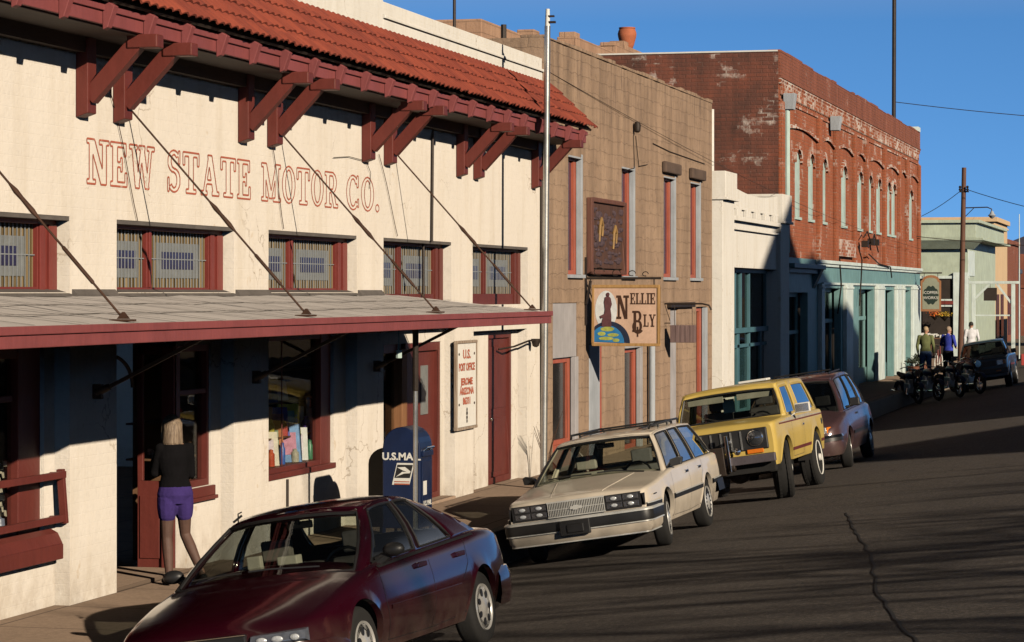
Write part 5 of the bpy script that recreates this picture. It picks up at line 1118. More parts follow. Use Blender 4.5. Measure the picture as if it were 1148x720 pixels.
# ---------------------------------------------------------------- vehicles (local frame: +y to the rear, +x the car's left side, front bumper at y=0)
def itp(pts, x):
    if x <= pts[0][0]: return pts[0][1]
    if x >= pts[-1][0]: return pts[-1][1]
    n = len(pts)
    d = [(pts[i+1][1]-pts[i][1])/(pts[i+1][0]-pts[i][0]) for i in range(n-1)]
    m = [d[0]]+[0 if d[i-1]*d[i] <= 0 else 2*d[i-1]*d[i]/(d[i-1]+d[i]) for i in range(1, n-1)]+[d[-1]]
    for i in range(n-1):
        if x <= pts[i+1][0]:
            h = pts[i+1][0]-pts[i][0]; t = (x-pts[i][0])/h
            return (2*t**3-3*t*t+1)*pts[i][1]+(t**3-2*t*t+t)*h*m[i]+(-2*t**3+3*t*t)*pts[i+1][1]+(t**3-t*t)*h*m[i+1]
class Car:
    def __init__(s, name, label, cat, loc, rz, paint_, **P):
        s.__dict__.update(P); s.paint = paint_
        s.root = thing(name, label, cat, (loc[0], loc[1], roadz(loc[0])+loc[2]), rz, 'vehicles parked along the kerb')
        s.root.rotation_euler = (0, -math.atan(SL), rz)
        s.NZ = 9
    def sidex(s, y, z):
        W_, ZS, rs = itp(s.w, y), itp(s.zs, y), s.rs
        top = ZS-rs
        if z >= top: return W_-rs+math.sqrt(max(0, rs*rs-(z-top)**2)) if z < ZS else W_-rs
        t = (top-z)/(top-s.sill); t = min(1, max(0, t))
        return W_+s.bulge*math.sin(math.pi*min(1,t*1.1))-s.tuck*t**3
    def zb(s, y):
        z = s.sill
        for yc, r in s.arch:
            if abs(y-yc) < r: z = max(z, s.wz+math.sqrt(r*r-(y-yc)**2))
        return z
    def section(s, y):
        W_, ZT, ZS, rs = itp(s.w, y), itp(s.zt, y), itp(s.zs, y), s.rs
        pts = [(u*(W_-rs), ZT-(ZT-ZS)*u**2.2) for u in (0,.2,.4,.6,.75,.88,1.)]
        pts += [(W_-rs+rs*math.cos(R(a)), ZS-rs+rs*math.sin(R(a))) for a in (67,45,22)]
        zb = s.zb(y); top = ZS-rs
        for k in range(s.NZ+1):
            z = top-(top-s.sill)*k/s.NZ; z = max(z, zb); pts.append((s.sidex(y, z)+ (.012*max(0,1-(z-zb)/.05) if zb > s.sill+.02 else 0), z))
        pts.append((pts[-1][0]-.05, pts[-1][1]))
        return pts
    def build(s):
        ys = {0., s.L}
        y = 0
        while y < s.L: ys.add(round(y, 4)); y += .05
        for yc, r in s.arch:
            for k in range(21): ys.add(round(yc-r*math.cos(math.pi*k/20), 4))
        for v_ in s.open: ys.add(v_)
        for k in (.01,.02,.035): ys.add(k); ys.add(s.L-k)
        ys = sorted(ys)
        m = MB()
        for sg_ in (1, -1):
            P = [[(sg_*x, y, z) for x, z in s.section(y)] for y in ys]
            m.grid(P, True, skip=lambda i, j: j < 5 and ys[i] >= s.open[0]-1e-4 and ys[i+1] <= s.open[1]+1e-4)
        for y in (0., s.L):
            sec = s.section(y); m.add([(x, y, z) for x, z in sec]+[(-x, y, z) for x, z in reversed(sec)], [tuple(range(2*len(sec)))])
        s.body = m.build('body', s.paint, s.root, local=True, merge=.0008, sharp=40)
        m = MB(); w_ = itp(s.w, s.L/2)
        uw = .55 if s.style == 'offroad' else .24; m.box(-w_+uw, w_-uw, .15, s.L-.15, s.under, s.under+.25)
        for yc, r in s.arch: 
            for sg_ in (-1,1):
                P = [[(sg_*(w_-.24+dx), yc-(r+.03)*math.cos(math.pi*k/14), s.wz-.0+(r+.02)*math.sin(math.pi*k/14)) for dx in (0,.2)] for k in range(15)]; m.grid(P, True)
                m.add([(sg_*(w_-.24), yc-(r+.03)*math.cos(math.pi*k/14), s.wz+(r+.02)*math.sin(math.pi*k/14)) for k in range(15)], [tuple(range(15))])
        m.build('underbody', 'black', s.root, local=True)
        if s.gh: s.greenhouse()
        s.interior()
        for yc, r in s.arch:
            for sg_ in (1, -1): s.wheel(sg_, yc)
    def side(s, q, t):
        g = s.gh; b0, b1, t0, t1 = g['b0'], g['b1'], g['t0'], g['t1']
        yb = b0+(b1-b0)*q; yt = t0+(t1-t0)*q
        B = Vector((s.sidex(min(yb, s.L-.02), 99) - g.get('inset', .0) + s.rs*.45 if False else itp(s.w, yb)-g['bi'], yb, itp(s.zs, yb)-.012))
        zr = itp(g['roof'], q); xt = itp(g['rx'], q)
        T = Vector((xt, yt, zr)); p = B+(T-B)*t; p.x += g.get('sb', .02)*math.sin(math.pi*t); 
        return p
    def greenhouse(s):
        g = s.gh; ts = [0,g.get('tb',.06),.25,.5,.75,g.get('tt',.90),1.]
        qs = sorted({0.,1.}|{v_ for wdw in g['win'] for v_ in wdw}|{k/16 for k in range(17)})
        def isw(i, j): 
            qm = (qs[i]+qs[i+1])/2; return any(a < qm < b_ for a, b_ in g['win']) and 1 <= j <= 4
        fr = MB()
        for sg_ in (1,-1):
            P = [[(sg_*p.x, p.y, p.z) for p in (s.side(q, t) for t in ts)] for q in qs]
            fr.grid(P, True, skip=isw)
        # roof
        us = [-1,-.96,-.88,-.7,-.4,0,.4,.7,.88,.96,1]
        def bow(k): return (-g['bow'][0]*(1-k)+g['bow'][1]*k)
        P = []
        NR = 14
        for i in range(NR+1):
            q = i/NR; e = s.side(q, 1.); row = []
            for u in us: row.append((u*e.x, e.y+bow(q)*(1-u*u)*(.8), e.z+itp(g['crown'], q)*(1-abs(u)**2.6)))
            P.append(row)
        fr.grid(P, True)
        glass_fb = []
        for end, q in ((0, 0.), (1, 1.)):
            rows = []; tt = g['wt'][end]
            tts = [0,tt[0],.3,.5,.7,tt[1],1.]; uu = [-1,-tt[2],-.6,-.3,0,.3,.6,tt[2],1]
            for t in tts:
                e = s.side(q, t); sgn = -1 if end == 0 else 1
                rows.append([(u*e.x, e.y+sgn*g['bow'][end]*(1-u*u)*(1-.2*t), e.z+(g['crown'][0][1] if end == 0 else g['crown'][-1][1])*(1-abs(u)**2.6)*t - .0) for u in uu])
            fr.grid(rows, True, skip=lambda i, j: 1 <= i <= 4 and 1 <= j <= 6)
            glass_fb.append((rows, end))
        s.cabin = fr.build('cabin_frame', g.get('framemat', s.paint), s.root, local=True, sharp=40, merge=.0008, normals=True)
        sd = s.cabin.modifiers.new('thick', 'SOLIDIFY'); sd.thickness = .035; sd.offset = -1
        for rows, end in glass_fb:
            q = MB(); sub = [[Vector(p)*1 for p in r_[1:8]] for r_ in rows[1:6]]
            q.grid([[(p.x, p.y+(.012 if end == 0 else -.012), p.z-.006) for p in r_] for r_ in sub], True); q.build('windscreen' if end == 0 else 'rear_window', g.get('fglass','carglass'), s.root, local=True, normals=False)
            # black rubber gasket ring
            q = MB(); ring = [sub[0][j] for j in range(7)]+[sub[i][6] for i in range(1,5)]+[sub[4][j] for j in range(5,-1,-1)]+[sub[i][0] for i in range(3,0,-1)]
            q.tube([Vector((p.x,p.y+(-.002 if end==0 else .002),p.z)) for p in ring]+[ring[0]], .013, 5, cap=False); q.build('window_seal', 'trimblack', s.root, local=True)
        for a, b_ in g['win']:
            for sg_ in (1,-1):
                qq = [a+(b_-a)*k/4 for k in range(5)]; q = MB()
                P = [[(sg_*(p.x-.010), p.y, p.z) for p in (s.side(v_, t) for t in ts[1:6])] for v_ in qq]
                q.grid(P, True); q.build('side_window', g.get('sglass','carside'), s.root, local=True, normals=False)
                ring = [P[i][0] for i in range(5)]+[P[4][j] for j in range(1,5)]+[P[i][4] for i in range(3,-1,-1)]+[P[0][j] for j in range(3,0,-1)]
                q = MB(); q.tube([Vector(p)+Vector((sg_*.010,0,0)) for p in ring]+[Vector(ring[0])+Vector((sg_*.010,0,0))], .010, 5, cap=False); q.build('window_seal', g.get('seal','trimblack'), s.root, local=True)
    def interior(s):
        y0, y1 = s.open; w_ = itp(s.w, (y0+y1)/2)-.14; zf = s.under+.12; zt_ = itp(s.zs, (y0+y1)/2)-.05
        m = MB()
        P = [[(-w_,y0+.0,zt_),(-w_,y0,zf)],[(-w_,y1,zt_),(-w_,y1,zf)]]; m.grid(P, False)
        m.grid([[(w_,y0,zt_),(w_,y0,zf)],[(w_,y1,zt_),(w_,y1,zf)]], False); m.box(-w_,w_,y0,y1,zf-.02,zf)
        m.prism([(-w_,y0+.02,zf),(-w_,y0+.02,zt_+.02),(-w_,y0+.38,zt_+.03),(-w_,y0+.45,zt_-.12),(-w_,y0+.3,zf)], (2*w_,0,0))
        m.build('dashboard', 'inter', s.root, local=True)
        sy = s.seat
        for sx_ in (-1, 1):
            m = MB(); cx_ = sx_*w_*.48
            m.box(cx_-.23,cx_+.23,sy-.45,sy+.05,zf+.1,zf+.32); m.prism([(cx_-.22,sy,zf+.3),(cx_-.22,sy+.14,zf+.3),(cx_-.22,sy+.26,zf+s.seath),(cx_-.22,sy+.16,zf+s.seath)], (.44,0,0)); m.box(cx_-.13,cx_+.13,sy+.18,sy+.27,zf+s.seath+.03,zf+s.seath+.2); m.cyl((cx_,sy+.22,zf+s.seath),(cx_,sy+.22,zf+s.seath+.05),.02); m.build('front_seat', s.seatmat, s.root, local=True, bevel=.04)
        for yb in s.rear:
            m = MB(); m.box(-w_+.08,w_-.08,yb-.45,yb+.02,zf+.1,zf+.34); m.prism([(-w_+.08,yb,zf+.3),(-w_+.08,yb+.14,zf+.3),(-w_+.08,yb+.26,zf+s.seath-.04),(-w_+.08,yb+.16,zf+s.seath-.04)], (2*w_-.16,0,0)); m.build('rear_seat', s.seatmat, s.root, local=True, bevel=.04)
        m = MB(); c_ = Vector((w_*.48, y0+.55, zt_-.02)); ring = [c_+Vector((.18*math.cos(R(a)), .07*math.sin(R(a)), .17*math.sin(R(a)))) for a in range(0,361,20)]
        m.tube(ring, .014, 6, cap=False); m.tube([c_,c_+Vector((0,-.25,-.1))], .03, 6); m.tube([c_+Vector((-.17,0,0)),c_,c_+Vector((.17,0,0))], .012, 5); m.build('steering_wheel', 'trimblack', s.root, local=True)
        if s.gh:
            e = s.side(0, 1.); m = MB(); m.box(-.11,.11,e.y+.03,e.y+.06,e.z-.10,e.z-.04); m.box(-.01,.01,e.y+.0,e.y+.03,e.z-.07,e.z+.02); m.build('rear_view_mirror', 'trimblack', s.root, local=True, bevel=.01)
    def topz(s, x, y):
        W_ = itp(s.w, y); ZT, ZS = itp(s.zt, y), itp(s.zs, y); u = min(1, abs(x)/(W_-s.rs)); return ZT-(ZT-ZS)*u**2.2
    def turn(s, mb, cx_, yc, front):
        a = R(getattr(s, 'steer', 0)) if front else 0
        if a: mb.v = [(cx_+(x-cx_)*math.cos(a)-(y-yc)*math.sin(a), yc+(x-cx_)*math.sin(a)+(y-yc)*math.cos(a), z) for x, y, z in mb.v]
        return mb
    def wheel(s, sg_, yc):
        front = yc < s.L/2
        r, wz = s.wr, s.wz; xo = itp(s.w, yc)-s.woff; wt = s.ww
        prof = [(r*.62,-wt/2+.01),(r*.80,-wt/2),(r*.93,-wt/2+.008),(r*.985,-wt/2+.03),(r,-wt/2+.05),(r,wt/2-.05),(r*.985,wt/2-.03),(r*.93,wt/2-.008),(r*.80,wt/2),(r*.62,wt/2-.01)]
        o = MB(); cx_ = sg_*(xo-wt/2); o.lathe(prof, (cx_, yc, wz), 'x', 36)
        if s.style == 'offroad':
            for k in range(36):
                a = 2*math.pi*k/36
                for h in (-1,1):
                    p = Vector((cx_+h*wt*.26, yc+math.cos(a+.04*h)*r, wz+math.sin(a+.04*h)*r)); d = Vector((0,math.cos(a),math.sin(a)))
                    o.bar(p-d*.01, p+d*.014, wt*.40, .035, up=(1,0,0))
        wo = s.turn(o, cx_, yc, front).build('wheel', 'black', s.root, local=True, merge=0, sharp=50)
        f = sg_; xf = cx_+f*wt/2
        q = MB(); rr_ = r*.64
        if s.style == 'offroad':
            q.lathe([(rr_,0),(rr_*.98,.012*f),(rr_*.85,-.01*f),(rr_*.78,-.05*f),(rr_*.35,-.03*f),(.06,-.01*f),(.05,.03*f),(.001,.035*f)], (xf-.012*f, yc, wz), 'x', 28); s.turn(q, cx_, yc, front).build('rim', 'letterwhite', wo, local=True)
            q = MB()
            for k in range(8): a = 2*math.pi*k/8; p = Vector((xf-.034*f, yc+math.cos(a)*rr_*.58, wz+math.sin(a)*rr_*.58)); q.cyl(p, p-Vector((.02*f,0,0)) if False else p+Vector((.004*f,0,0)), .028, seg=10)
            s.turn(q, cx_, yc, front).build('rim_holes', 'black', wo, local=True)
        else:
            q.lathe([(rr_,0),(rr_*.98,.014*f),(rr_*.92,.006*f),(rr_*.88,-.008*f),(rr_*.55,.004*f),(rr_*.3,.012*f),(.05,.018*f),(.001,.02*f)], (xf-.010*f, yc, wz), 'x', 32); s.turn(q, cx_, yc, front).build('rim', 'alloy', wo, local=True)
            q = MB(); n = 7 if s.style == 'slots' else 16
            for k in range(n):
                a = 2*math.pi*k/n; ra, rb = (rr_*.45, rr_*.80) if n == 7 else (rr_*.5, rr_*.85); wdt = rr_*(.26 if n == 7 else .10)
                d = Vector((0,math.cos(a),math.sin(a))); c_ = Vector((xf-.004*f, yc, wz)); q.bar(c_+d*ra, c_+d*rb, .012, wdt, up=(1,0,0)) if False else None
                e = Vector((0,-math.sin(a),math.cos(a))); pts = []
                for t in range(10):
                    b2 = 2*math.pi*t/10; pts.append(c_+d*((ra+rb)/2+(rb-ra)/2*math.cos(b2))+e*(wdt/2*math.sin(b2)))
                q.prism(pts, (.006*f,0,0))
            s.turn(q, cx_, yc, front).build('rim_holes', 'trimblack', wo, local=True)
        return wo
    def strip(s, name, y0, y1, z, h, off, mat, parent=None, n=30, ends=True):
        for sg_ in (1,-1):
            q = MB(); P = []
            for k in range(n+1):
                y = y0+(y1-y0)*k/n; zz = z if isinstance(z, (int, float)) else itp(z, y)
                P.append([(sg_*(s.sidex(y,zz-h/2)-.004), y, zz-h/2),(sg_*(s.sidex(y,zz-h/2)+off), y, zz-h*.42),(sg_*(s.sidex(y,zz+h/2)+off), y, zz+h*.42),(sg_*(s.sidex(y,zz+h/2)-.004), y, zz+h/2)])
            q.grid(P, False); q.build(name, mat, parent or s.root, local=True)
    def seam(s, pts):
        for sg_ in (1,-1):
            q = MB()
            for (ya, za), (yb, zb_) in zip(pts, pts[1:]):
                n = 8; P = []
                dy, dz = yb-ya, zb_-za; l = math.hypot(dy, dz); ny_, nz_ = -dz/l*.003, dy/l*.003
                for k in range(n+1):
                    y, z = ya+dy*k/n, za+dz*k/n; P.append([(sg_*(s.sidex(y+e*ny_, z+e*nz_)+.0015), y+e*ny_, z+e*nz_) for e in (-1,1)])
                q.grid(P, False)
            q.build('door_seam', 'trimblack', s.body, local=True, normals=False)
    def P(s, name, mat, bevel=0, parent=None):
        mb = MB(); return mb, (lambda: mb.build(name, mat, parent or s.root, local=True, bevel=bevel))
def wrapbar(prof, path):
    """sweep a (out,z) profile along a plan path of (x,y,nx,ny)"""
    return [[(x+nx*o, y+ny*o, z) for o, z in prof] for x, y, nx, ny in path]
def bumper_path(W_, r, back, front=0., bow=.05, n=10):
    pts = [(W_, back)]+[(W_-r+r*math.cos(R(a)), front+bow+r-r*math.sin(R(a))) for a in range(0,91,15)]
    half = pts+[(W_-r-(W_-r)*k/6, front+bow*(1-(k/6))**2 if bow else front) for k in range(1,7)]
    full = half+[(-x, y) for x, y in reversed(half[:-1])]
    out = []
    for i, (x, y) in enumerate(full):
        a, b_ = full[max(0,i-1)], full[min(len(full)-1,i+1)]; dx, dy = b_[0]-a[0], b_[1]-a[1]; l = math.hypot(dx, dy); out.append((x, y, -dy/l*-1 if False else dy/l*-1, dx/l))
    return out
def norm_out(path):   # make normals point away from the car centre (0, +1)
    return [(x, y, nx, ny) if nx*x+ny*(y-1.0) > 0 else (x, y, -nx, -ny) for x, y, nx, ny in path]

# ---- maroon sedan
c = Car('parked_sedan', 'dark maroon four door sedan, nearest car, parked by the shop entry', 'car', (3.13,18.30,.04), R(-4.2), 'p_maroon',
  L=4.75, rs=.10, sill=.24, bulge=.035, tuck=.07, NZ=9, under=.2, wz=.31, wr=.31, ww=.195, woff=.0, style='slots',
  zt=[(0,.56),(.05,.63),(.15,.69),(.5,.80),(.95,.90),(1.3,.965),(1.45,.98),(3.4,1.0),(3.85,1.03),(4.2,1.02),(4.55,.985),(4.68,.93),(4.75,.84)],
  zs=[(0,.50),(.05,.56),(.15,.61),(.5,.71),(1.0,.825),(1.45,.895),(2.2,.915),(3.2,.94),(3.85,.965),(4.3,.95),(4.6,.90),(4.75,.80)],
  w=[(0,.60),(.06,.70),(.16,.77),(.35,.825),(.7,.86),(1.2,.875),(2.4,.885),(3.6,.875),(4.1,.86),(4.45,.82),(4.62,.76),(4.72,.68),(4.75,.6)],
  arch=[(.95,.36),(3.74,.36)], open=(1.45,3.85), seat=2.15, seath=.62, rear=[3.0], seatmat='inter',
  gh=dict(b0=1.22,b1=4.02,t0=2.02,t1=3.18,bi=.075,roof=[(0,1.315),(.3,1.355),(.6,1.355),(1,1.30)],rx=[(0,.56),(.5,.585),(1,.555)],bow=(.30,.20),crown=[(0,.045),(1,.045)],
    win=[(.075,.43),(.475,.76)],wt=((.05,.93,.94),(.1,.92,.9)),tb=.05,tt=.93,sb=.035,fglass='carglass',sglass='carside'))
c.build(); sedan = c
c.seam([(1.52,.30),(1.40,.6),(1.42,.86)]); c.seam([(2.50,.28),(2.50,.90)]); c.seam([(3.45,.93),(3.40,.72),(3.22,.60)]); c.seam([(1.52,.30),(2.5,.285),(3.1,.30)])
c.strip('rub_strip', 1.5, 3.15, .55, .035, .008, 'p_maroon'); c.strip('belt_moulding', 1.45, 3.75, [(1.45,.868),(2.2,.893),(3.0,.915),(3.75,.935)], .018, .006, 'trimblack')
for y_ in (2.28, 3.22):
    for sg_ in (1,-1):
        m, f = c.P('door_handle', 'p_maroon', .008); xs = c.sidex(y_, .80); m.box(sg_*(xs-.02), sg_*(xs+.03), y_-.10, y_+.10, .785, .825); f()
for sg_ in (1,-1):
    m, f = c.P('door_mirror', 'trimblack'); m.ball((sg_*.945,1.60,.98), (.092,.06,.055), 16, 10); m.tube([(sg_*.80,1.62,.90),(sg_*.90,1.62,.95)], [.05,.035], 8); o = f()
    # headlights sit in the corners of the nose
    m, f = c.P('headlight', plain('smoky_lamp_glass', (.20,.22,.27), .06, .3, 25, .15, 50, metal=.5)); P = []
    for k in range(11):
        t = k/10; x = .37+.40*t; yf = .085*t**2.4
        P.append([(sg_*x, yf-.02, .474+.012*t),(sg_*x, yf-.034, .49+.008*t),(sg_*x, yf-.030, .525+.008*t),(sg_*x, yf-.010, .552+.006*t),(sg_*x, yf+.045, .562+.006*t)])
    m.grid(P)
    for e_ in (0, -1): m.add(P[e_]+[(P[e_][4][0], P[e_][4][1], .47)], [tuple(range(6))])
    hl_ = f()
    for bx, by, br_ in ((.455,.0,.045),(.575,.008,.050),(.70,.040,.04)):
        m, f = c.P('bulb', 'lensclear', 0, hl_); m.ball((sg_*bx, by-.028, .515), (br_,.014,.024)); f()
    m, f = c.P('tail_light', 'redlens', .01); m.box(sg_*.45, sg_*.72, 4.69, 4.765, .70, .84); f()
m, f = c.P('grille', 'trimblack', .01); m.box(-.33,.33,-.025,.05,.48,.57); g_ = f()
m, f = c.P('grille_bar', 'chrome', .005, g_); m.box(-.34,.34,-.035,-.02,.565,.58); f()
path = norm_out(bumper_path(.85,.30,.62,-.07,.10)); m = MB(); m.grid(wrapbar([(-.05,.22),(-.0,.24),(.03,.34),(.035,.40),(.01,.46),(-.06,.475)], path)); m.build('front_bumper', 'p_maroon', c.root, local=True)
path = norm_out([(x, 4.82-y if False else 4.75-(y), nx, -ny) for x, y, nx, ny in bumper_path(.86,.30,.55,-.06,.08)]); m = MB(); m.grid(wrapbar([(-.05,.26),(.0,.28),(.03,.38),(.035,.52),(.01,.60),(-.06,.615)], path)); m.build('rear_bumper', 'p_maroon', c.root, local=True)
m, f = c.P('wiper', 'trimblack'); m.tube([(.52,1.10,.945),(.15,1.0,.975),(-.02,.98,.975)], .007, 5); m.tube([(-.08,.98,.97),(-.40,1.05,.965),(-.56,1.12,.95)], .007, 5); f()
m, f = c.P('antenna', 'trimblack'); m.tube([(-.48,1.95,1.33),(-.48,1.97,1.40),(-.47,2.02,1.41)], .006, 5); m.tube([(-.50,1.9,1.34),(-.44,1.95,1.385)], .010, 5); f()
# folding sunshade papers on dash
m, f = c.P('dash_papers', 'interpale', .01); m.box(-.30,-.18,1.60,1.66,.90,1.06); m.box(-.05,.12,1.62,1.74,.92,1.03); f()

c.root.scale = (1.0,.97,1.0)
# ---- cream station wagon
c = Car('parked_station_wagon', 'cream white boxy station wagon with roof rack and chrome grille', 'car', (3.16,30.35,0), R(0), 'p_cream',
  L=4.85, rs=.045, sill=.27, bulge=.02, tuck=.06, NZ=9, under=.22, wz=.315, wr=.315, ww=.19, woff=.005, style='wire', steer=7,
  zt=[(0,.74),(.04,.775),(.1,.79),(.6,.85),(1.3,.925),(1.42,.94),(4.6,.94),(4.85,.90)],
  zs=[(0,.715),(.04,.745),(.1,.76),(.6,.80),(1.3,.87),(1.5,.885),(4.0,.90),(4.6,.90),(4.85,.88)],
  w=[(0,.79),(.08,.825),(.3,.85),(1.0,.875),(2.4,.885),(3.8,.88),(4.5,.86),(4.8,.84),(4.85,.81)],
  arch=[(.98,.375),(3.64,.375)], open=(1.42,4.6), seat=2.15, seath=.60, rear=[3.05], seatmat='interpale',
  gh=dict(b0=1.28,b1=4.78,t0=1.95,t1=4.42,bi=.05,roof=[(0,1.315),(.15,1.345),(.6,1.355),(1,1.33)],rx=[(0,.60),(.5,.615),(1,.60)],bow=(.15,.06),crown=[(0,.035),(1,.03)],
    win=[(.05,.315),(.345,.565),(.60,.955)],wt=((.04,.94,.95),(.1,.9,.9)),tb=.03,tt=.93,sb=.015,sglass='carside'))
c.build()
c.seam([(1.50,.32),(1.40,.6),(1.42,.84)]); c.seam([(2.50,.30),(2.50,.87)]); c.seam([(3.45,.88),(3.42,.74),(3.22,.60)]); c.seam([(1.50,.32),(2.5,.305),(3.1,.32)])
for a, b_ in ((.02,.60),(1.37,3.26),(4.03,4.84)):
    c.strip('rub_strip', a, b_, .545, .055, .020, 'trimblack'); c.strip('chrome_strip', a, b_, .577, .014, .024, 'brightwork')
for y_ in (2.32,3.20):
    for sg_ in (1,-1):
        m, f = c.P('door_handle', 'chrome', .006); xs = c.sidex(y_, .80); m.box(sg_*(xs-.02), sg_*(xs+.02), y_-.09, y_+.09, .775, .81); f()
for sg_ in (1,-1):
    m, f = c.P('door_mirror', 'trimblack', .02); m.prism([(sg_*.86,1.56,.90),(sg_*.99,1.58,.91),(sg_*1.01,1.60,.99),(sg_*.97,1.58,1.01),(sg_*.86,1.54,.985)], (0,.08,0)); m.prism([(sg_*.81,1.50,.88),(sg_*.81,1.74,.88),(sg_*.87,1.70,.96),(sg_*.87,1.56,.96)], (0,0,.02)); f()
    m, f = c.P('headlight_housing', 'trimblack'); m.box(sg_*.34, sg_*.775, -.012, .03, .545, .725); m.box(sg_*.775, sg_*.815, .0, .05, .56, .70); h_ = f()
    m, f = c.P('headlight', 'lensdark', .006, h_)
    for a in (.36, .56): m.box(sg_*a, sg_*(a+.185), -.024, -.008, .645, .715)
    f()
    m, f = c.P('headlight', 'lensdark', .006, h_)
    m.box(sg_*.36, sg_*.545, -.022, -.008, .565, .63); m.box(sg_*.56, sg_*.745, -.022, -.008, .565, .63); f()
    for bx in (.45,.65):
        for bz in (.68,.60):
            m, f = c.P('bulb', 'lensclear', 0, h_); m.ball((sg_*bx,-.026,bz), (.042,.014,.022)); f()
    m, f = c.P('corner_lamp', 'amberlens', .004); m.box(sg_*.79, sg_*.868, .07, .16, .38, .46); f()
    m, f = c.P('fender_badge', 'trimblack'); xs = c.sidex(.62,.64); m.box(sg_*(xs-.003), sg_*(xs+.004), .30, .42, .655, .668); f()
    m, f = c.P('tail_light', 'redlens', .01); m.box(sg_*.68, sg_*.82, 4.80, 4.87, .55, .88); f()
m, f = c.P('grille', 'trimblack'); m.box(-.34,.34,-.015,.03,.55,.725); g_ = f()
m, f = c.P('grille_bars', 'brightwork', 0, g_)
for k in range(34): xk = -.335+k*.0203; m.box(xk-.004, xk+.004, -.032, -.014, .56, .718)
m.box(-.345,.345,-.036,-.014,.715,.732); m.box(-.345,.345,-.034,-.014,.545,.558); m.box(-.34,.34,-.034,-.014,.634,.642); f()
m, f = c.P('emblem', 'brightwork', 0, g_); m.prism([(-.075,-.042,.622),(-.065,-.042,.656),(-.03,-.042,.656),(-.026,-.042,.666),(.034,-.042,.666),(.030,-.042,.656),(.08,-.042,.656),(.07,-.042,.622),(.026,-.042,.622),(.022,-.042,.612),(-.038,-.042,.612),(-.034,-.042,.622)], (0,-.006,0)); f()
path = norm_out(bumper_path(.875,.12,.62,-.12,.05))
m = MB(); m.grid(wrapbar([(-.08,.535),(.015,.535),(.03,.52),(.03,.505),(.0,.50)], path)); m.build('bumper_chrome_top', 'brightwork', c.root, local=True)
m = MB(); m.grid(wrapbar([(-.08,.505),(.022,.50),(.028,.44),(.02,.395),(-.02,.39)], path)); m.build('front_bumper', 'trimblack', c.root, local=True)
m = MB(); m.grid(wrapbar([(-.02,.392),(.018,.388),(.022,.376),(-.02,.372)], path)); m.build('bumper_chrome_low', 'brightwork', c.root, local=True)
m = MB(); m.grid(wrapbar([(-.08,.372),(.0,.37),(-.01,.30),(-.05,.25),(-.15,.24)], path)); m.build('front_valance', 'p_cream', c.root, local=True)
m = MB(); m.grid(wrapbar([(-.06,.262),(-.028,.262),(-.028,.248),(-.06,.245)], path)); m.build('valance_lip', 'brightwork', c.root, local=True)
path = norm_out([(x, 4.85-y, nx, -ny) for x, y, nx, ny in bumper_path(.875,.12,.50,-.10,.05)]); m = MB(); m.grid(wrapbar([(-.08,.56),(.02,.55),(.03,.40),(-.08,.38)], path)); m.build('rear_bumper', 'trimblack', c.root, local=True)
m, f = c.P('licence_holder', 'trimblack', .01); m.box(-.19,.17,-.19,-.14,.33,.50); m.box(-.10,.10,-.21,-.19,.36,.46); f()
m, f = c.P('roof_rack', 'trimblack')
for sg_ in (1,-1):
    m.tube([(sg_*.50,2.35,1.375),(sg_*.51,2.42,1.415),(sg_*.51,4.20,1.415),(sg_*.50,4.28,1.37)], .014, 8)
    for y_ in (2.9,3.5): m.cyl((sg_*.51,y_,1.36),(sg_*.51,y_,1.415),.014)
m.tube([(-.50,2.6,1.415),(.50,2.6,1.415)], .012, 8); m.tube([(-.50,4.0,1.415),(.50,4.0,1.415)], .012, 8); m.box(-.4,-.36,2.4,4.1,1.385,1.40); m.box(.36,.40,2.4,4.1,1.385,1.40); f()
m, f = c.P('wiper', 'trimblack'); m.tube([(.60,1.22,.90),(.2,1.26,.955),(.02,1.24,.955)], .009, 5); m.tube([(-.05,1.22,.95),(-.4,1.3,.955),(-.62,1.36,.945)], .009, 5); f()
m, f = c.P('hood_edge', 'p_cream', .006); [m.tube([(sg_*(.31+.17*k/10), .08+1.12*k/10, c.topz(.31+.17*k/10, .08+1.12*k/10)-.002) for k in range(11)], .009, 6) for sg_ in (1,-1)]; f()

# ---- mustard off-road truck
c = Car('parked_off_road_truck', 'mustard yellow boxy off road truck with round headlights, black grille and big tyres', 'car', (3.60,37.55,0), R(-1.5), 'p_yellow',
  L=4.15, rs=.05, sill=.52, bulge=.01, tuck=.03, NZ=9, under=.42, wz=.42, wr=.42, ww=.27, woff=-.01, style='offroad', steer=13,
  zt=[(0,1.12),(.04,1.15),(.15,1.165),(1.0,1.19),(1.2,1.20),(4.15,1.17)],
  zs=[(0,1.10),(.04,1.13),(.15,1.14),(1.0,1.16),(1.2,1.165),(4.15,1.14)],
  w=[(0,.80),(.06,.84),(.2,.855),(1.0,.87),(3.0,.875),(4.0,.87),(4.15,.85)],
  arch=[(.72,.475),(3.26,.475)], open=(1.2,4.0), seat=1.95, seath=.78, rear=[2.85], seatmat='inter',
  gh=dict(b0=1.17,b1=4.05,t0=1.40,t1=3.72,bi=.055,roof=[(0,1.635),(.15,1.66),(.8,1.665),(1,1.64)],rx=[(0,.70),(.5,.705),(1,.69)],bow=(.03,.02),crown=[(0,.035),(1,.03)],
    win=[(.05,.33),(.44,.93)],wt=((.10,.86,.93),(.15,.85,.88)),tb=.08,tt=.86,sb=.01,seal='p_yellow'))
c.build()
c.seam([(1.30,.56),(1.28,1.12)]); c.seam([(2.25,.70),(2.28,1.12)]); c.seam([(1.30,.56),(2.1,.56),(2.25,.70)])
for a, b_ in ((1.20,2.78),(3.74,4.12)): c.strip('side_stripe', a, b_, .665, .05, .006, 'oxred')
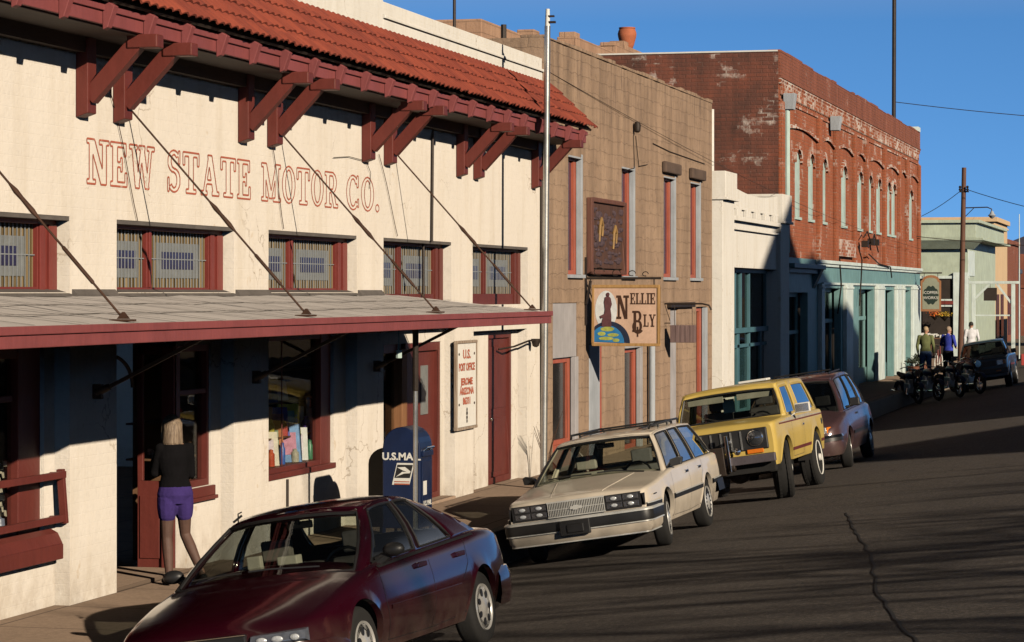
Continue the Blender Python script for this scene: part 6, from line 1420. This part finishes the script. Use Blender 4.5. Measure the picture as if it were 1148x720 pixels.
c.strip('upper_stripe', .35, 4.1, [(.35,1.075),(4.1,1.065)], .022, .004, 'oxred')
c.strip('white_band', .35, 4.1, [(.35,1.112),(4.1,1.10)], .05, .003, 'interpale')
m, f = c.P('grille', 'trimblack', .02); m.box(-.74,.74,-.02,.04,.76,1.07); g_ = f()
m, f = c.P('grille_bars', 'steel', 0, g_)
for k in range(6): xk = -.36+k*.144; m.box(xk-.012, xk+.012, -.035, -.019, .78, 1.05)
f()
for sg_ in (1,-1):
    m, f = c.P('headlight', 'chrome'); m.lathe([(.115,-.02),(.118,-.04),(.106,-.046)], (sg_*.565,0,.93), 'y', 24); h_ = f()
    m, f = c.P('lens', plain('dark_round_lens', (.16,.17,.19), .06, .3, 20, .2, metal=.8), 0, h_); m.lathe([(.104,-.048),(.07,-.068),(.001,-.078)], (sg_*.565,0,.93), 'y', 24); f()
    m, f = c.P('signal_lamp', 'amberlens', .01); m.box(sg_*.42,sg_*.66,-.03,.0,.715,.775); f()
    m, f = c.P('door_mirror', 'letterwhite', .02); m.box(sg_*.93, sg_*1.15, 1.42, 1.50, 1.17, 1.31); m.tube([(sg_*.86,1.42,1.14),(sg_*.97,1.45,1.2)], .012, 6); f()
    m, f = c.P('mirror_glass', 'chrome'); m.box(sg_*.945, sg_*1.135, 1.415, 1.419, 1.185, 1.295); f()
    m, f = c.P('door_handle', 'chrome', .004); xs = c.sidex(2.15,.98); m.box(sg_*xs, sg_*(xs+.025), 2.08, 2.2, .97, 1.0); f()
    m, f = c.P('tail_light', 'redlens', .01); m.box(sg_*.70, sg_*.80, 4.14, 4.17, .75, .95); f()
    m, f = c.P('fog_lamp', 'chrome'); m.lathe([(.045,0),(.05,-.02),(.001,-.035)], (sg_*.30,-.10,.77), 'y', 14); f()
    m, f = c.P('sun_visor', 'interpale', .01); m.box(sg_*.10,sg_*.64,1.40,1.415,1.47,1.60); f()
    m, f = c.P('leaf_spring', 'iron'); m.bar((sg_*.5,.1,.44),(sg_*.5,1.35,.44),.06,.05); m.bar((sg_*.5,2.6,.44),(sg_*.5,3.9,.44),.06,.05); f()
m, f = c.P('front_apron', 'black', .01); m.box(-.80,.80,-.03,.12,.44,.70); f()
m, f = c.P('front_bumper', plain('dull_dark_bumper', (.15,.13,.145), .45, .3, 4, .2, metal=.4), .01); m.box(-.84,.84,-.20,-.10,.58,.70); m.box(-.5,-.4,-.12,.1,.60,.70); m.box(.4,.5,-.12,.1,.60,.70); f()
for gx in (-.36,.16):
    m, f = c.P('bumper_guard', 'chrome', .01); m.box(gx,gx+.05,-.24,-.19,.50,1.02); m.box(gx,gx+.05,-.19,-.02,.9,.94); f()
m, f = c.P('winch', 'iron', .01); m.box(-.27,.12,-.23,-.10,.46,.86); m.cyl((-.25,-.15,.56),(.25,-.15,.56),.06); f()
for ya in (.72, 3.26):
    m, f = c.P('axle', 'iron'); m.cyl((-.7,ya,.42),(.7,ya,.42),.045); m.ball((.12,ya,.42),(.16,.14,.14)); f()
m, f = c.P('steering_rod', 'iron'); m.tube([(-.6,.55,.44),(.6,.58,.44)], .02, 6); f()
m, f = c.P('roof_vent', 'letterwhite', .01); m.box(-.02,.42,2.3,2.62,1.70,1.735); f()
m, f = c.P('wiper', 'trimblack'); m.tube([(.55,1.16,1.21),(.3,1.19,1.28)], .008, 5); m.tube([(-.15,1.16,1.21),(-.4,1.19,1.28)], .008, 5); f()
m, f = c.P('fuel_cap', 'trimblack'); m.cyl((.875,3.9,.95),(.885,3.9,.95),.05); f()
m, f = c.P('hanging_card', 'tealpale'); m.box(-.22,-.05,1.9,1.95,1.30,1.50); f()

# ---- mauve minivan
c = Car('parked_minivan', 'mauve brown rounded minivan parked behind the yellow truck', 'car', (3.60,44.1,0), R(0), 'p_mauve',
  L=4.75, rs=.10, sill=.27, bulge=.03, tuck=.06, NZ=9, under=.22, wz=.33, wr=.33, ww=.2, woff=.0, style='slots', steer=8,
  zt=[(0,.72),(.05,.80),(.2,.88),(.7,.98),(1.05,1.04),(4.5,1.0),(4.75,.92)],
  zs=[(0,.66),(.05,.72),(.2,.80),(.7,.90),(1.05,.94),(4.3,.97),(4.75,.90)],
  w=[(0,.68),(.08,.78),(.25,.85),(.7,.90),(1.5,.92),(3.8,.92),(4.4,.89),(4.7,.82),(4.75,.76)],
  arch=[(.92,.365),(3.75,.365)], open=(1.05,4.5), seat=1.95, seath=.68, rear=[2.9,3.8], seatmat='inter',
  gh=dict(b0=.98,b1=4.68,t0=1.85,t1=4.30,bi=.07,roof=[(0,1.50),(.2,1.56),(.6,1.575),(1,1.52)],rx=[(0,.60),(.3,.64),(.7,.64),(1,.60)],bow=(.20,.08),crown=[(0,.045),(1,.04)],
    win=[(.06,.33),(.36,.65),(.68,.95)],wt=((.05,.93,.93),(.1,.9,.9)),tb=.05,tt=.91,sb=.03,sglass='carside',fglass='cardark'))
c.build()
c.seam([(1.45,.32),(1.35,.6),(1.38,.9)]); c.seam([(2.40,.30),(2.40,.92)]); c.seam([(3.35,.66),(3.40,.94)])
c.strip('rub_strip', 1.35, 3.35, .56, .06, .015, 'trimblack')
path = norm_out(bumper_path(.86,.25,.52,-.08,.08)); m = MB(); m.grid(wrapbar([(-.05,.60),(.02,.60),(.035,.56)], path)); m.build('bumper_top', 'chrome', c.root, local=True)
m = MB(); m.grid(wrapbar([(-.02,.56),(.022,.555),(.026,.50),(-.02,.49)], path)); m.build('bumper_insert', 'trimblack', c.root, local=True)
m = MB(); m.grid(wrapbar([(-.02,.49),(.03,.485),(.03,.36),(-.03,.26)], path)); m.build('front_bumper', 'p_mauve', c.root, local=True)
for sg_ in (1,-1):
    m, f = c.P('headlight', 'lens', .01); m.prism([(sg_*.36,-.02,.64),(sg_*.66,.0,.64),(sg_*.66,.03,.74),(sg_*.36,.0,.74)], (0,.06,0)); f()
    m, f = c.P('signal_lamp', 'amberlens', .01); m.prism([(sg_*.665,.0,.64),(sg_*.80,.12,.64),(sg_*.80,.15,.74),(sg_*.665,.03,.74)], (0,.08,0)); f()
    m, f = c.P('door_mirror', 'trimblack', .03); m.box(sg_*.92, sg_*1.10, 1.42, 1.52, 1.0, 1.14); m.box(sg_*.84,sg_*.93,1.42,1.5,.98,1.02); f()
    m, f = c.P('door_handle', 'trimblack', .006); xs = c.sidex(2.2,.86); m.box(sg_*xs, sg_*(xs+.02), 2.1, 2.28, .845, .875); f()
m, f = c.P('grille', 'chrome', .005); m.box(-.33,.33,-.02,.02,.63,.74); f()
m, f = c.P('roof_rack', 'trimblack'); m.tube([(-.5,2.5,1.60),(-.5,4.0,1.62)], .014, 6); m.tube([(.5,2.5,1.60),(.5,4.0,1.62)], .014, 6); m.tube([(-.5,2.8,1.65),(.5,2.8,1.65)], .014, 6); f()

# ---- dark pickup far down the street
c = Car('parked_pickup', 'dark teal pickup truck facing the viewer at the far end of the street', 'car', (3.80,84.2,0), R(0), 'p_navy',
  L=4.9, rs=.06, sill=.40, bulge=.01, tuck=.05, NZ=7, under=.3, wz=.37, wr=.37, ww=.24, woff=.0, style='slots',
  zt=[(0,1.0),(.05,1.04),(.2,1.07),(1.1,1.13),(4.9,1.08)], zs=[(0,.98),(.05,1.01),(.2,1.03),(1.1,1.08),(4.9,1.06)],
  w=[(0,.80),(.08,.84),(.3,.86),(1.5,.87),(4.5,.87),(4.9,.84)], arch=[(.9,.43),(3.7,.43)], open=(1.15,2.9), seat=2.1, seath=.72, rear=[], seatmat='inter',
  gh=dict(b0=1.1,b1=2.95,t0=1.55,t1=2.75,bi=.06,roof=[(0,1.60),(.5,1.63),(1,1.60)],rx=[(0,.66),(1,.65)],bow=(.08,.03),crown=[(0,.03),(1,.03)],win=[(.08,.85)],wt=((.06,.9,.93),(.15,.85,.88)),sglass='cardark',fglass='cardark'))
c.build()
m, f = c.P('grille', 'trimblack', .01); m.box(-.48,.48,-.02,.03,.76,.95); f()
for sg_ in (1,-1):
    m, f = c.P('headlight', 'lens', .01); m.box(sg_*.50,sg_*.70,-.02,.02,.78,.94); f()
    m, f = c.P('signal_lamp', 'amberlens', .01); m.box(sg_*.705,sg_*.80,-.01,.06,.80,.93); f()
    m, f = c.P('bumper_lamp', 'amberlens', .005); m.box(sg_*.45,sg_*.62,-.15,-.13,.56,.61); f()
    m, f = c.P('door_mirror', 'trimblack', .02); m.box(sg_*.93, sg_*1.1, 1.4, 1.48, 1.1, 1.25); m.box(sg_*.84,sg_*.94,1.4,1.46,1.12,1.15); f()
m, f = c.P('front_bumper', 'trimblack', .02); m.box(-.85,.85,-.13,.0,.50,.68); f()

c.root.scale = (.92,.92,.92)
# ---- motorcycles
def motorcycle(loc, rz, label, src=None):
    if src:
        t = copy_tree(src); t.location = loc; t.rotation_euler = (0,0,rz); t['label'] = label; return t
    t = thing('parked_motorcycle', label, 'motorcycle', loc, rz, 'motorcycles parked together')
    for y_ in (.3, 1.72):
        m = MB(); m.tube([(0, y_+.26*math.cos(R(a)), .31+.26*math.sin(R(a))) for a in range(0,361,15)], .055, 8, cap=False); wo = m.build('wheel', 'black', t, local=True)
        m = MB(); m.tube([(0, y_+.20*math.cos(R(a)), .31+.20*math.sin(R(a))) for a in range(0,361,15)], .012, 5, cap=False); m.cyl((-.06,y_,.31),(.06,y_,.31),.03)
        for a in range(0,360,36): m.tube([(0,y_,.31),(0,y_+.2*math.cos(R(a)),.31+.2*math.sin(R(a)))], .004, 4, cap=False)
        m.build('rim', 'chrome', wo, local=True)
    m = MB(); m.ball((0,.86,.80),(.15,.30,.13),16,10); m.build('fuel_tank', 'mailblue', t, local=True)
    m = MB(); m.tube([(0,1.08,.80),(0,1.3,.74),(0,1.5,.80),(0,1.72,.83),(0,1.86,.88)], [.10,.14,.14,.11,.05], 10, sy=.5); m.build('seat', 'black', t, local=True)
    m = MB(); m.box(-.13,.13,.72,1.12,.30,.58); m.cyl((0,.80,.5),(0,.74,.72),.10); m.cyl((0,1.0,.5),(0,1.06,.72),.10); m.build('engine', 'steel', t, local=True, bevel=.02)
    m = MB(); m.tube([(-.14,.8,.45),(-.18,.75,.28),(-.18,1.1,.25),(-.17,1.95,.33)], [.025,.03,.04,.05], 8); m.tube([(.14,.8,.45),(.18,.75,.28),(.18,1.1,.25),(.17,1.95,.33)], [.025,.03,.04,.05], 8); m.build('exhaust', 'chrome', t, local=True)
    m = MB()
    for sx_ in (-.09,.09): m.tube([(sx_,.3,.31),(sx_,.56,.92)], .022, 6)
    m.tube([(0,.58,.85),(0,.75,.45),(0,1.2,.35),(0,1.72,.31)], .025, 6); m.tube([(0,.6,.85),(0,1.2,.7),(0,1.7,.7)], .022, 6); m.build('frame', 'iron', t, local=True)
    m = MB(); m.tube([(-.38,.78,1.0),(-.30,.66,1.06),(-.06,.56,.98),(.06,.56,.98),(.30,.66,1.06),(.38,.78,1.0)], .014, 6); m.build('handlebar', 'chrome', t, local=True)
    m = MB(); m.lathe([(.03,.12),(.09,.05),(.10,0)], (0,.40,.88), 'y', 16); m.build('headlamp', 'chrome', t, local=True)
    for y0_, a0, a1 in ((.3,40,150),(1.72,20,170)):
        m = MB(); P = [[(dx, y0_+.34*math.cos(R(a))-(0), .31+.34*math.sin(R(a))-abs(dx)*.25) for dx in (-.07,0,.07)] for a in range(a0,a1,12)]; m.grid(P); m.build('mudguard', 'mailblue', t, local=True)
    return t
mc = motorcycle((2.5,77.5,roadz(2.5)), R(28), 'dark motorcycle nearest the man in green')
for (x_, y_, a_, lb) in ((3.05,78.0,34,'dark motorcycle second from the pavement in the parked row'),(3.6,78.6,30,'dark motorcycle third from the pavement in the parked row'),(4.15,79.3,36,'dark motorcycle in front of the dark pickup')):
    motorcycle((x_,y_,roadz(x_)), R(a_), lb, mc)
bk = thing('leaning_bicycle', 'pale bicycle leaning beside the end column of the teal shopfront', 'bicycle', (1.25,97.2,.12), R(15))
for y_ in (0,1.0):
    m = MB(); m.tube([(0, y_+.32*math.cos(R(a)), .33+.32*math.sin(R(a))) for a in range(0,361,15)], .02, 6, cap=False); m.build('wheel', 'letterwhite', bk, local=True)
m = MB(); m.tube([(0,0,.33),(0,.15,.85),(0,.18,.98)], .016, 6); m.tube([(0,.14,.8),(0,.62,.82),(0,.5,.33),(0,.14,.8)], .016, 6); m.tube([(0,1.0,.33),(0,.62,.82),(0,.5,.33),(0,1.0,.33)], .013, 6); m.build('frame', 'redtrim', bk, local=True)
m = MB(); m.tube([(-.25,.18,1.02),(0,.12,.99),(.25,.18,1.02)], .012, 6); m.build('handlebar', 'chrome', bk, local=True)
m = MB(); m.box(-.05,.05,.55,.75,.93,.97); m.cyl((0,.62,.8),(0,.64,.94),.012); m.build('saddle', 'black', bk, local=True, bevel=.015)
# ---------------------------------------------------------------- people
def remesh(mb, vox, smooth=3):
    me = mb.mesh('tmp', merge=0); o = bpy.data.objects.new('tmp', me); COL.objects.link(o)
    r_ = o.modifiers.new('r', 'REMESH'); r_.mode = 'VOXEL'; r_.voxel_size = vox; r_.use_smooth_shade = True
    s_ = o.modifiers.new('s', 'SMOOTH'); s_.iterations = smooth; s_.factor = .5
    dg = bpy.context.evaluated_depsgraph_get(); me2 = bpy.data.meshes.new_from_object(o.evaluated_get(dg)); bpy.data.objects.remove(o)
    for p in me2.polygons: p.use_smooth = True
    return me2
def put(name, me, mat, parent):
    me.name = name; me.materials.clear(); me.materials.append(MT[mat] if isinstance(mat, str) else mat)
    o = bpy.data.objects.new(name, me); COL.objects.link(o); o.parent = parent; return o
def limb(mb, pts, rs, seg=12, sy=1.):
    mb.tube(pts, rs, seg, sy=sy)
    for p, r in zip(pts, rs): mb.ball(p, (r*.99, r*.99, r*.99), 12, 8)
def ring(mb, secs, seg=20):    # secs: (x,y,z,rx,ry)
    P = [[(x+rx*math.cos(2*math.pi*k/seg), y+ry*math.sin(2*math.pi*k/seg), z) for k in range(seg+1)] for x, y, z, rx, ry in secs]
    mb.grid(P)
    for i in (0, -1): mb.add(P[i][:-1], [tuple(range(seg))])
def hand(mb, wr, d, side, up, s=1.):
    """palm and five curled fingers; d = direction of the hand, side = towards the thumb, up = back of the hand"""
    wr, d, side, up = Vector(wr), Vector(d).normalized(), Vector(side).normalized(), Vector(up).normalized()
    mb.tube([wr, wr+d*.04*s, wr+d*.085*s], [.024*s,.037*s,.036*s], 10, sy=.5)
    for k, (o_, l) in enumerate(((.028,.068),(.010,.078),(-.009,.072),(-.027,.056))):
        b0 = wr+d*.08*s+side*o_*s; b1 = b0+d*l*.45*s-up*.006*s; b2 = b1+d*l*.3*s-up*.022*s; b3 = b2+d*l*.1*s-up*.028*s
        limb(mb, [b0, b1, b2, b3], [.0095*s,.009*s,.0085*s,.0075*s], 8)
    t0 = wr+d*.025*s+side*.028*s; limb(mb, [t0, t0+d*.03*s+side*.025*s-up*.01*s, t0+d*.062*s+side*.028*s-up*.022*s], [.013*s,.011*s,.009*s], 8)
def person(label, loc, rz, H, J, cols, vox, hair, female=False):
    """J: joints in a frame facing -y, z up, metres for a 1.7 m figure"""
    k = H/1.7; t = thing('person', label, 'person', loc, rz, None)
    S_ = lambda p: Vector(p)*k
    b_ = MB(); hip, chest, neck, head = J['hip'], J['chest'], J['neck'], J['head']
    f = .92 if female else 1.
    hx, hy, hz_ = hip; cx_, cy_, cz_ = chest
    def tr(secs): return [(x*k, y*k, z*k, rx*k, ry*k) for x, y, z, rx, ry in secs]
    torso = [(hx,hy,hz_-.09,.10,.08),(hx,hy,hz_-.02,.165*(1.04 if female else 1),.118),(hx,hy,hz_+.06,.158,.108),(hx+(cx_-hx)*.5,hy+(cy_-hy)*.5,hz_+.17,.132*f,.095),(cx_,cy_,cz_-.05,.155*f,.108),(cx_,cy_,cz_+.06,.172*f,.112),(cx_,cy_,cz_+.14,.165*f,.098),(cx_,cy_,cz_+.19,.11,.075),(neck[0],neck[1],neck[2],.06,.06)]
    ring(b_, tr(torso))
    limb(b_, [S_((cx_,cy_,cz_+.17)), S_(neck), S_((head[0],head[1]+.01,head[2]-.06))], [.062*k,.052*k,.050*k])
    hd = S_(head); fw = Vector(J.get('look', (0,-1,0))).normalized(); sd = Vector((0,0,1)).cross(fw).normalized()
    def hp(f_, s_, u_): return hd + fw*f_*k + sd*s_*k + Vector((0,0,u_*k))
    b_.ball(hd+Vector((0,0,.025*k)), (.078*k,.092*k if abs(fw.y)>.7 else .085*k,.098*k), 20, 14); b_.ball(hp(.03,0,-.045), (.058*k,.06*k,.07*k), 16, 10)
    limb(b_, [hp(.088,0,.02), hp(.106,0,-.012), hp(.092,0,-.02)], [.010*k,.014*k,.012*k], 8)
    for s_ in (-1,1): b_.ball(hp(0,s_*.080,.0), (.016*k,.018*k,.030*k), 8, 6); b_.ball(hp(.078,s_*.032,.012),(.014*k,.014*k,.009*k),8,6)
    limb(b_, [hp(.088,-.02,-.055), hp(.095,0,-.054), hp(.088,.02,-.055)], [.008*k]*3, 8)
    for s_ in 'LR':
        a = [S_(p) for p in J['arm'+s_]]
        limb(b_, [a[0], a[0]+(a[1]-a[0])*.5, a[1], a[1]+(a[2]-a[1])*.35, a[2]], [.050*k*f,.043*k*f,.036*k*f,.038*k*f,.024*k*f])
        d = (a[2]-a[1]).normalized(); sdv = Vector((0,-1,0)) if abs(d.y) < .7 else Vector((0,0,1)); sdv = (sdv-d*sdv.dot(d)).normalized(); hand(b_, a[2], d, sdv, d.cross(sdv)*(1 if s_ == 'L' else -1), k*1.0)
        g = [S_(p) for p in J['leg'+s_]]
        limb(b_, [g[0], g[0]+(g[1]-g[0])*.45, g[1], g[1]+(g[2]-g[1])*.32, g[2]], [.088*k,.074*k,.052*k,.053*k,.034*k])
        ft = Vector(J.get('foot'+s_, (0,-1,0))).normalized(); limb(b_, [g[2]+Vector((0,0,-.03*k))-ft*.03*k, g[2]+Vector((0,0,-.045*k))+ft*.08*k, g[2]+Vector((0,0,-.055*k))+ft*.15*k], [.032*k,.034*k,.026*k])
    put('body', remesh(b_, vox, 2), cols['skin'], t)
    # clothing
    m = MB(); ring(m, tr([(x,y,z,rx+.014,ry+.014) for x,y,z,rx,ry in torso[2 if cols.get('untucked') is None else 1:8]]))
    for s_ in 'LR':
        a = [S_(p) for p in J['arm'+s_]]; e = a[1]+(a[2]-a[1])*.86
        limb(m, [a[0]+(S_((cx_,cy_,cz_+.12))-a[0])*.25, a[0], a[0]+(a[1]-a[0])*.5, a[1], a[1]+(e-a[1])*.5, e], [.06*k,.064*k*f,.056*k*f,.050*k*f,.046*k*f,.036*k*f])
    limb(m, [S_((cx_,cy_,cz_+.16)), S_((neck[0],neck[1],neck[2]-.01))], [.085*k,.066*k])
    put('top', remesh(m, vox*1.1, 3), cols['top'], t)
    m = MB(); ring(m, tr([(hx,hy,hz_-.11,.13,.10),(hx,hy,hz_-.02,.182*(1.04 if female else 1),.136),(hx,hy,hz_+.05,.172,.122),(hx,hy,hz_+.10,.155,.112)]))
    cut = cols.get('short')
    for s_ in 'LR':
        g = [S_(p) for p in J['leg'+s_]]
        if cut: limb(m, [g[0], g[0]+(g[1]-g[0])*.25, g[0]+(g[1]-g[0])*cut], [.104*k,.102*k,.092*k])
        else: limb(m, [g[0], g[0]+(g[1]-g[0])*.5, g[1], g[1]+(g[2]-g[1])*.4, g[2]+Vector((0,0,-.0))], [.100*k,.088*k,.070*k,.066*k,.062*k])
    put('shorts' if cut else 'trousers', remesh(m, vox*1.1, 3), cols['bottom'], t)
    if cut:
        m = MB()
        for s_ in 'LR':
            g = [S_(p) for p in J['leg'+s_]]; limb(m, [g[0]+(g[1]-g[0])*.3, g[0]+(g[1]-g[0])*.6, g[1], g[1]+(g[2]-g[1])*.32, g[2]+Vector((0,0,-.01))], [.083*k,.070*k,.056*k,.057*k,.038*k])
        put('tights', remesh(m, vox, 2), cols['tights'], t)
    m = MB()
    for s_ in 'LR':
        g = S_(J['leg'+s_][2]); ft = Vector(J.get('foot'+s_, (0,-1,0))).normalized()
        limb(m, [g+Vector((0,0,-.035*k))-ft*.04*k, g+Vector((0,0,-.048*k))+ft*.06*k, g+Vector((0,0,-.056*k))+ft*.17*k], [.040*k,.040*k,.030*k])
    put('shoes', remesh(m, vox, 2), 'black', t)
    m = MB()
    if hair == 'long':
        m.ball(hp(-.012,0,.035), (.098*k,.105*k,.110*k), 18, 12)
        ring(m, [(hp(-.03,0,0).x, hp(-.03,0,0).y, hd.z+.05*k, .090*k,.092*k),(hp(-.045,0,0).x, hp(-.045,0,0).y, hd.z-.05*k,.102*k,.088*k),(hp(-.05,0,0).x, hp(-.05,0,0).y, hd.z-.14*k,.108*k,.080*k),(hp(-.05,0,0).x, hp(-.05,0,0).y, hd.z-.20*k,.090*k,.062*k)])
        rr = random.Random(3)
        for q in range(46):
            a = rr.uniform(R(95),R(265)); rad = .096*k; base = hd+(fw*math.cos(a)+sd*math.sin(a))*rad
            limb(m, [base+Vector((0,0,.05*k)), base*1+Vector((rr.uniform(-.01,.01),rr.uniform(-.01,.01),-.08*k)), base+Vector((rr.uniform(-.018,.018),rr.uniform(-.018,.018),-rr.uniform(.17,.235)*k))], [.013*k,.014*k,.007*k], 6)
    else:
        m.ball(hp(-.014,0,.05), (.084*k,.094*k,.088*k), 16, 10)
        if hair == 'cap': m.tube([hp(.02,0,.07), hp(.10,0,.065), hp(.15,0,.055)], [.07*k,.06*k,.04*k], 12, sy=.15)
    put('hat' if hair == 'cap' else 'hair', remesh(m, vox*.8, 1), cols['hair'], t)
    return t
hairm = NB('dark_blonde_hair'); v = hairm.coord(); hairm = hairm.fin(hairm.ramp(hairm.noise(hairm.stretch(v, (30,30,2)), 3, 5, .6), [(.3,(.07,.045,.03)),(.5,(.21,.15,.10)),(.7,(.38,.29,.20))]), .6, hairm.bump(hairm.noise(hairm.stretch(v, (40,40,2)), 4, 4), .6, .01))
def cloth(name, col): return plain(name, col, .95, .3, 7, .5, 30, Specular_IOR_Level=.12)
Jw = dict(hip=(0,0,.93), chest=(.01,-.02,1.23), neck=(.01,-.03,1.45), head=(.015,-.06,1.575), look=(-.15,-1,-.12),
  armL=[(.150,-.02,1.375),(.19,-.08,1.13),(.13,-.29,1.26)], armR=[(-.150,-.02,1.375),(-.18,-.03,1.11),(-.10,-.25,1.02)],
  legL=[(.085,0,.88),(.08,-.02,.48),(.07,.03,.09)], legR=[(-.085,0,.88),(-.13,-.07,.50),(-.24,.14,.12)])
person('woman with shoulder length blonde hair, black top and purple shorts at the shop entry', (.30,24.72,.12), R(-140), 1.66, Jw,
  dict(skin='skin', top=cloth('black_knit', (.006,.0055,.0065)), bottom=cloth('purple_cloth', (.055,.034,.16)), tights=plain('sheer_dark_tights', (.115,.062,.046), .65, .25, 9, 0), hair=hairm, short=.42), .007, 'long', True)
Jm = dict(hip=(0,0,.94), chest=(0,-.01,1.26), neck=(0,-.01,1.47), head=(0,-.04,1.59),
  armL=[(.19,0,1.41),(.25,.03,1.13),(.24,-.05,.90)], armR=[(-.19,0,1.41),(-.25,.03,1.13),(-.24,-.06,.90)],
  legL=[(.09,0,.88),(.12,-.02,.48),(.12,.03,.09)], legR=[(-.09,0,.88),(-.11,-.02,.48),(-.12,.02,.09)])
person('man in a green jacket, blue jeans and tan cap walking away on the pavement', (1.84,85.3,.12), R(172), 1.78, Jm,
  dict(skin='skin', top=cloth('olive_green_jacket', (.17,.19,.085)), bottom=cloth('blue_jeans', (.10,.16,.30)), hair=plain('tan_cap', (.45,.33,.2), .8, .2), untucked=1), .018, 'cap')
Jn = dict(Jm); Jn['armL'] = [(.19,0,1.41),(.27,.0,1.15),(.12,-.22,1.12)]; Jn['armR'] = [(-.19,0,1.41),(-.27,0,1.15),(-.14,-.20,1.08)]
person('man in a bright blue shirt and black trousers standing beside the man in green', (2.38,87.2,.12), R(150), 1.76, Jn,
  dict(skin='skin', top=cloth('bright_blue_shirt', (.05,.07,.42)), bottom=cloth('black_trousers', (.015,.014,.016)), hair=plain('grey_hair', (.4,.3,.22), .8, .3), untucked=1), .018, 'short')
person('person in a white shirt with dark hair behind the dark pickup', (2.15,99.5,.12), R(200), 1.78, Jm,
  dict(skin='skin', top=cloth('white_shirt', (.72,.72,.75)), bottom=cloth('tan_trousers', (.35,.30,.2)), hair=plain('black_hair', (.02,.018,.015), .7, .3), untucked=1), .018, 'short')
